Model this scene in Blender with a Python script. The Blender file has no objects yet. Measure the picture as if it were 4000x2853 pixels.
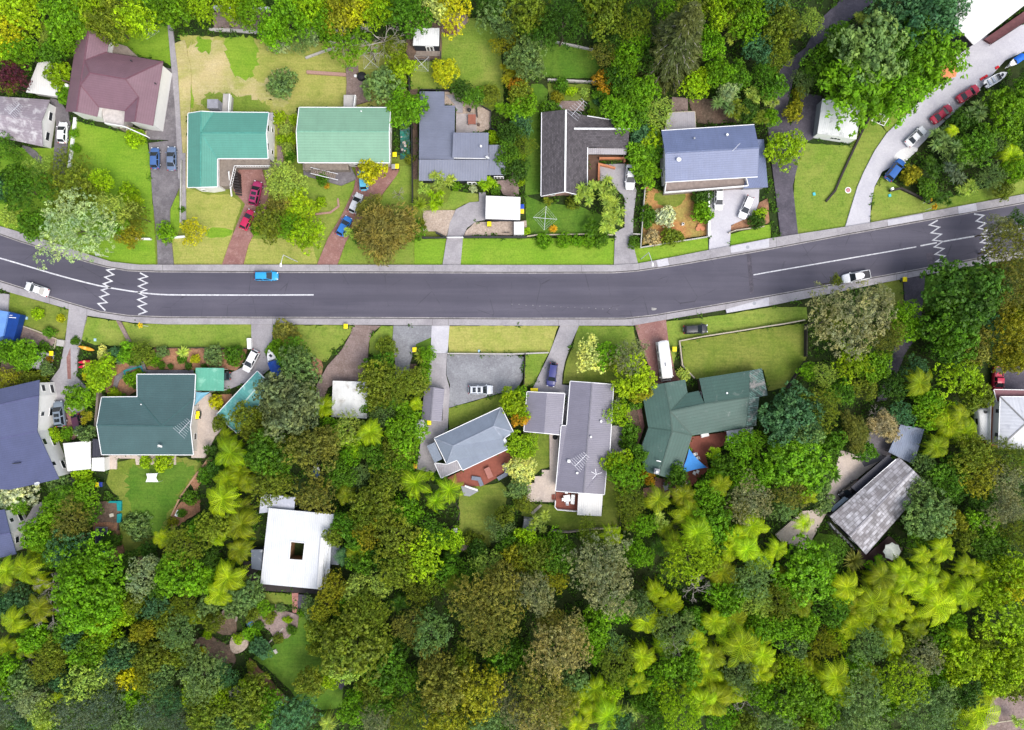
import bpy, math, random
import numpy as np
from mathutils import Vector
from mathutils.geometry import tessellate_polygon
R = math.radians
rnd = random.Random(7)
SC = bpy.context.scene
COL = SC.collection
CAM_H = 140.0                       # drone height in metres; the ground shows 20 photo pixels per metre
ORG = {'S': (0, 0, 1.0), 'O': (0, 0, 0.56925)}
for _c, _x in zip('ABCD', (0, 1000, 2000, 3000)):
    for _r, _y in zip('01234', (0, 600, 1200, 1750, 2253)):
        ORG[_c + _r] = (_x, _y, 2.277)

def W(t, x, y, h=0.0):
    """surveyed point -> world metres, for a point that stands h above the ground"""
    ox, oy, s = ORG[t]
    k = (CAM_H - h) / CAM_H / 20.0
    return ((ox + x / s - 2000) * k, (1426.5 - oy - y / s) * k, h)

def PTS(t, s, h=0.0):
    """'x,y x,y B0:x,y' -> world points; a token may switch survey sheet"""
    out = []
    for tok in s.split():
        if ':' in tok:
            t, tok = tok.split(':')
        q = [float(a) for a in tok.split(',')]
        out.append(W(t, q[0], q[1], q[2] if len(q) > 2 else h))
    return out

def tag(o, label=None, cat=None, group=None, kind=None):
    if label: o['label'] = label
    if cat: o['category'] = cat
    if group: o['group'] = group
    if kind: o['kind'] = kind
    return o

def empty(name, loc=(0, 0, 0), rz=0.0):
    o = bpy.data.objects.new(name, None)
    COL.objects.link(o)
    o.location = loc
    o.rotation_euler = (0, 0, rz)
    o.empty_display_size = 0.3
    return o

def top_of(o):
    while o.parent is not None:
        o = o.parent
    return o

class MB:
    def __init__(self):
        self.v, self.f, self.uv = [], [], {}
    def add(self, vs, fs):
        n = len(self.v)
        self.v += [tuple(p) for p in vs]
        self.f += [tuple(i + n for i in f) for f in fs]
        return self
    def face(self, pts, uv=None):
        n = len(self.v)
        self.v += [tuple(p) for p in pts]
        if uv: self.uv[len(self.f)] = uv
        self.f.append(tuple(range(n, n + len(pts))))
        return self
    def box(self, c, s, rz=0.0, taper=1.0):
        hx, hy, hz = s[0] / 2, s[1] / 2, s[2] / 2
        ca, sa = math.cos(rz), math.sin(rz)
        vs = []
        for z, k in ((-hz, 1.0), (hz, taper)):
            for x, y in ((-hx, -hy), (hx, -hy), (hx, hy), (-hx, hy)):
                vs.append((c[0] + (x * ca - y * sa) * k, c[1] + (x * sa + y * ca) * k, c[2] + z))
        return self.add(vs, [(3, 2, 1, 0), (4, 5, 6, 7), (0, 1, 5, 4), (1, 2, 6, 5), (2, 3, 7, 6), (3, 0, 4, 7)])
    def beam(self, p, q, w, h, up=(0, 0, 1)):
        p, q = Vector(p), Vector(q)
        d = (q - p)
        if d.length < 1e-6: return self
        d.normalize()
        u = Vector(up)
        if abs(d.dot(u)) > .98: u = Vector((1, 0, 0))
        s = d.cross(u).normalized() * (w / 2)
        t = s.cross(d).normalized() * (h / 2)
        vs = [p - s - t, p + s - t, p + s + t, p - s + t, q - s - t, q + s - t, q + s + t, q - s + t]
        return self.add(vs, [(0, 1, 2, 3), (7, 6, 5, 4), (0, 4, 5, 1), (1, 5, 6, 2), (2, 6, 7, 3), (3, 7, 4, 0)])
    def tube(self, p, q, r0, r1=None, n=8, cap=True):
        r1 = r0 if r1 is None else r1
        p, q = Vector(p), Vector(q)
        d = (q - p).normalized()
        a = d.orthogonal().normalized()
        b = d.cross(a)
        vs = []
        for c, r in ((p, r0), (q, r1)):
            for i in range(n):
                t = 2 * math.pi * i / n
                vs.append(c + (a * math.cos(t) + b * math.sin(t)) * r)
        fs = [(i, (i + 1) % n, n + (i + 1) % n, n + i) for i in range(n)]
        if cap: fs += [tuple(range(n - 1, -1, -1)), tuple(range(n, 2 * n))]
        return self.add(vs, fs)
    def lathe(self, c, prof, n=16):
        vs = []
        for r, z in prof:
            for i in range(n):
                t = 2 * math.pi * i / n
                vs.append((c[0] + r * math.cos(t), c[1] + r * math.sin(t), c[2] + z))
        fs = []
        for j in range(len(prof) - 1):
            for i in range(n):
                fs.append((j * n + i, j * n + (i + 1) % n, (j + 1) * n + (i + 1) % n, (j + 1) * n + i))
        m = len(prof) - 1
        fs += [tuple(range(n - 1, -1, -1)), tuple(range(m * n, m * n + n))]
        return self.add(vs, fs)
    def prism(self, pts, z0, z1, bottom=False):
        """pts: list of (x, y); sides from z0 to z1 and a triangulated top"""
        p = ccw([(a[0], a[1]) for a in pts])
        n = len(p)
        vs = [(x, y, z0) for x, y in p] + [(x, y, z1) for x, y in p]
        fs = [(i, (i + 1) % n, n + (i + 1) % n, n + i) for i in range(n)]
        for t in tris(p):
            fs.append(tuple(n + i for i in t))
            if bottom: fs.append(tuple(reversed(t)))
        return self.add(vs, fs)
    def ribbon(self, pts, w, z0, z1):
        """flat strip of width w along a polyline, mitred"""
        p = [Vector((a[0], a[1])) for a in pts]
        L, Rr = [], []
        for i in range(len(p)):
            d0 = (p[i] - p[i - 1]).normalized() if i else (p[1] - p[0]).normalized()
            d1 = (p[i + 1] - p[i]).normalized() if i < len(p) - 1 else d0
            n0, n1 = Vector((-d0.y, d0.x)), Vector((-d1.y, d1.x))
            m = n0 + n1
            if m.length < .2: m = n0
            m.normalize()
            k = min(1 / max(m.dot(n0), .3), 2.2) * w / 2
            L.append(p[i] + m * k); Rr.append(p[i] - m * k)
        n = len(p)
        vs = [(a.x, a.y, z) for z in (z0, z1) for side in (L, Rr) for a in side]
        fs = []
        for i in range(n - 1):
            l0, r0, lt, rt = i, n + i, 2 * n + i, 3 * n + i
            fs += [(rt, rt + 1, lt + 1, lt), (l0, lt, lt + 1, l0 + 1), (r0, r0 + 1, rt + 1, rt)]
        fs += [(0, n, 3 * n, 2 * n), (n - 1, 3 * n - 1, 4 * n - 1, 2 * n - 1)]
        return self.add(vs, fs)
    def build(self, name, mat, parent=None, smooth=False):
        off = top_of(parent).location if parent is not None else Vector((0, 0, 0))
        me = bpy.data.meshes.new(name)
        me.from_pydata([(a[0] - off[0], a[1] - off[1], a[2] - off[2]) for a in self.v], [], self.f)
        if self.uv:
            ul = me.uv_layers.new(name='UVMap')
            for i, uv in self.uv.items():
                for li, c in zip(me.polygons[i].loop_indices, uv):
                    ul.data[li].uv = c
        me.materials.append(mat)
        if smooth:
            me.polygons.foreach_set('use_smooth', [True] * len(me.polygons))
        me.update()
        o = bpy.data.objects.new(name, me)
        COL.objects.link(o)
        if parent is not None: o.parent = parent
        return o

def area2(p):
    return sum(p[i][0] * p[(i + 1) % len(p)][1] - p[(i + 1) % len(p)][0] * p[i][1] for i in range(len(p)))
def ccw(p):
    return list(p) if area2(p) > 0 else list(reversed(p))
def tris(p):
    out = []
    for t in tessellate_polygon([[Vector((a[0], a[1], 0)) for a in p]]):
        a, b, c = t
        if (p[b][0] - p[a][0]) * (p[c][1] - p[a][1]) - (p[b][1] - p[a][1]) * (p[c][0] - p[a][0]) < 0: b, c = c, b
        out.append((a, b, c))
    return out
def smooth_poly(p, k=2, closed=True):
    for _ in range(k):
        q = []
        n = len(p)
        rng = range(n) if closed else range(n - 1)
        if not closed: q.append(p[0])
        for i in rng:
            a, b = p[i], p[(i + 1) % n]
            q.append(tuple(a[j] * .75 + b[j] * .25 for j in range(len(a))))
            q.append(tuple(a[j] * .25 + b[j] * .75 for j in range(len(a))))
        if not closed: q.append(p[-1])
        p = q
    return p
def ragged(p, step=0.8, amp=0.25, seed=1):
    rg = random.Random(seed)
    q = []
    for i in range(len(p)):
        a, b = p[i], p[(i + 1) % len(p)]
        L = math.hypot(b[0] - a[0], b[1] - a[1])
        n = max(1, int(L / step))
        for k in range(n):
            t = k / n
            q.append((a[0] + (b[0] - a[0]) * t + rg.uniform(-amp, amp), a[1] + (b[1] - a[1]) * t + rg.uniform(-amp, amp)))
    return q
def inside(p, poly):
    x, y = p
    c = False
    n = len(poly)
    j = n - 1
    for i in range(n):
        xi, yi, xj, yj = poly[i][0], poly[i][1], poly[j][0], poly[j][1]
        if (yi > y) != (yj > y) and x < (xj - xi) * (y - yi) / (yj - yi) + xi: c = not c
        j = i
    return c
def offset_poly(p, d):
    """inset a ccw 2D polygon by d (list of (x, y)); keeps the vertex count"""
    n = len(p)
    out = []
    for i in range(n):
        a, b, c = Vector(p[i - 1][:2]), Vector(p[i][:2]), Vector(p[(i + 1) % n][:2])
        d0, d1 = (b - a).normalized(), (c - b).normalized()
        n0, n1 = Vector((-d0.y, d0.x)), Vector((-d1.y, d1.x))
        m = n0 + n1
        if m.length < .15: m = n0
        m.normalize()
        k = d / max(m.dot(n0), .45)
        out.append((b.x + m.x * k, b.y + m.y * k))
    return out

def copy_tree(o, parent=None):
    c = o.copy()
    COL.objects.link(c)
    c.parent = parent
    for ch in list(o.children):
        copy_tree(ch, c)
    return c

# ------------------------------------------------------------------ materials
MATS = {}
class NT:
    def __init__(self, name):
        self.m = bpy.data.materials.new(name)
        self.m.use_nodes = True
        self.t = self.m.node_tree
        self.b = self.t.nodes['Principled BSDF']
        self.out = self.t.nodes['Material Output']
        self.co = None
    def n(self, kind, **kw):
        x = self.t.nodes.new(kind)
        for k, v in kw.items(): setattr(x, k, v)
        return x
    def l(self, a, b): self.t.links.new(a, b)
    def coord(self):
        if self.co is None: self.co = self.n('ShaderNodeTexCoord').outputs['Object']
        return self.co
    def noise(self, scale, detail=4, rough=.6, vec=None, dist=0.0):
        x = self.n('ShaderNodeTexNoise')
        x.inputs['Scale'].default_value = scale
        x.inputs['Detail'].default_value = detail
        x.inputs['Roughness'].default_value = rough
        x.inputs['Distortion'].default_value = dist
        self.l(vec or self.coord(), x.inputs['Vector'])
        return x.outputs['Fac']
    def ramp(self, fac, a, b):
        x = self.n('ShaderNodeMapRange')
        x.inputs['From Min'].default_value = a
        x.inputs['From Max'].default_value = b
        self.l(fac, x.inputs['Value'])
        return x.outputs['Result']
    def mix(self, fac, a, b, mode='MIX'):
        x = self.n('ShaderNodeMix', data_type='RGBA', blend_type=mode)
        for s, v in ((x.inputs[0], fac), (x.inputs[6], a), (x.inputs[7], b)):
            if isinstance(v, (int, float)): s.default_value = v
            elif isinstance(v, (tuple, list)): s.default_value = (*v[:3], 1)
            else: self.l(v, s)
        return x.outputs[2]
    def math(self, op, a, b=0.0):
        x = self.n('ShaderNodeMath', operation=op)
        for s, v in ((x.inputs[0], a), (x.inputs[1], b)):
            if isinstance(v, (int, float)): s.default_value = v
            else: self.l(v, s)
        return x.outputs[0]
    def bump(self, h, strength=.3, dist=.05):
        x = self.n('ShaderNodeBump')
        x.inputs['Strength'].default_value = strength
        x.inputs['Distance'].default_value = dist
        self.l(h, x.inputs['Height'])
        self.l(x.outputs['Normal'], self.b.inputs['Normal'])
    def done(self, col, rough=.7, spec=.3, metal=0.0):
        if isinstance(col, (tuple, list)): self.b.inputs['Base Color'].default_value = (*col[:3], 1)
        else: self.l(col, self.b.inputs['Base Color'])
        self.b.inputs['Roughness'].default_value = rough
        self.b.inputs['Specular IOR Level'].default_value = spec
        self.b.inputs['Metallic'].default_value = metal
        return self.m

def sc(c, k): return tuple(min(1, a * k) for a in c[:3])

def plain(name, col, rough=.6, var=.25, scale=1.5, spec=.3, metal=0.0):
    """one material with uneven tone and fine grain"""
    key = ('p', name)
    if key in MATS: return MATS[key]
    t = NT(name)
    f = t.ramp(t.noise(scale, 5, .65), .3, .7)
    g = t.ramp(t.noise(scale * 9, 3, .6), .3, .7)
    c = t.mix(f, sc(col, 1 - var), sc(col, 1 + var * .6))
    c = t.mix(t.math('MULTIPLY', g, .25), c, sc(col, 1 - var * 1.5))
    MATS[key] = t.done(c, rough, spec, metal)
    return MATS[key]

def patchy(name, a, b, c3, s1=.12, s2=.9, rough=.9, fine=.35):
    """ground cover: a with soft patches of b and blotches of c3, and speckle"""
    key = ('g', name)
    if key in MATS: return MATS[key]
    t = NT(name)
    f = t.ramp(t.noise(s1, 4, .6, dist=.6), .38, .64)
    g = t.ramp(t.noise(s2, 5, .7), .5, .75)
    c = t.mix(f, a, b)
    c = t.mix(t.math('MULTIPLY', g, .7), c, c3)
    if 'lawn' in name:
        mp = t.n('ShaderNodeMapping'); t.l(t.coord(), mp.inputs[0]); mp.inputs['Scale'].default_value = (.22, 2.6, 1)
        st = t.ramp(t.noise(1.0, 3, .6, mp.outputs[0]), .38, .62)
        c = t.mix(t.math('MULTIPLY', st, .28), c, sc(c3, .85))
        wd_ = t.ramp(t.noise(1.9, 6, .8), .60, .70)
        c = t.mix(t.math('MULTIPLY', wd_, .45), c, (b[0] * 1.25, b[1] * 1.1, b[2] * 1.6))
        dk = t.ramp(t.noise(.45, 5, .7, dist=.5), .55, .72)
        c = t.mix(t.math('MULTIPLY', dk, .5), c, sc(c3, .7))
    s = t.ramp(t.noise(3.2, 3, .75), .32, .68)
    k = t.mix(s, (1 - fine,) * 3, (1 + fine,) * 3)
    c = t.mix(1.0, c, k, 'MULTIPLY')
    t.bump(t.noise(5, 3, .8), .35, .08)
    MATS[key] = t.done(c, rough, .12)
    return MATS[key]

def roofmat(name, col, style='rib', sp=.5, wear=None, wamt=.0, rough=.45, dirt=.12, spec=.4):
    """roof sheet: style rib (ribs down the slope), tile (courses across it), slate (separate slabs) or plain"""
    t = NT(name)
    uv = t.n('ShaderNodeUVMap').outputs['UV']
    sp3 = t.n('ShaderNodeSeparateXYZ')
    t.l(uv, sp3.inputs[0])
    u, v = sp3.outputs[0], sp3.outputs[1]
    f = t.ramp(t.noise(.35, 5, .65), .3, .72)
    c = t.mix(f, sc(col, 1 - dirt), sc(col, 1 + dirt))
    mp = t.n('ShaderNodeMapping'); t.l(uv, mp.inputs[0]); mp.inputs['Scale'].default_value = (1.6, .16, 1)
    sk = t.ramp(t.noise(1.0, 5, .7, mp.outputs[0]), .48, .74)
    c = t.mix(t.math('MULTIPLY', sk, min(.55, dirt * 3)), c, tuple(a * .55 + .02 for a in col))
    li = t.ramp(t.noise(2.2, 7, .8, dist=.3), .64, .70)
    c = t.mix(t.math('MULTIPLY', li, .35), c, tuple(a * .5 + .12 for a in col))
    g = t.ramp(t.noise(4.5, 4, .7), .35, .75)
    c = t.mix(t.math('MULTIPLY', g, .35), c, sc(col, .75))
    if style == 'rib':
        w = t.math('SINE', t.math('MULTIPLY', u, 2 * math.pi / sp))
        w = t.math('POWER', t.math('ABSOLUTE', w), .6)
        c = t.mix(t.math('MULTIPLY', w, .30), c, sc(col, .62))
        t.bump(w, .5, .05)
    elif style == 'tile':
        fr = t.math('FRACT', t.math('DIVIDE', v, sp))
        w = t.math('POWER', fr, 3.0)
        s = t.math('ABSOLUTE', t.math('SINE', t.math('MULTIPLY', u, math.pi / .3)))
        c = t.mix(t.math('MULTIPLY', w, .38), c, sc(col, .5))
        t.bump(t.math('ADD', fr, t.math('MULTIPLY', s, .4)), .5, .05)
    elif style in ('slate', 'shingle'):
        br = t.n('ShaderNodeTexBrick')
        t.l(uv, br.inputs['Vector'])
        br.inputs['Scale'].default_value = 1.0
        br.inputs['Brick Width'].default_value = 1.3 if style == 'slate' else .5
        br.inputs['Row Height'].default_value = sp
        br.inputs['Mortar Size'].default_value = .05 if style == 'slate' else .02
        br.inputs['Bias'].default_value = .05
        k = 1.0 if style == 'slate' else .45
        br.inputs['Color1'].default_value = (*sc(col, 1 - .6 * k), 1)
        br.inputs['Color2'].default_value = (*sc(col, 1 + 1.1 * k), 1)
        br.inputs['Mortar'].default_value = (*sc(col, .35), 1)
        c = t.mix(.8, c, br.outputs['Color'])
        t.bump(br.outputs['Fac'], .4, -.04)
    elif style == 'streak':
        row = t.math('FLOOR', t.math('DIVIDE', v, sp))
        cb = t.n('ShaderNodeCombineXYZ')
        t.l(t.math('MULTIPLY', u, .55), cb.inputs[0]); t.l(t.math('MULTIPLY', row, 3.71), cb.inputs[1])
        nz = t.noise(1.0, 5, .72, cb.outputs[0])
        c = t.mix(t.ramp(nz, .43, .60), c, (.45, .44, .47))
        big = t.ramp(t.noise(.22, 4, .6), .42, .6)
        c = t.mix(t.math('MULTIPLY', big, .45), c, (.17, .15, .16))
        fr = t.math('FRACT', t.math('DIVIDE', v, sp))
        ln = t.ramp(fr, .80, .95)
        c = t.mix(t.math('MULTIPLY', ln, .75), c, (.075, .07, .075))
        t.bump(fr, .5, .05)
    if wear is not None:
        wn = t.ramp(t.noise(.55, 7, .72, dist=.4), .56 - wamt * .3, .70 - wamt * .2)
        c = t.mix(t.math('MULTIPLY', wn, .85), c, wear)
    return t.done(c, rough, spec)

def objcol(name, rough=.35, spec=.5, coat=0.0):
    """paint whose colour is the object's own colour"""
    t = NT(name)
    oi = t.n('ShaderNodeObjectInfo').outputs['Color']
    f = t.ramp(t.noise(3, 4, .7), .3, .75)
    c = t.mix(f, oi, t.mix(.12, oi, (.12, .11, .1)))
    t.done(c, rough, spec)
    t.b.inputs['Coat Weight'].default_value = coat
    t.b.inputs['Coat Roughness'].default_value = .08
    return t.m

def leafmat(name, rough=.5, trans=.25, hue=1.0):
    t = NT(name)
    oi = t.n('ShaderNodeObjectInfo')
    at = t.n('ShaderNodeAttribute', attribute_name='tint').outputs['Fac']
    c0 = oi.outputs['Color']
    n1 = t.ramp(t.noise(2.3, 3, .6), .35, .66)
    warm = t.mix(1.0, c0, (1.22, 1.16, .75), 'MULTIPLY')
    cool = t.mix(1.0, c0, (.66, .82, .85), 'MULTIPLY')
    c = t.mix(n1, cool, warm)
    c = t.mix(.25, c, c0)
    k = t.mix(at, (.56, .56, .54), (1.9, 1.85, 1.5))
    c = t.mix(1.0, c, k, 'MULTIPLY')
    t.done(c, rough, .16)
    tr = t.n('ShaderNodeBsdfTranslucent')
    t.l(t.mix(1.0, c, (1.25, 1.35, .4), 'MULTIPLY'), tr.inputs['Color'])
    ms = t.n('ShaderNodeMixShader')
    ms.inputs[0].default_value = trans
    t.l(t.b.outputs[0], ms.inputs[1]); t.l(tr.outputs[0], ms.inputs[2])
    t.l(ms.outputs[0], t.out.inputs['Surface'])
    return t.m

M_WHITE = plain('white_paint', (.78, .78, .77), .55, .06)
M_CREAM = plain('cream_paint', (.62, .56, .46), .6, .1)
M_GUT = plain('white_gutter', (.74, .74, .74), .4, .05)
M_DARKM = plain('dark_metal', (.03, .03, .035), .5, .2)
M_GREYM = plain('grey_metal', (.30, .31, .34), .4, .12, metal=.3)
M_ALU = plain('pale_aluminium', (.62, .63, .66), .35, .08, metal=.3)
M_TIMB = plain('weathered_timber', (.24, .20, .17), .85, .3, 2.0)
M_PALET = plain('pale_timber', (.42, .37, .28), .85, .25, 2.0)
M_DTIMB = plain('dark_stained_timber', (.035, .028, .028), .7, .3, 2.0)
M_CONC = plain('concrete_wall', (.40, .38, .36), .9, .2)
M_RUBBER = plain('tyre_rubber', (.015, .015, .016), .8, .2)
M_BRICK = plain('pink_brick', (.36, .22, .18), .85, .2, 4)
M_REDD = plain('red_stained_deck', (.24, .07, .045), .7, .2, 2)
M_TERRA = plain('terracotta', (.50, .20, .10), .8, .2)
M_BARK = plain('bark', (.13, .10, .075), .9, .35, 6)
M_PALEBARK = plain('bleached_bark', (.36, .33, .29), .9, .25, 6)
t_ = NT('window_glass'); M_GLASS = t_.done((.015, .02, .025), .06, .6)
M_PAINT = objcol('car_paint', .3, .3, .3)
M_OBJ = objcol('coloured_plastic', .5, .3)
M_LEAF = leafmat('leaf')
M_FROND = leafmat('frond', .45, .3)
# ------------------------------------------------------------------ ground, road, paths
ZL = [0.0]
EXCL = []       # footprints where no undergrowth grows
def layer(name, pts, mat, label=None, sm=0, rag=None, dz=.003, z=None, keep=True):
    p = [(a[0], a[1]) for a in pts]
    if sm: p = smooth_poly(p, sm)
    if rag: p = ragged(p, .9 if rag < .3 else .45, rag, len(p))
    if keep: EXCL.append(p)
    if z is None:
        ZL[0] += dz
        z = ZL[0]
    o = MB().prism(p, -.25, z).build(name, mat)
    o['kind'] = 'structure'
    if label: o['label'] = label
    return o

G_FOREST = patchy('forest_floor', (.022, .042, .010), (.035, .045, .014), (.012, .022, .008), .15, .7)
G_BRIGHT = patchy('bright_lawn', (.155, .285, .020), (.21, .31, .032), (.105, .225, .016), .10, .5, fine=.2)
G_LAWN = patchy('lawn', (.155, .235, .030), (.235, .27, .055), (.11, .195, .024), .12, .6, fine=.22)
G_DRY = patchy('dry_lawn', (.44, .36, .175), (.26, .28, .065), (.49, .41, .24), .12, .4, fine=.16)
G_YEL = patchy('yellowing_lawn', (.27, .29, .065), (.36, .33, .10), (.18, .25, .035), .12, .6, fine=.2)
G_DEEP = patchy('deep_green_lawn', (.075, .165, .016), (.115, .195, .024), (.05, .115, .014), .14, .6, fine=.22)
G_OLIVE = patchy('olive_lawn', (.135, .19, .024), (.20, .22, .045), (.09, .145, .02), .12, .6, fine=.2)
G_SOIL = patchy('reddish_garden_soil', (.30, .15, .085), (.22, .12, .075), (.38, .23, .13), .3, 1.3, fine=.3)
G_ORANGE = patchy('orange_garden_soil', (.40, .19, .075), (.30, .24, .07), (.25, .085, .05), .22, .9, fine=.3)
G_BROWN = patchy('brown_soil', (.15, .10, .075), (.10, .075, .055), (.22, .16, .12), .3, 1.4, fine=.3)
G_CONC = patchy('concrete', (.315, .298, .31), (.25, .235, .25), (.37, .355, .37), .25, 1.1, .85, .10)
G_PALEC = patchy('pale_concrete', (.46, .45, .48), (.40, .39, .43), (.50, .49, .51), .25, 1.1, .8, .08)
G_DRIVE = patchy('grey_drive', (.17, .155, .165), (.12, .11, .12), (.24, .23, .24), .3, 1.1, .85, .16)
G_DARKDR = patchy('dark_drive', (.095, .085, .105), (.065, .06, .075), (.14, .125, .15), .25, 1.1, .85, .16)
G_RED = patchy('red_drive', (.27, .145, .125), (.21, .105, .095), (.34, .22, .20), .2, .8, .85, .15)
G_GRAV = patchy('beige_gravel', (.40, .32, .26), (.33, .26, .21), (.48, .41, .36), .4, 2.5, .95, .25)
G_GREYG = patchy('grey_gravel', (.23, .235, .25), (.18, .18, .195), (.30, .31, .32), .2, 1.2, .95, .2)
G_PINKG = patchy('brown_gravel', (.24, .18, .165), (.17, .125, .11), (.31, .25, .235), .22, 1.5, .95, .25)
G_PAVE = patchy('paving', (.50, .42, .36), (.43, .36, .32), (.56, .50, .45), .4, 1.4, .9, .12)
G_CHAN = patchy('kerb_channel', (.30, .28, .28), (.20, .19, .19), (.36, .34, .34), .4, 1.6, .85, .15)
def asphalt():
    t = NT('asphalt')
    co = t.coord()
    st = t.n('ShaderNodeMapping'); t.l(co, st.inputs[0]); st.inputs['Scale'].default_value = (.05, .9, 1)
    f = t.ramp(t.noise(1.0, 4, .6, st.outputs[0]), .3, .7)
    c = t.mix(f, (.062, .058, .083), (.094, .088, .118))
    g = t.ramp(t.noise(.12, 4, .6), .4, .7)
    c = t.mix(t.math('MULTIPLY', g, .5), c, (.115, .106, .135))
    s = t.ramp(t.noise(6, 3, .7), .3, .7)
    c = t.mix(t.math('MULTIPLY', s, .3), c, (.05, .048, .058))
    ly = t.n('ShaderNodeMapping'); t.l(co, ly.inputs[0]); ly.inputs['Scale'].default_value = (.012, .38, 1)
    ln = t.ramp(t.noise(1.0, 2, .5, ly.outputs[0]), .42, .60)
    c = t.mix(t.math('MULTIPLY', ln, .5), c, (.052, .049, .068))
    vo = t.n('ShaderNodeTexVoronoi', feature='DISTANCE_TO_EDGE'); vo.inputs['Scale'].default_value = .16
    wv = t.n('ShaderNodeMapping'); t.l(co, wv.inputs[0])
    t.l(wv.outputs[0], vo.inputs['Vector'])
    cr = t.ramp(vo.outputs['Distance'], .012, .004)
    cm = t.math('MULTIPLY', cr, t.ramp(t.noise(.25, 4, .7), .48, .62))
    c = t.mix(t.math('MULTIPLY', cm, .6), c, (.03, .028, .036))
    oil = t.ramp(t.noise(.6, 5, .7), .64, .74)
    c = t.mix(t.math('MULTIPLY', oil, .4), c, (.045, .042, .055))
    w = t.ramp(t.noise(1.7, 6, .8), .72, .78)
    c = t.mix(t.math('MULTIPLY', w, .35), c, (.22, .21, .23))
    t.bump(t.noise(14, 2, .7), .2, .02)
    return t.done(c, .75, .35)
G_ASPH = asphalt()

base = MB().box((0, 0, -.3), (900, 900, .5)).build('ground', G_FOREST)
tag(base, None, None, None, 'structure')

RT = [(-400, 800), (-200, 856), (0, 912), (88, 943), (198, 976), (342, 1020), (422, 1041), (505, 1055), (615, 1059), (1000, 1061), (1439, 1062), (2000, 1064), (2395, 1063), (2483, 1057), (2659, 1031), (3000, 972), (3307, 914), (3615, 859), (4000, 791), (4250, 746)]
RB = [(-400, 975), (-200, 1038), (0, 1101), (263, 1184), (395, 1222), (505, 1238), (659, 1244), (1000, 1245), (1439, 1246), (2000, 1249), (2439, 1249), (2549, 1237), (2747, 1204), (3000, 1161), (3263, 1114), (3439, 1084), (3615, 1052), (3834, 1011), (4000, 981), (4250, 936)]
PT = [(-400, 770), (-200, 826), (0, 884), (145, 927), (300, 980), (386, 1007), (439, 1024), (549, 1036), (1000, 1036), (2000, 1037), (2397, 1037), (2485, 1032), (2571, 1017), (2769, 978), (3000, 934), (3299, 888), (3395, 872), (4000, 760), (4250, 714)]
PB = [(-400, 1000), (-200, 1063), (0, 1127), (42, 1143), (272, 1208), (342, 1233), (527, 1262), (659, 1268), (984, 1268), (2000, 1273), (2470, 1273), (2599, 1250), (2834, 1210), (2836, 1224), (3000, 1196), (3263, 1144), (3439, 1107), (3615, 1074), (3830, 1037), (4000, 1008), (4250, 962)]
S = lambda q: [W('S', *a) for a in q]

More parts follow.
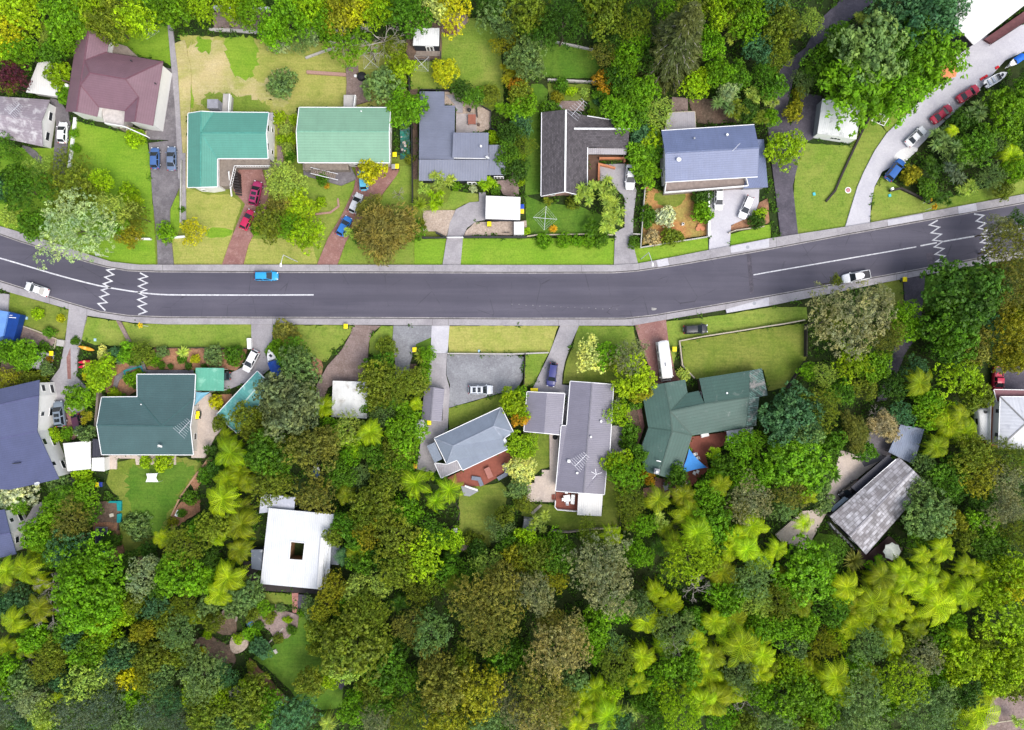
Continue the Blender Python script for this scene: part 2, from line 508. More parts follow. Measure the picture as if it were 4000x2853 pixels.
# lawns: (sheet, outline, material, smoothing, raggedness)
for t, s, m, sm, rg in [
    ('O', '340,345 915,345 1000,420 1030,470 1030,592 340,592', G_OLIVE, 0, .1),
    ('O', '165,270 205,278 327,308 337,400 347,590 290,592 225,585 150,570 0,522 0,320 60,330 118,330 150,300', G_BRIGHT, 0, .12),
    ('A0', '1000,180 1510,230 1520,590 1450,545 1220,500 1130,410 1000,400', G_BRIGHT, 0, .1),
    ('O', '398,78 640,90 880,95 905,170 905,236 660,240 655,350 608,350 600,245 420,250 408,120', G_YEL, 0, .15),
    ('O', '412,90 505,88 560,200 640,140 655,200 570,232 520,228 425,240 412,150', G_DRY, 1, .6),
    ('O', '497,80 560,78 577,112 570,160 548,180 520,166 503,130', G_BRIGHT, 2, .55),
    ('O', '434,86 472,84 475,118 440,120', G_BRIGHT, 1, .5),
    ('O', '424,160 432,240 420,240 416,170', G_BRIGHT, 1, .15),
    ('O', '620,160 650,185 640,238 608,240 606,200', G_DRY, 2, .5),
    ('O', '455,200 600,225 600,250 500,250 450,238', G_LAWN, 1, .5),
    ('A1', '1660,300 1850,370 2035,360 2150,450 2080,650 2070,760 1985,988 1545,988 1530,760 1650,740', G_YEL, 0, .1),
    ('A1', '1835,665 2072,660 2045,748 1830,752', G_BRIGHT, 1, .15),
    ('A1', '1510,500 1560,380 1600,380 1605,720 1520,720', G_BRIGHT, 1, .1),
    ('O', '590,470 690,390 800,395 790,425 760,480 730,530 706,588 541,588 560,530', G_LAWN, 0, .1),
    ('O', '541,532 690,530 706,588 541,588', G_YEL, 0, .12),
    ('B1', '1275,110 1385,120 1395,600 1405,990 725,990 800,790 960,570 1110,390 1260,180', G_LAWN, 0, .1),
    ('B1', '1408,760 1692,755 1660,994 1408,994', G_BRIGHT, 0, .06),
    ('O', '1027,530 1366,530 1366,591 1024,591', G_BRIGHT, 0, .06),
    ('B0', '1380,540 1640,540 1650,310 1790,160 1960,160 2150,280 2180,500 2200,720 2200,900 2090,1000 1990,930 1780,780 1760,795 1380,805', G_LAWN, 0, .15),
    ('B1', '1700,430 1740,330 1980,360 1980,430 1850,450 1770,502 1500,502', G_LAWN, 0, .1),
    ('C0', '200,330 390,370 720,440 760,560 850,690 330,700 230,620', G_DEEP, 1, .15),
    ('C0', '130,760 320,740 310,1000 150,1120', G_DEEP, 1, .15),
    ('C0', '690,830 950,780 1050,950 880,1045 690,1035', G_DEEP, 1, .15),
    ('C1', '118,370 270,440 600,470 820,560 905,722 128,722', G_DEEP, 0, .1),
    ('C1', '110,-600 250,-500 250,360 118,370', G_DEEP, 0, .1),
    ('C1', '1070,740 1145,845 1745,745 1742,872 1105,988', G_BRIGHT, 0, .08),
    ('C1', '1930,720 2300,630 2300,765 1940,822', G_BRIGHT, 0, .08),
    ('O', '1775,318 1890,325 1935,255 1975,300 1917,400 1897,450 1879,508 1775,526 1760,470 1765,420', G_LAWN, 0, .1),
    ('O', '1945,250 2040,170 2060,200 1975,300', G_LAWN, 0, .1),
    ('D1', '905,622 940,310 1010,200 1190,310 1450,440 1950,300 2400,170 2400,345 1400,540', G_LAWN, 0, .1),
    ('O', '22,650 158,690 142,765 45,735 20,700', G_OLIVE, 0, .12),
    ('A2', '780,85 1200,150 2242,155 2240,368 1370,358 850,335 725,290', G_LAWN, 0, .1),
    ('A2', '1620,230 1790,215 1820,280 1700,330 1600,300', G_LAWN, 2, .6),
    ('A3', '1050,80 1850,85 1700,300 1520,610 1400,900 1250,985 1110,975 1050,720 1085,470 950,330 960,250', G_OLIVE, 1, .2),
    ('A3', '1120,120 1780,120 1640,330 1480,640 1400,800 1250,760 1140,500', G_DEEP, 1, .7),
    ('B2', '155,160 870,165 830,260 620,490 480,440 340,350 200,330 150,280', G_LAWN, 0, .15),
    ('B2', '1110,170 1232,168 1215,400 1245,480 1000,410 1012,290', G_LAWN, 0, .12),
    ('B2', '1420,330 1562,265 1562,410 1420,420', G_DEEP, 0, .1),
    ('O', '999,725 1241,725 1222,786 997,787', G_YEL, 0, .08),
    ('B2', '1705,900 2215,765 2210,890 1720,1085', G_OLIVE, 0, .1),
    ('O', '1287,726 1408,726 1420,785 1390,860 1365,850 1252,852 1258,810 1270,780', G_OLIVE, 0, .1),
    ('O', '1287,726 1408,726 1414,770 1285,780 1273,770', G_LAWN, 0, .1),
    ('C2', '120,420 325,410 190,695 108,705', G_LAWN, 0, .08),
    ('C2', '880,690 1010,650 1040,900 900,870', G_OLIVE, 0, .1),
    ('C2', '1370,130 1890,70 2300,0 D2:340,0 D2:350,110 C2:2277,165 1490,295 1425,560 1385,330', G_LAWN, 0, .06),
    ('C2', '1500,308 2280,185 D2:345,140 D2:345,445 D2:185,710 D2:0,745 C2:2240,560 1640,640 1530,530', G_OLIVE, 0, .08),
    ('C2', '100,1115 352,1135 340,1420 260,1440 190,1500 80,1400', G_OLIVE, 0, .1),
    ('C3', '70,490 340,500 580,560 800,600 815,150 960,380 960,715 500,748 90,600', G_OLIVE, 0, .1),
    ('B3', '1830,350 2030,330 2220,300 2230,560 2130,840 1900,960 1800,880 1820,740 1790,500', G_OLIVE, 1, .2),
    ('B4', '380,340 480,335 560,560 780,960 770,1160 600,1180 400,1110 150,850 -30,720 250,560', G_DEEP, 0, .2),
    ('O', '2053,615 2182,590 2200,650 2050,690', G_DEEP, 0, .1),
    ('D1', '960,1170 1195,1110 1200,1360 1050,1380', G_OLIVE, 0, .1),
    ('D3', '330,880 480,720 760,890 700,960 500,960', G_DEEP, 1, .2),
]:
    layer('lawn', PTS(t, s), m, None, sm, rg)

# soil, gravel and planted beds
for n, t, s, m, sm, rg in [
    ('lawn_edge', 'O', '388,98 412,90 426,160 424,250 418,262 418,420 406,420 404,330 398,230', G_DRY, 0, .1),
    ('garden_soil', 'A0', '1900,110 2400,110 2400,300 1900,255', G_PINKG, 0, .08),
    ('garden_soil', 'A2', '140,150 500,285 480,380 120,290', G_PINKG, 0, .08),
    ('garden_soil', 'A2', '20,480 280,600 400,600 330,650 0,720', G_BROWN, 0, .2),
    ('garden_soil', 'A2', '1375,365 2200,370 2170,480 2100,560 1320,560 1290,480', G_SOIL, 0, .2),
    ('garden_soil', 'A2', '1000,500 1260,470 1290,600 1215,620 1215,795 920,795 960,640', G_SOIL, 1, .2),
    ('garden_soil', 'A2', '1880,780 2060,775 2050,880 1990,930 1880,940', G_SOIL, 0, .1),
    ('garden_soil', 'B2', '490,440 620,490 560,640 485,630', G_SOIL, 1, .2),
    ('garden_soil', 'B2', '1370,500 1430,500 1430,630 1350,640', G_BROWN, 0, .15),
    ('garden_soil', 'C1', '1190,290 1370,350 1740,335 1742,725 1160,815 1165,500', G_ORANGE, 0, .06),
    ('garden_soil', 'C1', '1250,350 1600,350 1480,480 1300,480', G_OLIVE, 1, .4),
    ('garden_soil', 'C1', '1940,650 2020,590 2150,560 2200,440 2270,400 2290,620 1950,690', G_SOIL, 0, .1),
    ('garden_soil', 'C0', '320,740 700,760 690,900 330,900', G_OLIVE, 0, .15),
    ('garden_soil', 'C0', '1560,880 2000,880 2050,1100 1640,1100', G_BROWN, 0, .2),
    ('garden_soil', 'B0', '1340,180 1650,180 1650,540 1340,540', G_BROWN, 0, .15),
    ('garden_soil', 'B0', '1660,140 1840,100 1900,180 1790,310 1660,300', G_PINKG, 0, .2),
    ('garden_soil', 'B0', '1230,1060 1380,1060 1390,1594 1440,1594 1440,800 1370,800 1370,1000', G_BROWN, 0, .1),
    ('garden_soil', 'B0', '230,1050 245,1430 100,1594 90,1450 190,1450 195,1150 160,1060', G_PINKG, 0, .1),
    ('garden_soil', 'A3', '800,480 1080,470 1050,740 830,700', G_BROWN, 0, .05),
    ('garden_soil', 'A3', '840,660 1050,660 1040,740 830,740', G_SOIL, 0, .1),
    ('garden_soil', 'A3', '1000,740 1060,740 1120,960 900,970 960,880', G_SOIL, 0, .15),
    ('garden_soil', 'A3', '1520,610 1650,430 1790,460 1780,560 1530,735', G_SOIL, 0, .1),
    ('garden_soil', 'A3', '1690,300 1850,90 1900,90 1740,400', G_SOIL, 0, .1),
    ('garden_soil', 'A4', '1700,560 1850,520 2050,600 2120,760 2000,780 1760,640', G_BROWN, 1, .3),
    ('garden_soil', 'A4', '1860,440 2000,290 2110,350 2100,500 1990,520', G_BROWN, 0, .15),
    ('garden_soil', 'A3', '930,960 1330,960 1300,1040 950,1030', G_BROWN, 0, .3),
    ('garden_soil', 'B4', '-60,720 0,780 300,1100 230,1160 -60,950', G_SOIL, 0, .1),
    ('garden_soil', 'B3', '1810,860 1920,780 1950,850 1830,930', G_GRAV, 2, .3),
    ('garden_soil', 'C2', '1020,760 1090,780 1160,1060 1070,1300 1010,1290', G_BROWN, 0, .15),
    ('gravel_bed', 'B1', '1488,510 1772,508 1720,640 1692,738 1600,694 1486,690', G_GRAV, 0, .06),
    ('gravel_bed', 'B1', '1870,690 1950,615 2290,605 C1:130,600 C1:130,728 B1:1850,732', G_GRAV, 0, .06),
    ('gravel_bed', 'B0', '1680,810 1770,830 1990,930 2090,990 2090,1150 1960,1185 1780,1185 1780,950 1680,930', G_GRAV, 0, .06),
]:
    layer(n, PTS(t, s), m, None, sm, rg)

# drives, paths and paving
for n, t, s, m, sm in [
    ('driveway', 'A0', '430,870 530,895 640,1040 600,1330 572,1640 470,1640 488,1320 510,1010', G_DRIVE, 1),
    ('driveway', 'A0', '180,1290 300,1320 400,1430 370,1470 270,1380', G_DRIVE, 1),
    ('driveway', 'A1', '1330,-90 1500,-110 1530,-400 1490,-600 1545,-590 1600,-90 1600,300 1515,500 1515,740 1532,800 1550,992 1408,992 1402,790 1362,400', G_DRIVE, 0),
    ('driveway', 'A0', '1290,1195 1340,1100 1430,600 1545,620 1562,1000 1530,1250 1330,1245', G_DRIVE, 0),
    ('path', 'A0', '1495,222 1535,217 1585,620 1640,1594 1590,1594 1565,1000', G_CONC, 0),
    ('path', 'A1', '1598,0 1655,0 1658,590 1608,590', G_CONC, 0),
    ('driveway', 'O', '516,372 582,372 602,440 590,470 576,500 553,545 541,592 494,592 510,545 528,500 546,455 520,425', G_RED, 0),
    ('driveway', 'B1', '880,80 1200,90 1275,150 1250,200 1105,390 960,570 865,670 800,790 725,992 545,992 640,760 760,560 870,330 895,200', G_RED, 0),
    ('driveway', 'B1', '2060,425 1900,438 1780,500 1725,620 1700,742 1660,995 1820,995 1842,742 1880,660 1960,608 2060,588', G_CONC, 0),
    ('driveway', 'C1', '780,100 1005,95 1105,330 1078,560 1072,800 1125,1002 905,997 915,700 1000,660 1000,400 870,250 785,250', G_CONC, 0),
    ('driveway', 'C1', '1768,330 2195,320 2190,440 2150,550 1945,640 1930,872 1748,876', G_PALEC, 0),
    ('driveway', 'D0', '680,-30 1000,-30 700,205 430,405 290,560 215,740 190,850 155,1000 200,1140 310,1280 D1:250,150 D1:215,290 D1:265,742 D1:112,772 D1:60,330 D1:30,100 D0:-10,1120 20,900 50,700 150,560 330,430 460,180', G_DARKDR, 0),
    ('driveway', 'D0', '300,830 470,860 460,1200 310,1285 190,1135 270,980', G_DARKDR, 0),
    ('driveway', 'D0', '2400,180 1930,330 1700,460 1640,560 1600,700 1400,850 1250,1000 1050,1190 940,1350 D1:845,170 D1:790,300 D1:738,470 D1:680,662 D1:900,626 D1:908,470 D1:940,300 D1:1010,165 D0:1130,1470 1250,1400 1480,1160 1700,960 1880,790 2100,545 2400,400', G_PALEC, 0),
    ('concrete_patch', 'D0', '1105,1410 1150,1350 1215,1318 1300,1310 1335,1335 1270,1390 1215,1445 1150,1450', patchy('bleached_concrete', (.66, .65, .64), (.58, .57, .57), (.70, .69, .68), .4, 1.2, .85, .08), 1),
    ('driveway', 'A2', '625,-10 785,40 730,290 695,430 690,620 800,740 760,900 690,960 600,900 490,820 350,815 350,720 430,690 540,540 590,290', G_CONC, 0),
    ('driveway', 'A2', '560,900 620,900 730,1100 660,1180 560,1150', G_RED, 0),
    ('path', 'A2', '600,450 635,360 640,640 610,640', G_RED, 0),
    ('driveway', 'O', '-20,650 22,655 20,700 -20,700', G_CONC, 0),
    ('driveway', 'O', '560,712 608,712 606,765 592,790 602,820 580,838 500,870 497,838 545,815 560,780', G_CONC, 0),
    ('driveway', 'B2', '870,160 1112,168 1030,230 1005,320 1000,420 985,660 740,660 640,720 600,840 510,840 545,690 640,520 760,390 840,250', G_PINKG, 0),
    ('driveway', 'B2', '1225,165 1565,165 1562,268 1425,330 1375,490 1350,640 1240,640 1240,480 1215,330', G_GREYG, 0),
    ('driveway', 'B2', '1565,165 1722,165 1705,410 1555,412', G_PALEC, 0),
    ('driveway', 'B2', '1555,414 1700,412 1690,600 1725,730 1705,1100 1640,1200 1600,1480 1430,1440 1470,1180 1480,990 1660,1010 1672,720 1522,715', G_CONC, 0),
    ('driveway', 'B2', '1700,425 2290,425 C2:105,445 C2:95,640 C2:30,760 B2:2170,765 1716,895 1728,690 1695,600', G_GREYG, 0),
    ('driveway', 'B2', '1190,800 1310,800 1330,900 1200,930', G_DRIVE, 0),
    ('driveway', 'C2', '430,160 595,165 520,340 472,480 447,600 443,690 530,700 500,1060 445,1060 468,775 170,750 325,430', G_CONC, 0),
    ('driveway', 'C2', '1080,120 1362,72 1388,300 1442,560 1490,650 1350,690 1150,712 1230,560 1150,360', G_RED, 0),
    ('driveway', 'D1', '1195,1085 1392,1062 1372,1300 1340,1594 D2:1215,410 D2:1045,830 D2:960,840 D2:1090,420 D2:1270,40 D1:1230,1594', G_DARKDR, 0),
    ('driveway', 'D2', '960,1060 1190,1050 1080,1300 D3:1090,30 D3:800,260 D3:500,600 D3:340,900 D3:110,830 D3:60,770 D3:300,560 D3:480,540 D3:600,160 D2:640,1270 760,1310', G_PAVE, 0),
    ('driveway', 'D2', '770,1290 940,1060 1190,1050 1080,1330 850,1420', G_DRIVE, 0),
    ('driveway', 'D2', '1990,560 2300,500 2300,740 2000,740', G_DARKDR, 0),
    ('path', 'B0', '800,590 910,590 915,655 895,660 890,745 895,850 805,850 810,745', G_PINKG, 0),
    ('path', 'B0', '890,700 1000,700 1030,900 890,940', G_PINKG, 0),
    ('path', 'B0', '1690,850 1750,850 1840,930 1840,1010 1790,1010 1770,940', G_CONC, 0),
    ('path', 'B1', '1985,350 2045,350 2045,432 1985,432', G_CONC, 0),
    ('path', 'B1', '2130,250 2280,230 C1:20,300 C1:30,400 B1:2200,370', G_PINKG, 0),
    ('path', 'C1', '0,-100 25,-120 60,100 60,370 0,370', G_PINKG, 0),
    ('path', 'A2', '1030,620 1230,480 1290,490 1310,560 1730,560 1730,600 1290,600 1240,520 1070,650 1040,740 1005,740', G_DRIVE, 0),
    ('path', 'A2', '1040,120 1085,130 1175,310 1140,310', G_PINKG, 0),
    ('path', 'A3', '520,410 640,260 720,225 650,330 560,430', G_CONC, 0),
    ('path', 'A3', '190,720 330,480 430,480 440,580 260,720', G_CONC, 0),
    ('patio', 'A2', '1715,860 1880,760 2000,1060 1920,1150 1830,1340 1710,1340', G_PAVE, 0),
    ('patio', 'A2', '870,1318 1570,1318 1570,1400 1220,1400 1210,1345 1050,1345 1045,1440 960,1440', G_PAVE, 0),
    ('patio', 'C3', '330,-350 425,-350 385,480 120,475 115,510 140,310 200,310 200,250 265,250 265,195 335,195', G_PAVE, 0),
    ('patio', 'C2', '865,1050 1005,1060 1005,1300 860,1290', G_CONC, 0),
    ('patio', 'C0', '300,905 640,905 640,990 300,1000', G_PINKG, 0),
    ('patio', 'C0', '1420,870 1560,880 1560,1000 1410,1000', G_PINKG, 0),
    ('patio', 'B4', '60,230 250,225 265,300 385,335 372,450 290,540 180,560 130,480 40,420 -20,470 -70,400 -10,330', G_PINKG, 0),
    ('patio', 'B4', '70,130 330,150 330,240 60,240', G_OLIVE, 0),
    ('patio', 'B4', '370,150 460,160 470,330 380,330', G_DARKDR, 0),
    ('patio', 'B4', '690,930 790,860 830,920 760,1000', G_DARKDR, 0),
    ('patio', 'A4', '2050,560 2080,510 2180,490 2220,560 2200,640 2100,690 2050,640', G_GRAV, 2),
    ('patio', 'D4', '1990,1060 2290,1050 2290,1366 1880,1366', G_PINKG, 0),
    ('path', 'C2', '1085,780 1130,780 1175,1060 1110,1260 1070,1290 1140,1060', G_RED, 0),
    ('path', 'C3', '165,575 250,500 268,510 185,590', G_PAVE, 0),
    ('patio', 'B1', '420,90 830,85 900,230 760,290 430,200', G_DRIVE, 0),
]:
    layer(n, PTS(t, s), m, None, sm)

Z0 = ZL[0]
layer('road', S(RT) + S(RB)[::-1], G_ASPH, 'dark asphalt road curving across the whole picture', z=Z0 + .004)
layer('road_patch', PTS('C1', '2080,895 2120,900 2145,1240 2110,1250'), G_DARKDR, None, z=Z0 + .008)
layer('road_patch', PTS('D1', '1395,890 1468,885 1475,1010 1415,1028'), G_DARKDR, None, z=Z0 + .008)
layer('pavement', S(PT) + S(RT)[::-1], G_CONC, 'pale concrete footpath along the far side of the road', z=Z0 + .12)
layer('pavement', S(PB) + S(RB)[::-1], G_CONC, 'pale concrete footpath along the lower side of the road', z=Z0 + .12)
for q, s in ((RT, -1), (RB, 1)):
    k = MB().ribbon([W('S', a[0], a[1] - s * 4.5) for a in q], .22, -.1, Z0 + .013)
    tag(k.build('kerb_channel', G_CHAN), None, None, None, 'structure')
    k = MB().ribbon([W('S', a[0], a[1] - s * 1.4) for a in q], .15, -.1, Z0 + .017)
    tag(k.build('kerb_gutter', plain('gutter_dirt', (.05, .045, .045), .9)), None, None, None, 'structure')
# joints in the footpath
jm = MB()
for q0, q1, xs in ((PT, RT, (240, 640, 980, 1290, 1692, 2270, 2494, 2561, 2610, 2770, 2851, 3028, 3120, 3396, 3460, 3597, 3735, 3805, 3917)), (PB, RB, (200, 272, 345, 984, 1068, 1690, 1752, 2180, 2260, 2470, 2600, 2717, 2832, 3496, 3540, 3612, 3830))):
    def at(q, x):
        for a, b in zip(q, q[1:]):
            if a[0] <= x <= b[0] and b[0] > a[0]: return a[1] + (b[1] - a[1]) * (x - a[0]) / (b[0] - a[0])
        return q[-1][1]
    for x in xs:
        jm.ribbon([W('S', x, at(q0, x)), W('S', x + 1, at(q1, x))], .07, Z0, Z0 + .124)
tag(jm.build('pavement_joint', plain('joint_dirt', (.16, .15, .15), .9)), None, None, None, 'structure')
slabs = [('S', '2560,1019 2605,1010 2612,1038 2570,1045'), ('S', '2850,966 3000,934 3000,968 2852,990'), ('S', '3735,810 3805,797 3810,826 3738,838'), ('S', '2832,1210 2836,1224 3000,1196 3000,1163'), ('S', '3460,864 3597,838 3600,860 3464,884')]
sl = MB()
for t, s in slabs: sl.prism(PTS(t, s), Z0, Z0 + .128)
tag(sl.build('pavement_slab', G_PALEC), None, None, None, 'structure')
mh = MB()
for x, y in ((2917, 968), (2943, 1186)): mh.lathe(W('S', x, y), [(.36, 0), (.36, Z0 + .134)], 18)
tag(mh.build('manhole_cover', M_GREYM), None, None, None, 'structure')

# painted lines
def worn_paint():
    t = NT('road_paint')
    c = t.mix(t.ramp(t.noise(.5, 4, .6), .3, .7), (.50, .50, .53), (.66, .66, .68))
    h = t.ramp(t.noise(3.2, 7, .85), .46, .62)
    c = t.mix(t.math('MULTIPLY', h, .75), c, (.20, .195, .22))
    return t.done(c, .7, .3)
M_LINE = worn_paint()
def paint(name, pts, w):
    o = MB().ribbon(pts, w, -.1, Z0 + .021).build(name, M_LINE)
    o['kind'] = 'structure'
cl = PTS('A1', '-400,825 0,930 250,1003 500,1078 720,1137 930,1188 1240,1238 1400,1255 1550,1261 2277,1262 B1:518,1260')
paint('centre_line', smooth_poly(cl, 1, False), .26)
paint('centre_line', PTS('C1', '2142,1083 D1:0,1058 660,945 1308,834'), .22)
paint('centre_line', PTS('D1', '1345,825 1490,797'), .24)
paint('centre_line', PTS('D1', '1545,787 1870,732 2277,662 2700,590'), .26)
for t, s in (('A1', '1035,1030 962,1040 1022,1080 945,1103 1007,1138 930,1162 990,1195 915,1218 978,1255 900,1278 962,1328 885,1338 948,1398'),
             ('A1', '1255,1065 1320,1098 1245,1120 1318,1155 1242,1183 1313,1215 1238,1240 1312,1277 1237,1302 1312,1340 1240,1362 1312,1408 1240,1435'),
             ('D1', '1498,598 1424,640 1513,660 1440,710 1530,722 1455,775 1545,785 1468,835 1553,850 1475,900 1562,915 1483,965 1572,972'),
             ('D1', '1820,543 1905,555 1840,605 1925,625 1855,668 1940,685 1870,733 1945,748 1878,795 1957,805 1887,858 1968,880 1915,912')):
    paint('zigzag_marking', PTS(t, s), .27)
# paint drips and scuffs on the road
dm = MB()
rg = random.Random(3)
for i in range(16):
    x, y = W('C1', 0 + i * 62, 1345 + i * 3 + rg.uniform(-6, 6))[:2]
    dm.prism([(x + math.cos(a) * rg.uniform(.05, .13), y + math.sin(a) * rg.uniform(.03, .08)) for a in [k * .9 for k in range(7)]], 0, Z0 + .021)
x, y = W('C1', 1258, 1385)[:2]
dm.prism([(x + math.cos(a) * rg.uniform(.4, .75), y + math.sin(a) * rg.uniform(.2, .4)) for a in [k * .57 for k in range(11)]], 0, Z0 + .022)
tag(dm.build('paint_spill', plain('spilt_paint', (.30, .29, .28), .8)), None, None, None, 'structure')
# ------------------------------------------------------------------ buildings
def plane_uv(pts):
    """u runs along the level line of the plane, v down its slope (metres)"""
    n = Vector((0, 0, 0))
    for i in range(len(pts)):
        a, b = Vector(pts[i]), Vector(pts[(i + 1) % len(pts)])
        n += Vector(((a.y - b.y) * (a.z + b.z), (a.z - b.z) * (a.x + b.x), (a.x - b.x) * (a.y + b.y)))
    n.normalize()
    if n.z < 0: n = -n
    h = Vector((-n.y, n.x, 0))
    if h.length < .03: h = Vector((1, 0, 0))
    h.normalize()
    d = n.cross(h)
    return [(Vector(p).dot(h), Vector(p).dot(d)) for p in pts]

def up_face(p):
    return list(p) if area2(p) > 0 else list(reversed(p))

def solid_roof(faces, th=.16, uvdir=None, ridges=None):
    """faces: lists of world points; gives a closed slab with UVs and its outer edge loops"""
    mb = MB()
    edges = {}
    key = lambda p: (round(p[0], 2), round(p[1], 2))
    for f in faces:
        f = up_face(f)
        uv = plane_uv(f)
        if uvdir is not None:
            c, s = math.cos(uvdir), math.sin(uvdir)
            uv = [(p[0] * c + p[1] * s, -p[0] * s + p[1] * c) for p in f]
        for t in tris(f):
            mb.face([f[i] for i in t], [uv[i] for i in t])
            mb.face([(f[i][0], f[i][1], f[i][2] - th) for i in reversed(t)], [uv[i] for i in reversed(t)])
        for i in range(len(f)):
            a, b = f[i], f[(i + 1) % len(f)]
            k0, k1 = key(a), key(b)
            if (k1, k0) in edges:
                del edges[(k1, k0)]
                if ridges is not None: ridges.append((a, b))
            else: edges[(k0, k1)] = (a, b)
    for a, b in edges.values():
        mb.face([(a[0], a[1], a[2] - th), (b[0], b[1], b[2] - th), b, a], [(0, 0), (0, 0), (0, 0), (0, 0)])
    loops = []
    left = dict(edges)
    while left:
        k, (a, b) = next(iter(left.items()))
        del left[k]
        loop = [a, b]
        cur = k[1]
        while True:
            nx = next((kk for kk in left if kk[0] == cur), None)
            if nx is None: break
            loop.append(left[nx][1]); cur = nx[1]; del left[nx]
            if cur == k[0]: break
        loops.append(loop[:-1])
    return mb, loops

def gutters(loops, name, parent, w=.13, mat=None, flat_only=False):
    mb = MB()
    for lp in loops:
        for i in range(len(lp)):
            a, b = Vector(lp[i]), Vector(lp[(i + 1) % len(lp)])
            d = b - a
            if d.length < .3: continue
            if flat_only and abs(d.z) > .2: continue
            nrm = Vector((d.y, -d.x, 0)).normalized() * (w / 2)
            mb.beam(a + nrm + Vector((0, 0, -.07)), b + nrm + Vector((0, 0, -.07)), w, .15)
    return mb.build(name, mat or M_GUT, parent)

def windows_on(a, b, z0, ztop, parent, rg, frame=M_WHITE, low=False):
    """framed windows along the wall a-b, outside to its right"""
    a, b = Vector(a[:2]), Vector(b[:2])
    d = b - a
    L = d.length
    if L < 2.4: return
    d.normalize()
    n = Vector((d.y, -d.x))
    levels = [z0 + .9] if ztop - z0 < 4.2 else [z0 + .8, z0 + 3.3]
    k = max(1, int(L / 3.4))
    for lv in levels:
        if lv + 1.0 > ztop: continue
        for i in range(k):
            t = L * (i + .5) / k + rg.uniform(-.3, .3)
            w = rg.choice((.9, 1.3, 1.7))
            w = min(w, L / k - .5)
            hgt = min(1.15, ztop - lv - .3)
            if w < .5 or hgt < .4: continue
            c = a + d * t + n * .035
            ang = math.atan2(d.y, d.x)
            fr = MB()
            zc = lv + hgt / 2
            for sx in (-1, 1):
                fr.box((c.x + d.x * sx * (w / 2 - .04), c.y + d.y * sx * (w / 2 - .04), zc), (.08, .09, hgt), ang)
            for sz in (-1, 1):
                fr.box((c.x, c.y, zc + sz * (hgt / 2 - .04)), (w - .165, .088, .08), ang)
            fo = fr.build('window', frame, parent)
            q = c - n * .012
            MB().box((q.x, q.y, zc), (w - .17, .03, hgt - .17), ang).build('pane', M_GLASS, fo)

def yagi(parent, t, x, y, h, rz, L=3.2, big=True, mat=None):
    c = Vector(W(t, x, y, h))
    m = MB()
    d = Vector((math.cos(rz), math.sin(rz), 0)); n = Vector((-d.y, d.x, 0))
    m.tube((c.x, c.y, h - 2.2), c, .03)
    m.beam(c - d * L / 2, c + d * L / 2, .06, .05)
    for i in range(8):
        p = c + d * (L * (i / 7 - .5))
        r = (1.5 - i * .1) if big else (.7 - i * .04)
        m.beam(p - n * r, p + n * r, .034, .03)
    return m.build('antenna', mat or M_ALU, parent)

def dish(parent, t, x, y, h, rz):
    c = W(t, x, y, h)
    m = MB()
    vs, fs = [], []
    ax = Vector((math.cos(rz) * .8, math.sin(rz) * .8, .6)).normalized()
    a = ax.orthogonal().normalized(); b = ax.cross(a)
    n = 16
    cc = Vector(c)
    for j, r in enumerate((.0, .2, .36, .45)):
        for i in range(n):
            tt = 2 * math.pi * i / n
            vs.append(cc + (a * math.cos(tt) + b * math.sin(tt)) * max(r, .01) + ax * (r * r * .55))
    for j in range(3):
        for i in range(n):
            fs.append((j * n + i, j * n + (i + 1) % n, (j + 1) * n + (i + 1) % n, (j + 1) * n + i))
    m.add(vs, fs)
    m.tube((c[0], c[1], h - .7), c, .035)
    m.beam(cc, cc + ax * .42 - b * .25, .03, .03)
    m.box(cc + ax * .42 - b * .25, (.1, .1, .1))
    return m.build('satellite_dish', M_WHITE, parent)

def vent(parent, t, x, y, h, r=.2, mat=None):
    c = W(t, x, y, h)
    return MB().lathe((c[0], c[1], h - .4), [(r * .6, 0), (r * .6, .35), (r, .36), (r * .9, .5), (r * .4, .56)], 12).build('roof_vent', mat or M_WHITE, parent)

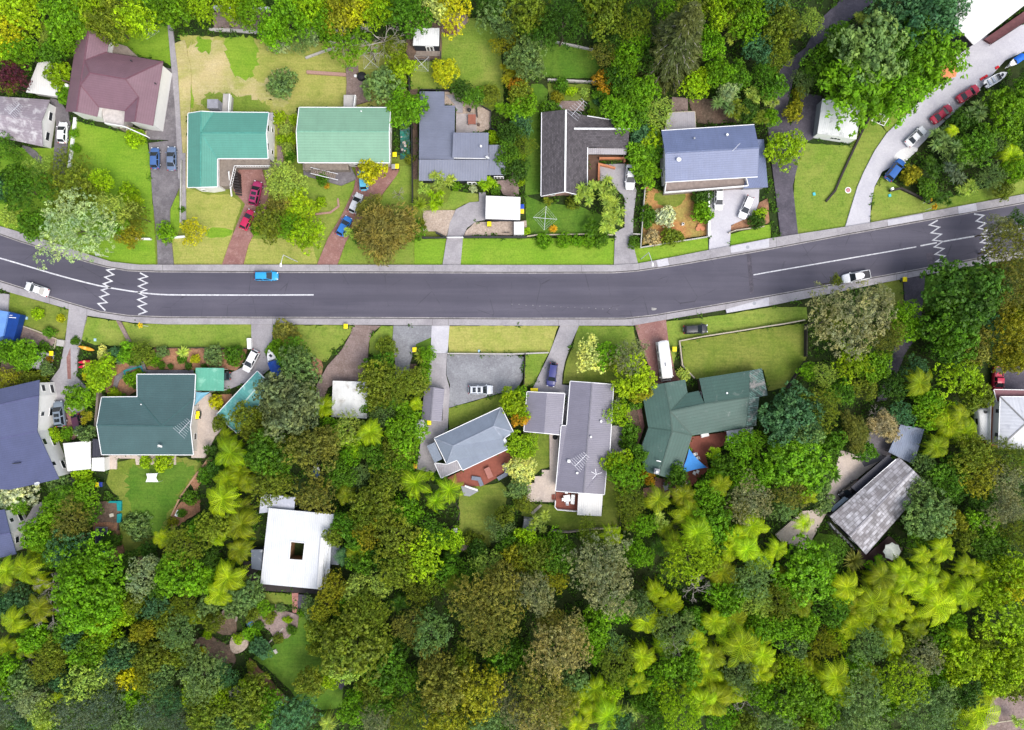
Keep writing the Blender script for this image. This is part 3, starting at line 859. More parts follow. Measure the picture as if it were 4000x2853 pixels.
CAPS = {}
ROOTS = {}
def house(name, label, cat, t, verts, faces, roof, wall=None, gut=None, inset=.45, th=.16, group=None, win=True, seed=1, uvdir=None, posts=None, frame=M_WHITE, z0=0.0, flat_g=False):
    """verts: 'k:x,y,h' survey points (h above ground); faces: strings of keys"""
    V = {}
    for tok in verts.split():
        k, q = tok.split('=')
        tt = t
        if ':' in q: tt, q = q.split(':')
        x, y, h = [float(a) for a in q.split(',')]
        V[k] = W(tt, x, y, h)
    F = [[V[k] for k in f.split('-')] for f in faces.split()]
    RD = []
    mb, loops = solid_roof(F, th, uvdir, RD)
    allp = [p for f in F for p in f]
    cx = sum(p[0] for p in allp) / len(allp); cy = sum(p[1] for p in allp) / len(allp)
    root = empty(name, (cx, cy, 0))
    tag(root, label, cat, group)
    ro = mb.build('roof', roof, root)
    if RD and 'r=310' not in verts and roof not in (R_SHING, R_WHITE):
        rc = MB()
        for a, b in RD: rc.beam((a[0], a[1], a[2] + .02), (b[0], b[1], b[2] + .02), .26, .07)
        k = roof.name
        rc.uv = {i: [(0, 0)] * 4 for i in range(len(rc.f))}
        rc.build('ridge_cap', CAPS.get(k) or CAPS.setdefault(k, plain(k + '_cap', CAPCOL.get(k, (.2, .2, .2)), .5)), root)
    rg = random.Random(seed)
    big = max(loops, key=lambda l: abs(area2(l)))
    big = big if area2(big) > 0 else big[::-1]
    EXCL.append([(p[0], p[1]) for p in big])
    if gut: gutters([big], 'gutter', root, mat=gut, flat_only=flat_g)
    if wall is not None:
        q = offset_poly(big, inset)
        n = len(q)
        m = MB()
        m.add([(x, y, z0 - .2) for x, y in q] + [(q[i][0], q[i][1], big[i][2] - th - .02) for i in range(n)],
              [(i, (i + 1) % n, n + (i + 1) % n, n + i) for i in range(n)])
        m.build('wall', wall, root)
        if win:
            for i in range(n):
                if (Vector(q[i]) - Vector(q[(i + 1) % n])).length > 1:
                    windows_on(q[i], q[(i + 1) % n], z0, min(big[i][2], big[(i + 1) % n][2]) - th, root, rg, frame)
    if posts is not None:
        q = offset_poly(big, .25)
        for i, p in enumerate(q):
            MB().tube((p[0], p[1], -.1), (p[0], p[1], big[i][2] - th), .06, n=6).build('post', posts, root)
        rf = MB()
        for i in range(len(q)):
            a, b = q[i], q[(i + 1) % len(q)]
            rf.beam((a[0], a[1], big[i][2] - th - .08), (b[0], b[1], big[(i + 1) % len(q)][2] - th - .08), .08, .15)
        rf.build('roof_beam', posts, root)
    ROOTS[label] = root
    root['_big'] = 0
    del root['_big']
    return root, V

def deck(label, t, s, z, mat, name='deck', cat='deck', rail=None, railm=None, railh=1.0, boards=True, slat=False):
    p = [(a[0], a[1]) for a in PTS(t, s, z)]
    p = ccw(p)
    EXCL.append(p)
    c = (sum(a[0] for a in p) / len(p), sum(a[1] for a in p) / len(p), 0)
    root = tag(empty(name, c), label, cat)
    m = MB().prism(p, z - .18, z, bottom=True)
    m.build('floor', mat, root)
    sk = MB()
    q = offset_poly(p, .06)
    n = len(q)
    sk.add([(x, y, -.1) for x, y in q] + [(x, y, z - .185) for x, y in q], [(i, (i + 1) % n, n + (i + 1) % n, n + i) for i in range(n)])
    sk.build('skirt', mat, root)
    if rail:
        pr = PTS(t, rail, z + railh)
        m = MB()
        for a, b in zip(pr, pr[1:]):
            if slat:
                m.beam(a, b, .10, .08)
                m.beam((a[0], a[1], z + .1), (b[0], b[1], z + .1), .05, .06)
                L = math.hypot(b[0] - a[0], b[1] - a[1])
                k = max(2, int(L / .45))
                for i in range(k + 1):
                    x, y = a[0] + (b[0] - a[0]) * i / k, a[1] + (b[1] - a[1]) * i / k
                    m.box((x, y, z + railh / 2), (.06, .06, railh - .09))
            else:
                m.beam((a[0], a[1], z + railh / 2), (b[0], b[1], z + railh / 2), .14, railh)
        m.build('railing', railm or M_WHITE, root)
    return root

CAPCOL = {'maroon_roof': (.15, .07, .09), 'lilac_roof': (.3, .26, .29), 'teal_roof': (.075, .27, .22), 'mint_roof': (.17, .35, .25), 'blue_roof': (.14, .17, .28), 'purple_roof': (.085, .09, .18), 'dark_green_roof': (.045, .10, .10), 'forest_green_roof': (.035, .075, .06), 'purple_grey_roof': (.15, .145, .175), 'blue_grey_roof': (.24, .27, .33), 'weathered_slab_roof': (.2, .19, .21), 'teal_carport_roof': (.4, .55, .5)}
R_MAROON = roofmat('maroon_roof', (.175, .098, .122), 'tile', .42, rough=.5)
R_LILAC = roofmat('lilac_roof', (.27, .23, .26), 'tile', .5, (.55, .53, .54), .25, rough=.3)
R_TEAL = roofmat('teal_roof', (.082, .262, .205), 'tile', .42, rough=.4, dirt=.08)
R_MINT = roofmat('mint_roof', (.178, .33, .228), 'tile', .5, rough=.38, dirt=.08)
R_GREY = roofmat('grey_rib_roof', (.16, .175, .235), 'rib', .62, rough=.4)
R_SHING = roofmat('charcoal_shingle_roof', (.07, .062, .068), 'shingle', .3, rough=.85, dirt=.25)
R_BLUE = roofmat('blue_roof', (.125, .155, .27), 'tile', .4, rough=.4)
R_PURP = roofmat('purple_roof', (.075, .086, .168), 'tile', .42, rough=.42)
R_DKGRN = roofmat('dark_green_roof', (.050, .100, .102), 'tile', .45, rough=.45)
R_DKGRN2 = roofmat('forest_green_roof', (.046, .098, .080), 'tile', .62, (.16, .19, .17), -.12, rough=.55)
R_WORN = roofmat('worn_green_tile_roof', (.055, .105, .09), 'slate', .38, (.30, .27, .26), .22, rough=.7)
R_PGREY = roofmat('purple_grey_roof', (.19, .18, .225), 'rib', .7, rough=.42)
R_BGREY = roofmat('blue_grey_roof', (.20, .235, .295), 'rib', .5, rough=.36)
R_WHITE = roofmat('white_roof', (.60, .62, .65), 'rib', .75, rough=.4, dirt=.1)
R_WHITEP = roofmat('white_flat_roof', (.70, .69, .67), 'rib', .8, rough=.5, dirt=.08)
R_RUSTW = roofmat('rust_flecked_white_roof', (.68, .69, .69), 'rib', .55, (.30, .27, .24), .12, rough=.5)
R_SHEDW = roofmat('streaked_white_roof', (.70, .71, .72), 'rib', .9, (.35, .33, .34), .06, rough=.45)
R_SLATE = roofmat('weathered_slab_roof', (.165, .155, .16), 'streak', .66, None, 0, rough=.75, dirt=.3)
R_CARP = roofmat('green_carport_roof', (.10, .36, .25), 'rib', .55, (.25, .5, .38), .15, rough=.3)
R_TCARP = roofmat('teal_carport_roof', (.10, .33, .30), 'rib', 1.1, (.28, .5, .46), .12, rough=.35)
R_CLEAR = roofmat('clear_sheet_roof', (.33, .31, .33), 'rib', .8, (.22, .19, .2), .2, rough=.3)
R_DARKF = roofmat('dark_flat_roof', (.03, .03, .045), 'rib', .6, rough=.5)
R_STEEL = roofmat('steel_blue_roof', (.15, .19, .28), 'rib', .8, (.1, .12, .18), .2, rough=.4)
W_WHITE = plain('white_wall', (.72, .71, .69), .7, .06)
W_CREAM = plain('cream_wall', (.6, .57, .52), .7, .08)
W_DARK = plain('dark_wall', (.03, .032, .045), .7, .2)
W_GREY = plain('grey_wall', (.26, .27, .29), .75, .12)
W_PINK = M_BRICK
W_BROWN = plain('brown_wall', (.12, .08, .065), .8, .2)

# --- north of the road
r, V = house('house', 'two-storey white house under the maroon tiled roof', 'house', 'A0',
    'a=690,275,5 b=790,262,6.6 c=975,335,5 d=950,465,5 e=1450,548,5 f=1360,1120,5 g=1200,1085,6.3 h=1103,1083,5 i=1110,990,5 j=880,955,5 k=862,1040,5 l=680,995,6.6 m=582,993,5 n=750,540,6.6 o=800,650,7.7 p=1115,705,7.7 q=1233,865,6.3 r=715,755,6.6',
    'm-a-b-n-r-l n-o-r b-c-d-n n-d-e-p-o r-o-p-q-i-j r-j-k-l p-e-f-g-q q-g-h-i', R_MAROON, W_WHITE, None, seed=2, win=False)
for t, x, y in (('A0', 1165, 540), ('A0', 1380, 742)): vent(r, t, x, y, 6.3, .14, M_DARKM)
MB().tube(W('A0', 615, 735, 4.5), W('A0', 555, 715, 5.6), .16).build('flue', W_BROWN, r)
MB().lathe(W('A0', 598, 775, 3.4), [(.1, 0), (.55, .05), (.5, .5), (.1, .6)], 14).build('water_tank', M_WHITE, r)
deck('pale balcony with white solid railing under the maroon roof', 'A0', '905,960 1110,985 1100,1120 925,1090', 3.2, plain('balcony_floor', (.52, .48, .46), .8), rail='930,1095 1105,1125 1310,1215', railm=M_WHITE)
st = tag(empty('staircase', W('A0', 1190, 1160, 0)), 'flight of steps down from the balcony of the maroon-roofed house', 'steps')
for i in range(10):
    x, y, _ = W('A0', 1050 + i * 27, 1112 + i * 8.5, 3.0 - i * .28)
    MB().box((x, y, 1.5 - i * .14), (.27, 1.0, 3.0 - i * .28), R(-17)).build('step', M_PALET if i % 2 else M_TIMB, st)
deck('weathered timber deck behind the maroon-roofed house', 'A0', '985,370 1130,415 1225,505 960,465', 2.6, M_TIMB, rail='985,345 1025,395', railm=M_WHITE)
r, V = house('house', 'white house with a streaked lilac-grey roof, cut by the picture edge', 'house', 'A0',
    'a=-90,852,3 b=443,890,3 r=368,1083,4.4 c=380,1305,3 d=-90,1203,3 s=-90,1010,4.4', 'a-b-r-s s-r-c-d', R_LILAC, W_WHITE, None, seed=3)
yagi(r, 'A0', 130, 970, 5.6, R(45), 2.6)
house('garage', 'flat white-roofed garage beside the purple-leaved tree', 'garage', 'A0', 'a=335,560,2.7 b=468,540,2.7 c=520,862,2.7 d=230,822,2.7', 'a-b-c-d', R_WHITEP, W_WHITE, None, win=False)
r, V = house('house', 'white two-storey house with the bright teal L-shaped roof', 'house', 'S',
    'a=735,444,5 b=786,436,6.3 c=834,439,5 d=1049,441,5 e=1039,520,6.3 f=1046,619,5 g=848,619,5 h=848,729,5 i=783,731,6.3 j=733,732,5 t=785,520,6.3',
    'a-b-t-i-j b-c-t c-d-e-t t-e-f-g t-g-h-i', R_TEAL, W_WHITE, M_GUT, seed=4)
MB().box(W('A0', 1932, 960, 2.2), (2.0, 1.7, 4.4)).build('chimney', plain('chimney_grey', (.25, .25, .28), .8), r)
house('carport', 'grey lean-to roof at the gable end of the teal-roofed house', 'lean-to', 'B0', 'a=112,1003,3.4 b=152,1003,3.2 c=150,1072,3.2 d=112,1062,3.4', 'a-b-c-d', R_CLEAR, None, None, posts=M_WHITE)
deck('footbridge from the back lawn to the teal-roofed house', 'A0', '1985,835 2040,835 2030,995 1975,995', 2.3, M_CONC, 'footbridge', 'footbridge', '2040,835 2030,995')
deck('grey balcony with white railing round the inside corner of the teal-roofed house', 'A1', '1935,45 2400,45 2400,115 2080,115 2040,290 1935,290', 2.8, M_TIMB, rail='2400,110 2085,110 2045,285', slat=True)
st = tag(empty('staircase', W('A1', 2090, 280, 0)), 'dark timber staircase below the teal-roofed house balcony', 'steps')
for i in range(9):
    x, y, _ = W('A1', 2075 + i * 6, 165 + i * 25, 2.6 - i * .28)
    MB().box((x, y, (2.6 - i * .28) / 2), (1.3, .34, 2.6 - i * .28), R(-10)).build('step', M_DTIMB, st)
MB().beam(W('A1', 2035, 160, 3.4), W('A1', 2062, 380, 1.0), .12, .5).build('railing', M_WHITE, st)
r, V = house('house', 'white house with the pale mint green gable roof', 'house', 'B0',
    'a=385,958,4.8 b=1195,960,4.8 c=1182,1172,6 d=1185,1447,4.8 e=375,1445,4.8 f=361,1170,6', 'a-b-c-f f-c-d-e', R_MINT, W_CREAM, M_GUT, seed=5)
vent(r, 'B0', 935, 990, 5.2, .14)
deck('concrete bridge walkway from the lawn to the mint-roofed house', 'B0', '780,845 882,845 868,958 778,958', 2.2, M_CONC, 'footbridge', 'footbridge', '882,845 868,958')
dk = deck('grey timber deck on the road side of the mint-roofed house', 'B0', '420,1450 815,1450 825,1512 420,1512', 2.3, M_TIMB, rail='420,1450 420,1512 640,1512', railm=M_TIMB, slat=True)
st = tag(empty('staircase', W('B1', 600, 190, 0)), 'long slatted grey stair ramp below the mint-roofed house', 'steps')
for i in range(14):
    x, y, _ = W('B1', 495 + i * 17, 155 + i * 4.2, 2.3 - i * .15)
    MB().box((x, y, (2.3 - i * .15) / 2), (.28, 1.15, 2.3 - i * .15), R(-13)).build('step', M_TIMB, st)
for y0 in (125, 178):
    MB().beam(W('B1', 485, y0, 3.2), W('B1', 730, y0 + 58, 1.1), .1, .12).build('railing', M_ALU, st)
r, V = house('shed', 'small white-roofed sleepout with french doors and a porch', 'sleepout', 'B0', 'a=1410,252,3.2 b=1632,250,3.2 c=1627,410,2.8 d=1395,405,2.8', 'a-b-c-d', R_SHEDW, W_DARK, None, inset=.12, win=False)
MB().box(W('B0', 1548, 437, 1.2), (1.55, .12, 2.2)).build('door', M_WHITE, r)
MB().box((W('B0', 1548, 437, 1.2)[0] - .33, W('B0', 1548, 437, 1.2)[1] - .05, 1.3), (.4, .06, 1.6)).build('pane', M_GLASS, r)
MB().box((W('B0', 1548, 437, 1.2)[0] + .33, W('B0', 1548, 437, 1.2)[1] - .05, 1.3), (.4, .06, 1.6)).build('pane', M_GLASS, r)
deck('grey porch of the small white-roofed sleepout', 'B0', '1428,455 1640,455 1640,500 1410,500', .4, M_TIMB, 'porch', 'porch', '1640,455 1640,528 1405,528', M_DARKM, 1.0, slat=True)
r, V = house('house', 'dark house with the blue-grey ribbed metal roof in stepped parts', 'house', 'B0',
    'a=1455,815,3.3 b=1675,815,3.9 c=1677,940,3.9 d=1770,940,4.1 e=1762,1418,4.1 f=1450,1418,3.3', 'a-b-c-d-e-f', R_GREY, W_DARK, None, seed=6)
def wing(root, t, verts, faces, roof, wall, name='wing_roof', inset=.3, z0=0.0, gut=None, th=.16):
    V = {}
    for tok in verts.split():
        k, q = tok.split('=')
        tt = t
        if ':' in q: tt, q = q.split(':')
        x, y, h = [float(a) for a in q.split(',')]
        V[k] = W(tt, x, y, h)
    mb, loops = solid_roof([[V[k] for k in f.split('-')] for f in faces.split()], th)
    mb.build(name, roof, root)
    big = max(loops, key=lambda l: abs(area2(l)))
    big = big if area2(big) > 0 else big[::-1]
    EXCL.append([(p[0], p[1]) for p in big])
    if gut: gutters([big], 'gutter', root, mat=gut)
    if wall:
        q = offset_poly(big, inset); n = len(q)
        MB().add([(x, y, z0 - .2) for x, y in q] + [(q[i][0], q[i][1], big[i][2] - th - .02) for i in range(n)], [(i, (i + 1) % n, n + (i + 1) % n, n + i) for i in range(n)]).build('wing_wall', wall, root)
wing(r, 'B0', 'a=1450,1421,3.95 b=2068,1421,3.95 c=B1:2050,244,2.9 d=B1:1450,242,2.9', 'a-b-c-d', R_GREY, W_DARK)
wing(r, 'B0', 'a=2071,1290,4.0 b=2221,1290,4.0 c=B1:2216,192,3.0 d=B1:2053,192,3.0', 'a-b-c-d', R_GREY, W_DARK)
wing(r, 'B0', 'a=1755,1180,5.3 b=2069,1182,5.3 c=2063,1407,4.7 d=1745,1402,4.7', 'a-b-c-d', R_GREY, W_DARK)
MB().beam(W('B0', 1760, 1408, 4.55), W('B0', 2050, 1412, 4.55), .1, .18).build('gutter', M_GUT, r)
dish(r, 'B0', 2057, 1408, 5.2, R(60)); vent(r, 'B0', 2000, 1300, 5.7, .22)
for x0, y0, w in ((1940, 265, 2.6), (2160, 215, 1.9)):
    c = W('B1', x0, y0, 1.6)
    fr = MB().box(c, (w, .12, 1.6)).build('window', M_WHITE, r)
    for k in (-1, 0, 1): MB().box((c[0] + k * w / 3.2, c[1] - .05, c[2]), (w / 4.5, .06, 1.2)).build('pane', M_GLASS, fr)
deck('pale weathered patio deck beside the stepped metal roof', 'B0', '1780,1012 1962,1012 1962,1178 1780,1178', .3, plain('silvered_timber', (.40, .36, .35), .85))
r, V = house('house', 'brick house with charcoal shingle roof and white ridge capping', 'house', 'C0',
    'a=264,1000,3.3 b=480,975,4.9 c=668,1035,3.3 d=1042,1095,3.3 e=1045,1148,4.3 f=1032,1322,3.3 g=672,1310,3.3 h=C1:668,385,3.3 i=C1:472,338,4.9 j=C1:258,378,3.3 k=550,1146,4.3',
    'a-b-i-j b-c-k-g-h-i c-d-e-k k-e-f-g', R_SHING, W_PINK, None, seed=7)
cap = MB()
cap.beam(W('C0', 480, 978, 4.98), W('C1', 472, 338, 4.98), .32, .1)
cap.build('ridge_cap', M_GUT, r)
MB().beam(W('C0', 552, 1146, 4.38), W('C0', 1044, 1148, 4.38), .32, .1).build('ridge_cap', M_GUT, r)
g_ = MB()
for a, b in ((('C0', 264, 1002, 3.25), ('C1', 258, 378, 3.25)), (('C0', 672, 1312, 3.25), ('C1', 670, 385, 3.25)), (('C1', 258, 380, 3.2), ('C1', 472, 341, 4.8)), (('C1', 668, 387, 3.2), ('C1', 472, 341, 4.8)), (('C0', 668, 1033, 3.25), ('C0', 1042, 1093, 3.25))):
    g_.beam(W(*a), W(*b), .16, .14)
g_.build('gutter', M_GUT, r)
yagi(r, 'C0', 585, 965, 6.4, R(50), 3.6)
house('pergola', 'clear-roofed pergola strip beside the charcoal shingle roof', 'pergola', 'C0', 'a=672,1318,2.9 b=1022,1322,2.9 c=1015,1376,2.7 d=670,1372,2.7', 'a-b-c-d', R_CLEAR, None, None, posts=M_PALET)
deck('dark brown deck in the corner of the charcoal-roofed house', 'C0', '678,1378 1005,1382 1005,1400 775,1400 770,1594 C1:770,240 C1:678,240', .25, plain('brown_deck', (.12, .07, .05), .8))
m = MB()
def lowwall(label, t, s, h, w, mat, name='garden_wall', cat='wall', z0=-.2):
    p = PTS(t, s, h)
    o = MB().ribbon(p, w, z0, h).build(name, mat)
    off = o.data.vertices[0].co.copy()
    return tag(o, label, cat)
lowwall('L-shaped terracotta planter wall beside the brown deck', 'C0', '778,1406 1000,1406 1003,1440', 1.0, .35, M_TERRA)
lowwall('slanting terracotta wall at the head of the narrow drive', 'C1', '772,235 775,92 920,128', 1.0, .35, M_TERRA)
r, V = house('house', 'house with the blue tiled gable roof and long front balcony', 'house', 'C0',
    'a=1330,1165,5.2 b=2155,1112,5.2 c=2197,1315,6.6 d=C1:2185,205,5.2 e=C1:1365,253,5.2 f=1362,1362,6.6', 'a-b-c-f f-c-d-e', R_BLUE, W_WHITE, M_GUT, seed=8, flat_g=True)
wing(r, 'S', 'a=2950,545,3.2 b=2984,545,3.0 c=3000,732,2.7 d=2905,736,2.9', 'a-b-c-d', R_BLUE, W_GREY)
dish(r, 'C0', 1487, 1416, 6.9, R(250)); vent(r, 'C0', 1915, 1198, 6.2, .25); vent(r, 'C0', 1622, 1230, 6.2, .2, M_GREYM)
m = MB(); m.beam(W('C0', 1960, 1345, 8), W('C0', 2030, 1275, 8), .06, .05); m.tube(W('C0', 1985, 1325, 6.2), W('C0', 1995, 1315, 8), .04)
m.build('antenna', M_ALU, r)
deck('balcony with white solid railing along the blue-roofed house', 'C1', '1372,262 2085,216 2105,290 1362,350', 2.7, plain('balcony_boards', (.27, .22, .20), .85), 'balcony', 'balcony', '1372,262 1360,345 2103,285 2085,216', M_WHITE, .95)
house('pergola', 'glazed lattice pergola behind the blue-roofed house', 'pergola', 'C0', 'a=1395,1005,2.7 b=1625,995,2.7 c=1632,1140,2.5 d=1360,1162,2.5', 'a-b-c-d', R_CLEAR, None, M_PALET, posts=M_PALET)
house('house', 'large building with the plain white roof at the top right corner', 'building', 'D0', 'a=1690,-60,6 b=1660,220,6 c=1830,402,6 d=2420,-60,6', 'a-b-c-d', R_WHITEP, W_DARK, None, inset=.1, seed=9, win=False)
deck('maroon boardwalk with slatted edge beside the large white roof', 'D0', '1925,350 2340,60 2400,120 1990,390', .9, plain('maroon_boards', (.14, .055, .06), .8), 'boardwalk', 'boardwalk', '1990,392 2400,125', M_DTIMB, .9, slat=True)
r, V = house('shed', 'white corrugated shed below the big spreading tree', 'shed', 'D0', 'a=485,880,3.2 b=838,925,3.2 c=786,1240,2.7 d=440,1187,2.7', 'a-b-c-d', roofmat('moss_flecked_white_roof', (.74, .75, .74), 'rib', .75, (.22, .23, .23), .05, rough=.45), W_GREY, None, inset=.1, win=False)
a_, b_ = W('D0', 440, 1187, 2.7), W('D0', 786, 1240, 2.7)
wl = math.hypot(b_[0] - a_[0], b_[1] - a_[1]); wa = math.atan2(b_[1] - a_[1], b_[0] - a_[0])
mx, my = (a_[0] + b_[0]) / 2, (a_[1] + b_[1]) / 2
nx, ny = math.sin(wa), -math.cos(wa)
MB().box((mx + nx * -.04, my + ny * -.04, 1.2), (wl - .25, .08, 2.6), wa).build('front_wall', M_WHITE, r)
wf = MB().box((mx + nx * .03 + .3, my + ny * .03, 1.45), (2.1, .06, .75), wa).build('window', M_WHITE, r)
for k in (-1, 0, 1):
    MB().box((mx + nx * .05 + .3 + math.cos(wa) * k * .66, my + ny * .05 + math.sin(wa) * k * .66, 1.45), (.55, .06, .58), wa).build('pane', M_GLASS, wf)

# --- south of the road
r, V = house('house', 'large white-walled house with the purple-blue roof in three falls', 'house', 'A2',
    'a=-90,748,5.2 b=350,648,5.2 c=344,792,6.4 d=331,1105,5.4 e=525,1528,4.9 f=95,1625,4.9 g=-90,1620,4.9 h=-90,1190,5.4 i=-90,888,6.4', 'a-b-c-i i-c-d-h h-d-e-f-g', R_PURP, W_WHITE, None, seed=11)
MB().box(W('A2', 148, 1390, 5.5), (1.5, .14, .3), R(6)).build('roof_vent', M_DARKM, r)
dish(r, 'A2', 330, 1575, 5.6, R(80))
house('carport', 'flat white carport roof between the purple and dark green roofs', 'carport', 'A2', 'a=560,1213,2.7 b=805,1190,2.7 c=805,1440,2.6 d=600,1462,2.6', 'a-b-c-d', R_WHITEP, None, None, posts=M_WHITE)
house('shed', 'small white garden shed at the corner of the dark green roof', 'shed', 'A2', 'a=818,1342,2.5 b=926,1338,2.5 c=930,1462,2.3 d=814,1456,2.3', 'a-b-c-d', R_WHITEP, W_WHITE, None, inset=.08, win=False)
house('carport', 'narrow grey lean-to roof against the dark green roof', 'lean-to', 'A2', 'a=824,1172,2.5 b=884,1176,2.5 c=892,1332,2.3 d=820,1334,2.3', 'a-b-c-d', R_DARKF, None, None, posts=M_WHITE)
r, V = house('house', 'house with the dark blue-green tiled roof and white gutters', 'house', 'A2',
    'a=905,803,3.2 b=1222,800,3.75 c=1220,600,3.2 d=1736,600,3.2 e=1727,812,3.75 f=1690,1060,4.8 g=1717,1313,3.2 h=905,1311,3.2 i=862,1050,4.8 t=1435,1060,4.8',
    'a-b-t-i c-d-e-t-b e-f-t i-t-f-g-h', R_DKGRN, W_CREAM, M_GUT, seed=12)
yagi(r, 'A2', 1640, 1068, 6.0, R(48), 3.0); dish(r, 'A2', 1425, 1232, 4.6, R(260)); vent(r, 'A2', 1255, 866, 4.0, .12)
house('carport', 'square bright green sheet carport joined to the dark green roof', 'carport', 'A2', 'a=1740,540,2.7 b=1992,543,2.7 c=1990,746,2.5 d=1740,742,2.5', 'a-b-c-d', R_CARP, None, None, posts=M_WHITE)
house('carport', 'long slanted teal carport with a pale ridge', 'carport', 'O', 'a=482,922,2.5 b=572,826,2.5 r=588,842,2.9 c=606,860,2.5 d=528,964,2.5 s=503,943,2.9', 'a-b-r-s s-r-c-d', R_TCARP, None, M_GUT, posts=M_WHITE)
house('shed', 'square shed with rust-flecked white roof at the end of the brown gravel', 'shed', 'B2', 'a=683,655,2.8 b=997,667,2.8 c=985,992,2.4 d=672,978,2.4', 'a-b-c-d', R_RUSTW, W_GREY, None, inset=.12)
house('garage', 'small grey gabled garage beside the concrete drive', 'garage', 'B2', 'a=1497,715,2.6 r=1577,714,3.2 b=1676,728,2.6 c=1650,1018,2.6 s=1553,1012,3.2 d=1472,1003,2.6', 'a-r-s-d r-b-c-s', R_PGREY, W_WHITE, None, inset=.2)
house('shed', 'narrow white shed roof below the small grey garage', 'shed', 'B2', 'a=1415,1000,2.1 b=1492,1005,2.1 c=1483,1178,1.9 d=1440,1170,1.9', 'a-b-c-d', R_WHITE, W_WHITE, None, inset=.06, win=False)
r, V = house('house', 'angled house with the blue-grey hipped roof above the red deck', 'house', 'B2',
    'A=1587,1168,3.2 B=2180,893,3.2 C=2288,1113,3.2 D=2195,1172,3.2 E=2237,1263,3.2 F=1838,1450,3.2 G=1790,1360,3.2 H=1698,1396,3.2 P=1755,1237,4.7 Q=2115,1062,4.7',
    'A-B-Q-P A-P-H P-Q-D-E-F-G-H B-C-Q C-D-Q', R_BGREY, W_WHITE, M_GUT, seed=14)
wing(r, 'B2', 'a=1518,1235,2.8 b=1590,1202,2.9 c=1657,1352,2.9 d=1588,1385,2.8', 'a-b-c-d', R_BGREY, W_GREY)
dish(r, 'B2', 2222, 1185, 3.9, R(200))
house('pergola', 'clear-roofed lattice pergola at the lower corner of the blue-grey hipped roof', 'pergola', 'B2', 'a=1590,1390,2.6 b=1692,1402,2.6 c=1788,1366,2.6 d=1826,1440,2.6 e=1648,1518,2.6', 'a-b-c-d-e', R_CLEAR, None, M_GUT, posts=M_WHITE)
deck('red-brown deck with grey benches beside the blue-grey hipped roof', 'B2', '1700,1520 1838,1452 2237,1266 2290,1340 2270,1450 2010,1594 1800,1594', .5, M_REDD)
house('garage', 'purple-grey gabled garage with two yellow bins at its door', 'garage', 'C2', 'a=135,755,2.7 r=310,764,3.5 b=468,770,2.7 c=434,1135,2.7 s=286,1120,3.5 d=108,1104,2.7', 'a-r-s-d r-b-c-s', R_PGREY, W_WHITE, M_GUT, inset=.25)
r, V = house('house', 'long house with the purple-grey ribbed gable roof', 'house', 'C2',
    'a=520,662,3 r=712,676,4.3 b=902,691,3 c=868,1290,3 d=898,1300,3 e=888,1413,3 f=841,1413,3 g=C3:820,415,3 s=C3:637,402,4.3 h=C3:390,382,3 i=440,1056,3 j=488,1058,3', 'a-r-s-h-i-j r-b-c-d-e-f-g-s', R_PGREY, W_WHITE, M_GUT, seed=15)
yagi(r, 'C2', 610, 1365, 5.6, R(45), 3.0); vent(r, 'C2', 792, 1016, 4.0, .25); vent(r, 'C2', 702, 1155, 4.6, .22); vent(r, 'C2', 580, 1476, 4.1, .25)
MB().box(W('C2', 506, 1370, 3.7), (.55, .55, .3)).build('skylight', M_WHITE, r)
m = MB(); c = W('C2', 750, 1490, 5.4)
m.tube((c[0], c[1], 3.6), c, .03)
for a in (20, 100, 150, 230): m.beam(c, (c[0] + math.cos(R(a)) * 1.1, c[1] + math.sin(R(a)) * 1.1, c[2]), .07, .05)
m.build('antenna', M_ALU, r)
house('carport', 'flat white canopy roof at the lower end of the long purple-grey roof', 'canopy', 'C3', 'a=590,404,2.7 b=808,419,2.7 c=795,608,2.6 d=580,597,2.6', 'a-b-c-d', R_WHITEP, None, None, posts=M_WHITE)
deck('red deck with white railing below the long purple-grey roof', 'C3', '392,395 588,408 580,560 400,548 385,525', .7, M_REDD, rail='585,568 402,552 382,528 388,470', railm=M_WHITE, railh=.9)
st = tag(empty('staircase', W('C3', 352, 440, 0)), 'red steps from the paved terrace up to the red deck', 'steps')
for i in range(4):
    x, y, _ = W('C3', 326 + i * 17, 438, .2 + i * .15)
    MB().box((x, y, .1 + i * .075), (.34, 1.0, .2 + i * .15)).build('step', M_REDD, st)
r, V = house('house', 'rambling house with the dark forest green star-shaped roof', 'house', 'C2',
    'a=1148,712,3.2 b=1360,676,4.3 c=1540,645,3.2 d=1562,765,3.2 e=1660,745,3.2 x=1715,862,4.3 f=1665,635,3.2 g=2110,566,3.2 m=2110,805,4.3 n=2080,1072,3.2 o=1603,1142,3.2 T=1408,928,4.5 q=1425,1102,4.3 p=1212,1072,3.2 s=1310,1497,4.1 u=1128,1320,3.2 v=1205,1470,3.2 w=1480,1550,3.2',
    'a-b-T-q-p b-c-d-T d-e-x-T x-f-g-m T-x-m-n-o T-o-q p-q-s-v-u q-o-w-s', R_DKGRN2, W_BROWN, None, seed=16)
wing(r, 'C2', 'a=2112,566,3.2 b=2222,545,3.2 c=2276,785,3.4 d=2200,800,4.25 e=2170,1056,3.2 f=2082,1072,3.2 g=2112,805,4.3', 'a-b-c-d-g g-d-e-f', R_WORN, W_BROWN)
vent(r, 'C2', 1912, 765, 4.1, .2)
MB().box(W('C2', 1285, 1460, 4.5), (1.0, 1.0, .9), R(-12)).build('chimney', W_GREY, r)
MB().tube(W('C2', 1288, 1466, 4.9), W('C2', 1290, 1468, 5.5), .25).build('flue', M_WHITE, r)
m = MB(); m.beam(W('C2', 1285, 1365, 4.7), W('C2', 1325, 1375, 4.7), .16, .14); m.build('pipe', M_WHITE, r)
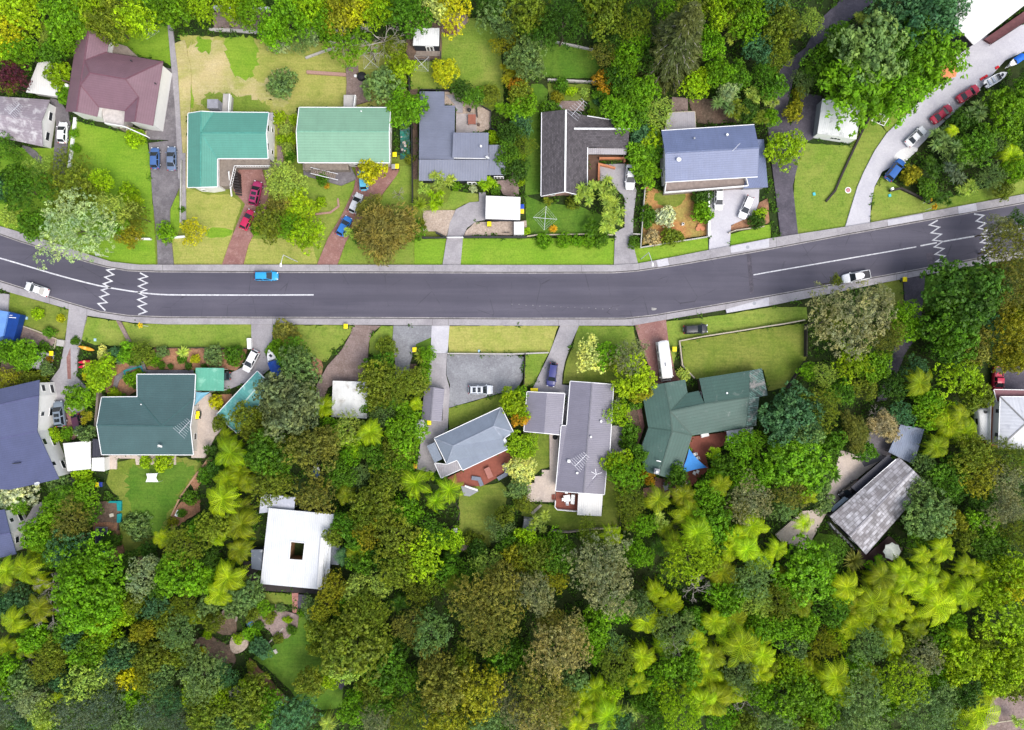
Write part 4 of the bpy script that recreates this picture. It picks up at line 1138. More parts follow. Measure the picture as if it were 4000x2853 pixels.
house('carport', 'mottled white metal roof against the forest green house', 'lean-to', 'C2', 'a=1908,1102,2.7 b=2143,1068,2.7 c=2152,1195,2.5 d=1922,1215,2.5', 'a-b-c-d', roofmat('mottled_white_roof', (.55, .58, .62), 'plain', .5, (.24, .27, .30), .3, rough=.35), None, None, posts=M_WHITE)
deck('dark red deck under the blue shade sail', 'C2', '1590,1155 1905,1112 1920,1215 1720,1300 1750,1440 1600,1594 1480,1560', .35, M_REDD)
deck('dusky red terrace at the foot of the forest green roof', 'C2', '1270,1510 1480,1560 1440,1690 1160,1700 1170,1610 1270,1600', .25, plain('dusky_deck', (.17, .085, .07), .8), 'terrace', 'terrace')
r, V = house('house', 'angled house with the weathered grey slab roof in the trees', 'house', 'D3',
    'a=1165,83,4 r=1290,196,5 b=1418,325,4 e=872,950,4 s=727,786,5 f=550,610,4', 'a-r-s-f r-b-e-s', R_SLATE, W_DARK, None, seed=17)
MB().beam(W('D3', 560, 612, 3.92), W('D3', 1140, 105, 3.92), .3, .16).build('gutter', M_ALU, r)
house('carport', 'black veranda roof along the weathered grey slab house', 'veranda', 'D3', 'a=1070,62,2.8 b=1118,112,2.9 c=790,395,2.9 d=738,350,2.8', 'a-b-c-d', R_DARKF, None, None, posts=M_DTIMB)
house('carport', 'small pale blue glazed porch roof at the left end of the slab-roofed house', 'porch', 'D3', 'a=680,435,2.4 b=735,460,2.4 c=590,580,2.3 d=550,545,2.3', 'a-b-c-d', plain('porch_glass', (.3, .36, .42), .2), None, None, posts=M_ALU)
house('carport', 'steel blue carport roof above the weathered grey slab house', 'carport', 'D2', 'a=1180,1045,2.6 b=1392,1085,2.6 c=1295,1400,2.4 d=1072,1290,2.4', 'a-b-c-d', R_STEEL, None, None, posts=M_DTIMB)
deck('dark wet deck under the white umbrella', 'D3', '790,900 880,950 1080,780 1200,900 1140,1010 830,1080', .4, plain('dark_red_deck', (.07, .03, .03), .5))
st = tag(empty('staircase', W('D3', 660, 790, 0)), 'black slatted outdoor stair beside the weathered slab roof', 'steps')
for i in range(13):
    x, y, _ = W('D3', 575 + i * 15, 700 + i * 15, 1.6 - i * .1)
    MB().box((x, y, (1.6 - i * .1) / 2), (.22, 1.6, 1.6 - i * .1), R(35)).build('step', M_DTIMB if i % 2 else W_GREY, st)
r, V = house('house', 'house with a pale striped metal hip roof at the right edge', 'house', 'D2',
    'a=2068,800,5.2 b=2480,800,5.2 c=2480,1262,5.2 d=2052,1255,5.2 p=2300,1030,6.9 q=2480,1030,6.9', 'a-b-q-p p-q-c-d a-p-d', roofmat('pale_striped_roof', (.55, .56, .60), 'rib', 1.3, (.32, .33, .37), .0, rough=.4), W_WHITE, M_GUT, seed=18)
house('carport', 'maroon veranda roof beside the pale striped hip roof', 'veranda', 'D2', 'a=2012,736,4.2 b=2480,744,4.2 c=2480,800,4.6 d=2040,842,4.2', 'a-b-c-d', roofmat('maroon_flat_roof', (.16, .05, .065), 'plain', rough=.5), None, M_GUT, posts=M_WHITE)
deck('rust-red balcony along the pale striped hip roof', 'D2', '1985,845 2062,850 2045,1250 1975,1235', 2.6, plain('rust_deck', (.33, .10, .04), .7), 'balcony', 'balcony', '1985,845 1975,1235', M_WHITE, .9)
r, V = house('house', 'square house with the glaring white roof and a central courtyard opening', 'house', 'B3',
    'a=112,535,3.6 b=698,592,3.6 c=580,1260,3.1 d=38,1210,3.1 p=310,832,3.5 q=436,845,3.5 r=418,1000,3.35 s=297,992,3.35', 'a-b-q-p b-c-r-q c-d-s-r d-a-p-s', R_WHITE, W_DARK, None, seed=19, uvdir=R(-5))
cw = MB()
cp = [W('B3', *q) for q in ((310, 832, 3.5), (436, 845, 3.5), (418, 1000, 3.35), (297, 992, 3.35))]
for i in range(4):
    a, b = cp[i], cp[(i + 1) % 4]
    cw.beam((a[0], a[1], a[2] + .03), (b[0], b[1], b[2] + .03), .14, .2)
cw.build('courtyard_rim', M_GUT, r)
ci = offset_poly(ccw([(a[0], a[1]) for a in cp]), -.12)
MB().add([(x, y, -.1) for x, y in ci] + [(x, y, 3.1) for x, y in ci], [(i, (i + 1) % 4, 4 + (i + 1) % 4, 4 + i) for i in range(4)]).build('courtyard_wall', plain('courtyard_timber', (.22, .12, .06), .7), r)
wing(r, 'B3', 'a=576,798,4.0 b=616,801,4.0 c=582,1262,3.8 d=540,1257,3.8', 'a-b-c-d', R_WHITEP, M_WHITE, inset=.05, z0=3.0, th=.1)
wing(r, 'B3', 'a=640,795,3.0 b=672,800,3.0 c=655,1100,2.9 d=600,1262,2.8', 'a-b-c-d', R_WHITE, W_DARK)
house('carport', 'mottled pale concrete carport slab above the courtyard house', 'carport', 'B3', 'a=47,408,2.8 b=350,440,2.8 c=338,552,2.8 d=28,582,2.8', 'a-b-c-d', roofmat('mottled_slab', (.42, .44, .52), 'plain', .5, (.62, .63, .68), .25, rough=.5), None, None, posts=M_WHITE)
house('shed', 'little grey speckled lean-to on the right side of the courtyard house', 'lean-to', 'B3', 'a=668,866,2.2 b=747,870,2.2 c=736,1042,2.0 d=656,1036,2.0', 'a-b-c-d', roofmat('speckled_grey_roof', (.17, .19, .22), 'plain', .5, (.4, .42, .45), .1), W_DARK, None, inset=.05, win=False)
house('shed', 'grey speckled lean-to on the left side of the courtyard house', 'lean-to', 'B3', 'a=-45,905,2.3 b=60,905,2.4 c=45,1090,2.4 d=-40,1075,2.3', 'a-b-c-d', roofmat('speckled_dark_roof', (.12, .14, .18), 'plain', .5, (.4, .42, .45), .08), W_DARK, None, inset=.05, win=False)
deck('black deck strip along the right side of the courtyard house', 'B3', '715,600 768,620 758,880 700,880', .3, M_DTIMB)
deck('dark front veranda of the courtyard house', 'B3', '40,1212 590,1262 560,1300 55,1270', .5, M_DTIMB, 'veranda', 'veranda')
deck('black deck beside the left lean-to of the courtyard house', 'A3', '2165,1010 2290,1010 2290,1190 2160,1180', .4, M_DTIMB)
st = tag(empty('staircase', W('B4', 347, 235, 0)), 'pink brick steps below the courtyard house', 'steps')
for i in range(5):
    x, y, _ = W('B4', 347, 162 + i * 37, .5)
    MB().box((x, y, .28 - i * .05), (1.2, .72, .56 - i * .1)).build('step', plain('pink_step', (.42, .19, .16), .8), st)
r, V = house('house', 'white house with a purple-blue roof corner at the left edge below the flowering bush', 'house', 'A3',
    'a=-140,575,5 b=40,548,5 c=92,760,6.2 e=145,945,5 d=-140,1010,5 f=-140,790,6.2', 'a-b-c-f f-c-e-d', R_PURP, W_WHITE, None, seed=20)
# ------------------------------------------------------------------ vehicles
def loft(stations, sect):
    """stations: list of (x, params); sect(params) -> list of (y, z) ring points"""
    vs, fs = [], []
    n = None
    for x, p in stations:
        r = sect(p); n = len(r)
        vs += [(x, y, z) for y, z in r]
    m = len(stations)
    for j in range(m - 1):
        for i in range(n):
            fs.append((j * n + i, j * n + (i + 1) % n, (j + 1) * n + (i + 1) % n, (j + 1) * n + i))
    fs += [tuple(range(n - 1, -1, -1)), tuple(range((m - 1) * n, m * n))]
    return vs, fs

def fix_normals(o):
    import bmesh
    b = bmesh.new(); b.from_mesh(o.data)
    bmesh.ops.recalc_face_normals(b, faces=b.faces)
    b.to_mesh(o.data); b.free()

CARS = {
    #        L     Wd    H    belt  front-glass, roof-front, roof-rear, rear-glass (fractions of L), tail height
    'hatch': (4.15, 1.74, 1.48, .95, .27, .05, -.35, -.46, .92),
    'sedan': (4.7, 1.80, 1.44, .95, .245, .04, -.19, -.35, .93),
    'suv':   (4.8, 1.88, 1.75, 1.08, .265, .09, -.40, -.47, 1.05),
    'wagon': (4.6, 1.76, 1.50, .95, .265, .05, -.40, -.47, .93),
    'pickup': (5.3, 1.86, 1.78, 1.08, .26, .10, -.08, -.13, 1.05),
}
def make_car(kind):
    L, Wd, H, belt, xf, xrf, xrr, xr, tail = CARS[kind]
    root = empty('parked_car')
    st = [(-.5, .74, .62, .40), (-.485, .86, tail * .88, .30), (-.45, .95, tail * .97, .24), (-.34, 1, tail, .2), (-.2, 1, belt, .2), (0, 1, belt, .2), (.2, 1, belt * .985, .2), (.3, .99, belt * .955, .22), (.4, .95, belt * .89, .24), (.465, .86, belt * .78, .27), (.49, .74, belt * .69, .32), (.5, .6, .5, .38)]
    def sect(p):
        _, w, zt, zb = p
        w = w * Wd / 2
        half = [(w * .93, zb), (w, zb + (zt - zb) * .35), (w * .99, zb + (zt - zb) * .72), (w * .93, zt - .035), (w * .80, zt), (w * .4, zt + .022)]
        return half + [(0, zt + .03)] + [(-y, z) for y, z in reversed(half)]
    vs, fs = loft([(s[0] * L, s) for s in st], sect)
    body = MB().add(vs, fs)
    # cabin frame: pillars and roof panel
    wb, wt = Wd / 2 * .90, Wd / 2 * .70
    zb = belt - .02
    P = lambda x, y, z: Vector((x * L, y, z))
    ring = []
    for x, w, z in ((xf, wb, zb), (xrf, wt, H - .05), (xrr, wt, H - .06), (xr, wb, min(zb, tail))):
        ring.append((P(x, w, z), P(x, -w, z)))
    (fl, fr), (rfl, rfr), (rrl, rrr), (bl, br) = ring
    body.add([fl, fr, rfl, rfr, rrl, rrr, bl, br], [(0, 1, 3, 2), (4, 5, 7, 6), (0, 2, 4, 6), (1, 7, 5, 3)])
    # crowned roof
    nu, nv = 6, 4
    gv, gf = [], []
    for i in range(nu + 1):
        for j in range(nv + 1):
            u, v = i / nu, j / nv
            x = (xrf + (xrr - xrf) * u) * L
            y = wt * (1 - 2 * v)
            z = H - .055 + .055 * (1 - (2 * v - 1) ** 2) * (1 - .6 * (2 * u - 1) ** 4) + .012 * (1 - (2 * u - 1) ** 2)
            gv.append((x, y, z))
    for i in range(nu):
        for j in range(nv):
            a = i * (nv + 1) + j
            gf.append((a, a + 1, a + nv + 2, a + nv + 1))
    body.add(gv, gf)
    bo = body.build('body', M_PAINT, root, True)
    fix_normals(bo)
    def pane(name, q, k=.9, push=.018):
        c = sum(q, Vector()) / len(q)
        n = (q[1] - q[0]).cross(q[2] - q[0]).normalized()
        if n.dot(c - Vector((0, 0, .8))) < 0: n = -n
        p = [c + (a - c) * k + n * push for a in q]
        o = MB().face(p).face(list(reversed([a - n * .01 for a in p]))).build(name, M_GLASS, root)
        return o
    pane('windscreen', [fl, fr, rfr, rfl], .93)
    pane('rear_window', [bl, br, rrr, rrl], .88)
    for s in (0, 1):
        a, b, c, d = (fl, rfl, rrl, bl) if s == 0 else (fr, rfr, rrr, br)
        m0, m1 = a.lerp(d, .48), b.lerp(c, .42)
        pane('side_window', [a, b, m1, m0], .86)
        pane('side_window', [m0, m1, c, d], .86)
    if kind == 'pickup':
        tr = MB().box((-.31 * L, 0, 1.075), (.34 * L, Wd * .80, .03)).build('tray', M_DARKM, root)
        for sx in (-.14, -.484):
            MB().box((sx * L, 0, 1.14), (.06, Wd * .84, .16)).build('tray_wall', M_PAINT, root)
        for sy in (-1, 1):
            MB().box((-.312 * L, sy * Wd * .42, 1.14), (.34 * L, .06, .16)).build('tray_wall', M_PAINT, root)
    for sx in (-.30, .31):
        for sy in (-1, 1):
            w = MB().tube((sx * L, sy * (Wd / 2 - .20), .33), (sx * L, sy * (Wd / 2 + .01), .33), .33, n=16).build('wheel', M_RUBBER, root)
            MB().tube((sx * L, sy * (Wd / 2 + .005), .33), (sx * L, sy * (Wd / 2 + .02), .33), .21, n=12).build('rim', M_ALU, w)
    for sy in (-1, 1):
        MB().box((.470 * L, sy * Wd * .33, belt * .72), (.16, .3, .14), sy * -.5).build('headlight', plain('lamp_lens', (.7, .72, .75), .1), root)
        MB().box((-.482 * L, sy * Wd * .36, tail * .82), (.12, .24, .22), sy * .4).build('tail_light', plain('red_lens', (.45, .015, .02), .2), root)
        MB().box((xf * L - .12, sy * (Wd / 2 + .06), belt + .06), (.14, .2, .13)).build('mirror', M_PAINT, root)
    MB().box((-.499 * L, 0, .55), (.05, .42, .12)).build('number_plate', M_WHITE, root)
    return root

PROTO = {}
CARN = [0]
def paint_tree(o, col, only=('body', 'mirror', 'tray_wall')):
    for c in o.children:
        if c.name.split('.')[0] in only: c.color = (*col, 1)
def car(kind, t, x, y, ang, col, label, cat='car', name='parked_car', group=None, scale=1.0, extra=None):
    p = W(t, x, y, .8)
    if kind not in PROTO:
        o = PROTO[kind] = make_car(kind)
    else:
        o = copy_tree(PROTO[kind])
    o.name = name
    o.location = (p[0], p[1], Z0)
    o.rotation_euler = (0, 0, R(ang))
    o.scale = (scale,) * 3
    for k in ('group',):
        if k in o.keys(): del o[k]
    tag(o, label, cat, group or 'cars in the street and on the drives')
    paint_tree(o, col)
    EXCL.append([(p[0] + math.cos(R(ang + k)) * 2.3, p[1] + math.sin(R(ang + k)) * 2.3) for k in (20, 160, 200, 340)])
    return o
WHT, SIL, BLU, RED, NAVY = (.80, .80, .81), (.50, .52, .55), (.035, .13, .38), (.42, .012, .045), (.03, .035, .16)
car('hatch', 'A0', 565, 1185, 87, WHT, 'white hatchback beside the lilac-grey roofed house')
car('hatch', 'A0', 1385, 1412, 90, (.05, .12, .30), 'blue hatchback, the one nearer the lawn of a side-by-side pair')
car('sedan', 'A0', 1533, 1415, 90, (.12, .17, .27), 'slate blue sedan, the one nearer the wall of a side-by-side pair')
car('suv', 'O', 570, 431, 77, (.32, .02, .10), 'dark crimson people carrier on the red drive below the teal roof')
car('hatch', 'A1', 2205, 592, 64, (.45, .01, .07), 'cherry red hatchback under the olive tree on the red drive')
car('hatch', 'B1', 957, 240, 94, (.10, .42, .62), 'light blue hatchback half hidden by the yellow tree')
car('hatch', 'B1', 890, 446, 66, SIL, 'silver hatchback in the middle of three cars on the red drive')
car('hatch', 'B1', 787, 650, 62, (.02, .16, .50), 'royal blue hatchback nearest the road on the red drive')
car('wagon', 'B1', 96, 1092, 0, (.02, .30, .62), 'bright blue wagon driving along the road')
car('sedan', 'A1', 337, 1210, 161, (.66, .66, .67), 'white sedan parked at the lower kerb near the zigzag lines')
car('sedan', 'C1', 1050, 213, 267, WHT, 'white sedan on the narrow drive beside the charcoal roof', scale=1.05)
car('hatch', 'C1', 1835, 412, 269, WHT, 'white hatchback nosing out from under the balcony')
car('wagon', 'C1', 2078, 482, 247, WHT, 'white wagon parked aslant beside the red soil bed')
car('sedan', 'D0', 1772, 840, 33, RED, 'red sedan parked behind the white boat')
car('sedan', 'D0', 1537, 1020, 38, RED, 'red sedan between another red sedan and a white one')
car('sedan', 'D0', 1308, 1220, 43, WHT, 'white sedan parked on the curving concrete drive')
car('suv', 'D1', 1122, 150, 53, (.02, .10, .34), 'deep blue four-wheel drive at the foot of the curving drive')
car('pickup', 'D1', 776, 1098, 191, WHT, 'white pickup truck parked under the overhanging gum tree', 'pickup truck')
car('suv', 'A2', 540, 948, 97, (.16, .20, .25), 'grey-blue people carrier beside the white-walled purple-roofed house', scale=1.04)
car('hatch', 'A2', 702, 1045, 285, (.06, .012, .035), 'dark maroon hatchback half under small trees')
car('hatch', 'A2', 335, 770, 84, (.05, .03, .16), 'dark purple car mostly hidden by the purple-blue roof')
car('hatch', 'A2', 1962, 615, 182, (.03, .06, .07), 'dark green car sticking out of the green carport')
car('wagon', 'O', 559, 803, 242, WHT, 'white wagon at the end of the concrete drive by the boat')
car('suv', 'B2', 1999, 735, 0, (.52, .55, .60), 'silver four-wheel drive alone on the grey gravel yard')
car('suv', 'C2', 355, 602, 262, NAVY, 'indigo four-wheel drive with spare tyre on the concrete drive', scale=.97)
car('wagon', 'C2', 1628, 197, 3, (.022, .024, .03), 'black station wagon parked on the grass verge', scale=1.03)
car('pickup', 'D2', 2032, 650, 268, (.45, .01, .05), 'crimson pickup truck under the trees at the right edge', 'pickup truck')
car('suv', 'D3', 720, 372, 218, (.012, .012, .016), 'black car tucked beside the weathered slab roof')
# spare wheel on the tail of the indigo car, sunroofs on three roofs
for lab, kind, spec in (('indigo four-wheel drive with spare tyre on the concrete drive', 'suv', 'spare'),
                        ('silver four-wheel drive alone on the grey gravel yard', 'suv', 'sun'),
                        ('grey-blue people carrier beside the white-walled purple-roofed house', 'suv', 'sun'),
                        ('dark crimson people carrier on the red drive below the teal roof', 'suv', 'sun')):
    o = next(a for a in SC.objects if a.get('label') == lab)
    def child(mb, nm, mat):
        c = mb.build(nm, mat); c.parent = o
    if spec == 'spare': child(MB().tube((-2.42, 0, 1.0), (-2.62, 0, 1.0), .36, n=18), 'spare_wheel', M_RUBBER)
    else:
        for dx in (-.25, -1.2): child(MB().box((dx, 0, 1.735), (.62, .95, .05)), 'sunroof', M_GLASS)

# camper bus
def bus():
    p = W('C2', 1352, 482, 1.5)
    root = tag(empty('camper_bus', (0, 0, 0)), 'long white camper bus on the red drive', 'camper bus')
    L, Wd = 7.7, 2.25
    st = [(-.5, .93, 2.45), (-.49, .98, 2.62), (-.3, 1, 2.68), (.2, 1, 2.68), (.36, .98, 2.62), (.43, .93, 2.2), (.46, .9, 1.35), (.49, .82, 1.1), (.5, .74, .9)]
    def sect(q):
        _, w, zt = q
        w *= Wd / 2
        half = [(w * .96, .4), (w, .9 if zt > 1.2 else .6), (w * .97, zt * .8), (w * .93, zt - .14), (w * .80, zt - .02)]
        return half + [(0, zt + .04)] + [(-y, z) for y, z in reversed(half)]
    vs, fs = loft([(s[0] * L, s) for s in st], sect)
    b = MB().add(vs, fs).build('body', M_WHITE, root, True); fix_normals(b)
    for sy in (-1, 1):
        for x0, x1 in ((-3.3, -2.0), (-1.7, -.9), (-.2, 1.4), (1.9, 2.6)):
            MB().box(((x0 + x1) / 2, sy * (Wd / 2 * .985), 1.75), (x1 - x0, .07, .62)).build('side_window', M_GLASS, root)
        for x in (-2.2, 2.5):
            MB().tube((x, sy * .85, .4), (x, sy * 1.13, .4), .4, n=16).build('wheel', M_RUBBER, root)
        MB().box((3.78, sy * .75, .75), (.12, .3, .16)).build('headlight', plain('lamp_lens', (.7, .72, .75), .1), root)
        MB().box((3.0, sy * 1.25, 1.7), (.12, .2, .3)).build('mirror', M_WHITE, root)
    q = [Vector((3.34, .92, 2.12)), Vector((3.34, -.92, 2.12)), Vector((3.56, -.92, 1.4)), Vector((3.56, .92, 1.4))]
    MB().face(q).face([a - Vector((.02, 0, 0)) for a in reversed(q)]).build('windscreen', M_GLASS, root)
    MB().box((.6, -.15, 2.72), (.75, .32, .1)).build('roof_hatch', W_GREY, root)
    MB().beam((-3.9, -.7, 2.7), (-3.9, .7, 2.7), .08, .08).build('rear_rack', M_ALU, root)
    root.location = (p[0], p[1], Z0); root.rotation_euler = (0, 0, R(277))
bus()
# caravan by the right-hand house
p = W('D2', 1888, 1035, 1.2)
root = tag(empty('caravan'), 'white caravan beside the rust-red balcony', 'caravan')
vs, fs = loft([(x, h) for x, h in ((-3.1, 1.6), (-2.9, 2.2), (-1, 2.35), (1.5, 2.35), (2.7, 2.1), (3.0, 1.5))], lambda h: [(1.0, .4), (1.1, 1.0), (1.08, h - .3), (.85, h), (0, h + .06), (-.85, h), (-1.08, h - .3), (-1.1, 1.0), (-1.0, .4)])
b = MB().add(vs, fs).build('body', M_WHITE, root, True); fix_normals(b)
MB().tube((2.3, -.2, 2.3), (2.3, -.2, 2.5), .3).build('roof_vent', M_DARKM, root)
for sy in (-1, 1):
    MB().tube((0, sy * .85, .32), (0, sy * 1.08, .32), .32).build('wheel', M_RUBBER, root)
    MB().box((.5, sy * 1.08, 1.5), (1.2, .06, .6)).build('window', M_GLASS, root)
MB().beam((3.0, 0, .5), (4.0, 0, .45), .12, .1).build('tow_bar', M_DARKM, root)
root.location = (p[0], p[1], Z0); root.rotation_euler = (0, 0, R(95))

def boat(t, x, y, ang, L, Wd, label, hull, cover=None, cat='boat', name='boat', cab=True, trailer=True):
    p = W(t, x, y, .8)
    root = tag(empty(name), label, cat)
    n = 11
    vs, fs = [], []
    for i in range(n):
        u = i / (n - 1)
        w = Wd / 2 * (1 if u < .45 else max(.03, 1 - ((u - .45) / .55) ** 2.2))
        xx = (u - .5) * L
        zz = 1.05 + .25 * u * u
        vs += [(xx, w, zz), (xx, w * .85, .55 + .1 * u), (xx, 0, .42 + .25 * u ** 3), (xx, -w * .85, .55 + .1 * u), (xx, -w, zz), (xx, -w * .8, zz + .02), (xx, -w * .72, zz - .35), (xx, w * .72, zz - .35), (xx, w * .8, zz + .02)]
    for i in range(n - 1):
        for k in range(9):
            fs.append((i * 9 + k, i * 9 + (k + 1) % 9, (i + 1) * 9 + (k + 1) % 9, (i + 1) * 9 + k))
    fs += [tuple(range(8, -1, -1)), tuple(range((n - 1) * 9, n * 9))]
    h = MB().add(vs, fs).build('hull', hull, root); fix_normals(h)
    fd = MB().prism([(L * .12, Wd * .41), (L * .12, -Wd * .41), (L * .28, -Wd * .38), (L * .40, -Wd * .22), (L * .48, 0), (L * .40, Wd * .22), (L * .28, Wd * .38)], .95, 1.2).build('foredeck', M_WHITE, root)
    if cab:
        MB().box((L * .27, 0, 1.24), (.6, .45, .08), R(30)).build('hatch', M_GLASS, root)
        MB().beam((L * .10, -Wd * .36, 1.45), (L * .10, Wd * .36, 1.45), .1, .5).build('windscreen', M_GLASS, root)
    if cover:
        cv = []
        for i in range(6):
            u = i / 5
            for j in range(7):
                v = j / 6 - .5
                cv.append((-L * .48 + u * L * .56, v * Wd * 1.02, 1.15 + .35 * (1 - (2 * v) ** 2) + .05 * math.sin(i * 2.1 + j)))
        MB().add(cv, [(i * 7 + j, i * 7 + j + 1, (i + 1) * 7 + j + 1, (i + 1) * 7 + j) for i in range(5) for j in range(6)]).build('cover', cover, root, True)
    else:
        for sx in (-.3, -.1): MB().box((sx * L, 0, .95), (.35, Wd * .7, .1)).build('thwart', plain('pale_blue_seat', (.45, .5, .6), .6), root)
    MB().box((-L * .5 - .12, 0, 1.0), (.3, .35, .7)).build('outboard', M_DARKM, root)
    if trailer:
        tr = MB()
        tr.beam((-L * .4, .45, .4), (L * .5, .1, .4), .08, .08); tr.beam((-L * .4, -.45, .4), (L * .5, -.1, .4), .08, .08); tr.beam((L * .48, 0, .4), (L * .62, 0, .4), .1, .08)
        tr.beam((-L * .1, -Wd * .5, .35), (-L * .1, Wd * .5, .35), .08, .08)
        tr.build('trailer_frame', M_ALU, root)
        for sy in (-1, 1): MB().tube((-L * .1, sy * Wd * .44, .28), (-L * .1, sy * Wd * .55, .28), .28).build('wheel', M_RUBBER, root)
    root.location = (p[0], p[1], Z0); root.rotation_euler = (0, 0, R(ang))
    EXCL.append([(p[0] + 1.6 * a, p[1] + 1.6 * b) for a, b in ((-1, -1), (1, -1), (1, 1), (-1, 1))])
M_BLUETARP = plain('blue_tarpaulin', (.01, .07, .36), .45, .25, 2)
M_WHULL = plain('white_hull', (.75, .76, .78), .25, .06)
boat('B2', 165, 500, 108, 5.6, 2.0, 'white motorboat with royal blue cover on a trailer', M_WHULL, M_BLUETARP)
boat('D0', 2010, 712, 30, 4.6, 1.6, 'open white boat with pale seats on the concrete drive', M_WHULL, None)
boat('D0', 2185, 555, 215, 3.4, 1.3, 'covered jet ski with white nose at the top of the drive', M_WHULL, plain('bright_blue_cover', (.01, .13, .62), .4), 'jet ski', 'jet_ski', cab=False)
boat('B3', 540, 205, 85, 2.4, 1.7, 'small blue covered trailer boat among the trees', M_WHULL, plain('dull_blue_cover', (.02, .07, .2), .5), cab=False)
def kayak(t, x, y, ang, L, col, label, mat2):
    p = W(t, x, y, .25)
    root = tag(empty('kayak'), label, 'kayak', 'kayaks on the grass by the concrete drive')
    st = [(-.5, .03), (-.42, .45), (-.25, .85), (0, 1), (.25, .85), (.42, .45), (.5, .03)]
    vs, fs = loft([(s[0] * L, s[1]) for s in st], lambda k: [(.38 * k, .2), (.25 * k, .04), (-.25 * k, .04), (-.38 * k, .2), (-.2 * k, .32), (.2 * k, .32)])
    b = MB().add(vs, fs).build('hull', plain('kayak_' + col[0], col[1], .35), root, True); fix_normals(b)
    MB().lathe((-.2, 0, .3), [(.28, 0), (.3, .06), (.2, .07)], 14).build('seat', mat2, root)
    root.location = (p[0], p[1], Z0); root.rotation_euler = (0, 0, R(ang))
kayak('A2', 778, 368, -14, 3.3, ('orange', (.75, .35, .03)), 'yellow-orange kayak lying along the top of the small lawn', plain('kayak_seat_o', (.8, .5, .1), .5))
kayak('A2', 772, 488, 4, 2.9, ('red', (.62, .01, .06)), 'upper of two red kayaks on the grass', plain('kayak_seat_y', (.75, .4, .15), .5))
kayak('A2', 772, 525, 10, 2.9, ('red', (.62, .01, .06)), 'lower of two red kayaks on the grass', plain('kayak_seat_y', (.75, .4, .15), .5))
# blue box trailer with tarpaulin at the left edge
root = tag(empty('box_truck', W('A2', 60, 180, 0)), 'blue tarpaulin-covered box truck at the left picture edge', 'truck')
b = [W('A2', *q) for q in ((-70, 20, 2.6), (72, 42, 2.6), (28, 255, 2.6), (-70, 300, 2.6))]
cbx = [(a[0], a[1]) for a in b]
MB().prism(cbx, .6, 2.6).build('tarpaulin', plain('faded_blue_tarp', (.12, .25, .55), .4, .15, 1), root)
b2 = [W('A2', *q) for q in ((76, 42, 2.2), (190, 70, 1.9), (128, 300, 1.9), (55, 340, 2.0), (30, 262, 2.2))]
m = MB().prism([(a[0], a[1]) for a in b2], .6, 2.2)
m.build('cargo_body', plain('navy_tarp', (.006, .04, .20), .35, .2, 1), root)
tx = MB()
for i in range(6): tx.box((W('A2', 84 + i * 11, 92 + i * .8, 2.21)[0], W('A2', 84, 92 + i * .8, 2.2)[1], 2.212), (.16, .16, .02), R(-6))
for i in range(3): tx.box((W('A2', 90 + i * 9, 74, 2.21)[0], W('A2', 84, 74, 2.2)[1], 2.212), (.12, .12, .02), R(-6))
tx.build('lettering', M_WHITE, root)
for q in ((150, 120), (100, 290)):
    c = W('A2', *q, .4)
    MB().tube((c[0], c[1], .4), (c[0] + .25, c[1] - .06, .4), .4).build('wheel', M_RUBBER, root)

# ------------------------------------------------------------------ street furniture and yard things
def lamp(base, head_dx, h, label):
    p = W(*base)
    root = tag(empty('street_lamp', p), label, 'street lamp', 'street lamps')
    MB().tube((p[0], p[1], -.1), (p[0], p[1], h), .1, .065, 10).build('pole', M_ALU, root)
    pts = [Vector((p[0] + head_dx[0] * t, p[1] + head_dx[1] * t, h + .35 * math.sin(t * 1.9))) for t in (0, .25, .5, .75, 1)]
    m = MB()
    for a, b in zip(pts, pts[1:]): m.tube(a, b, .055, n=8)
    m.build('arm', M_ALU, root)
    c = pts[-1]
    MB().box((c.x + head_dx[0] * .12, c.y + head_dx[1] * .12, c.z - .04), (.3, .65, .16)).build('lamp_head', M_WHITE, root)
lamp(('S', 1162, 1023, 0), (-.35, -1.7), 8.6, 'street lamp with curved arm on the verge beside the red drives')
lamp(('S', 2503, 1013, 0), (.6, -2.0), 8.2, 'street lamp on the verge below the walled orange garden')
def sign(base, h, ang, label, col, boards, rz=0):
    p = W(*base)
    root = tag(empty('road_sign', p), label, 'road sign')
    MB().tube((p[0], p[1], -.1), (p[0], p[1], h), .045, n=8).build('pole', M_WHITE, root)
    for i, (dz, s, dia) in enumerate(boards):
        d = Vector((math.cos(R(ang)), math.sin(R(ang)), 0)); n = Vector((-d.y, d.x, 0))
        c = Vector((p[0], p[1], h + dz)) + d * .07
        k = s / 2
        q = [(0, -k * 1.35), (k * 1.35, 0), (0, k * 1.35), (-k * 1.35, 0)] if dia else [(-k, -k * .8), (k, -k * .8), (k, k * .8), (-k, k * .8)]
        v0 = [c + n * a + Vector((0, 0, b)) for a, b in q]
        v1 = [v - d * .04 for v in v0]
        bo = MB().add(v0 + v1, [(0, 1, 2, 3), (7, 6, 5, 4)] + [(j, j + 4, (j + 1) % 4 + 4, (j + 1) % 4) for j in range(4)]).build('board', plain('sign_' + col[0], col[1], .5, .08), root)
        sy = MB()
        for a, b, w, hh in ((0, .12, .12, .12), (0, -.1, .16, .26)) if dia else ((-.14, 0, .14, .26), (.12, 0, .18, .26)):
            sy.box(c + d * .012 + n * a * s + Vector((0, 0, b * s)), (.02, w * s, hh * s), R(ang))
        sy.build('symbol', M_DARKM, bo)
YEL = ('yellow', (.85, .58, .01))
sign(('S', 580, 1275, 0), 3.5, 0, 'yellow warning sign pair on a leaning-looking pole at the lower left verge', YEL, [(0, .95, True), (-.85, .8, False)])
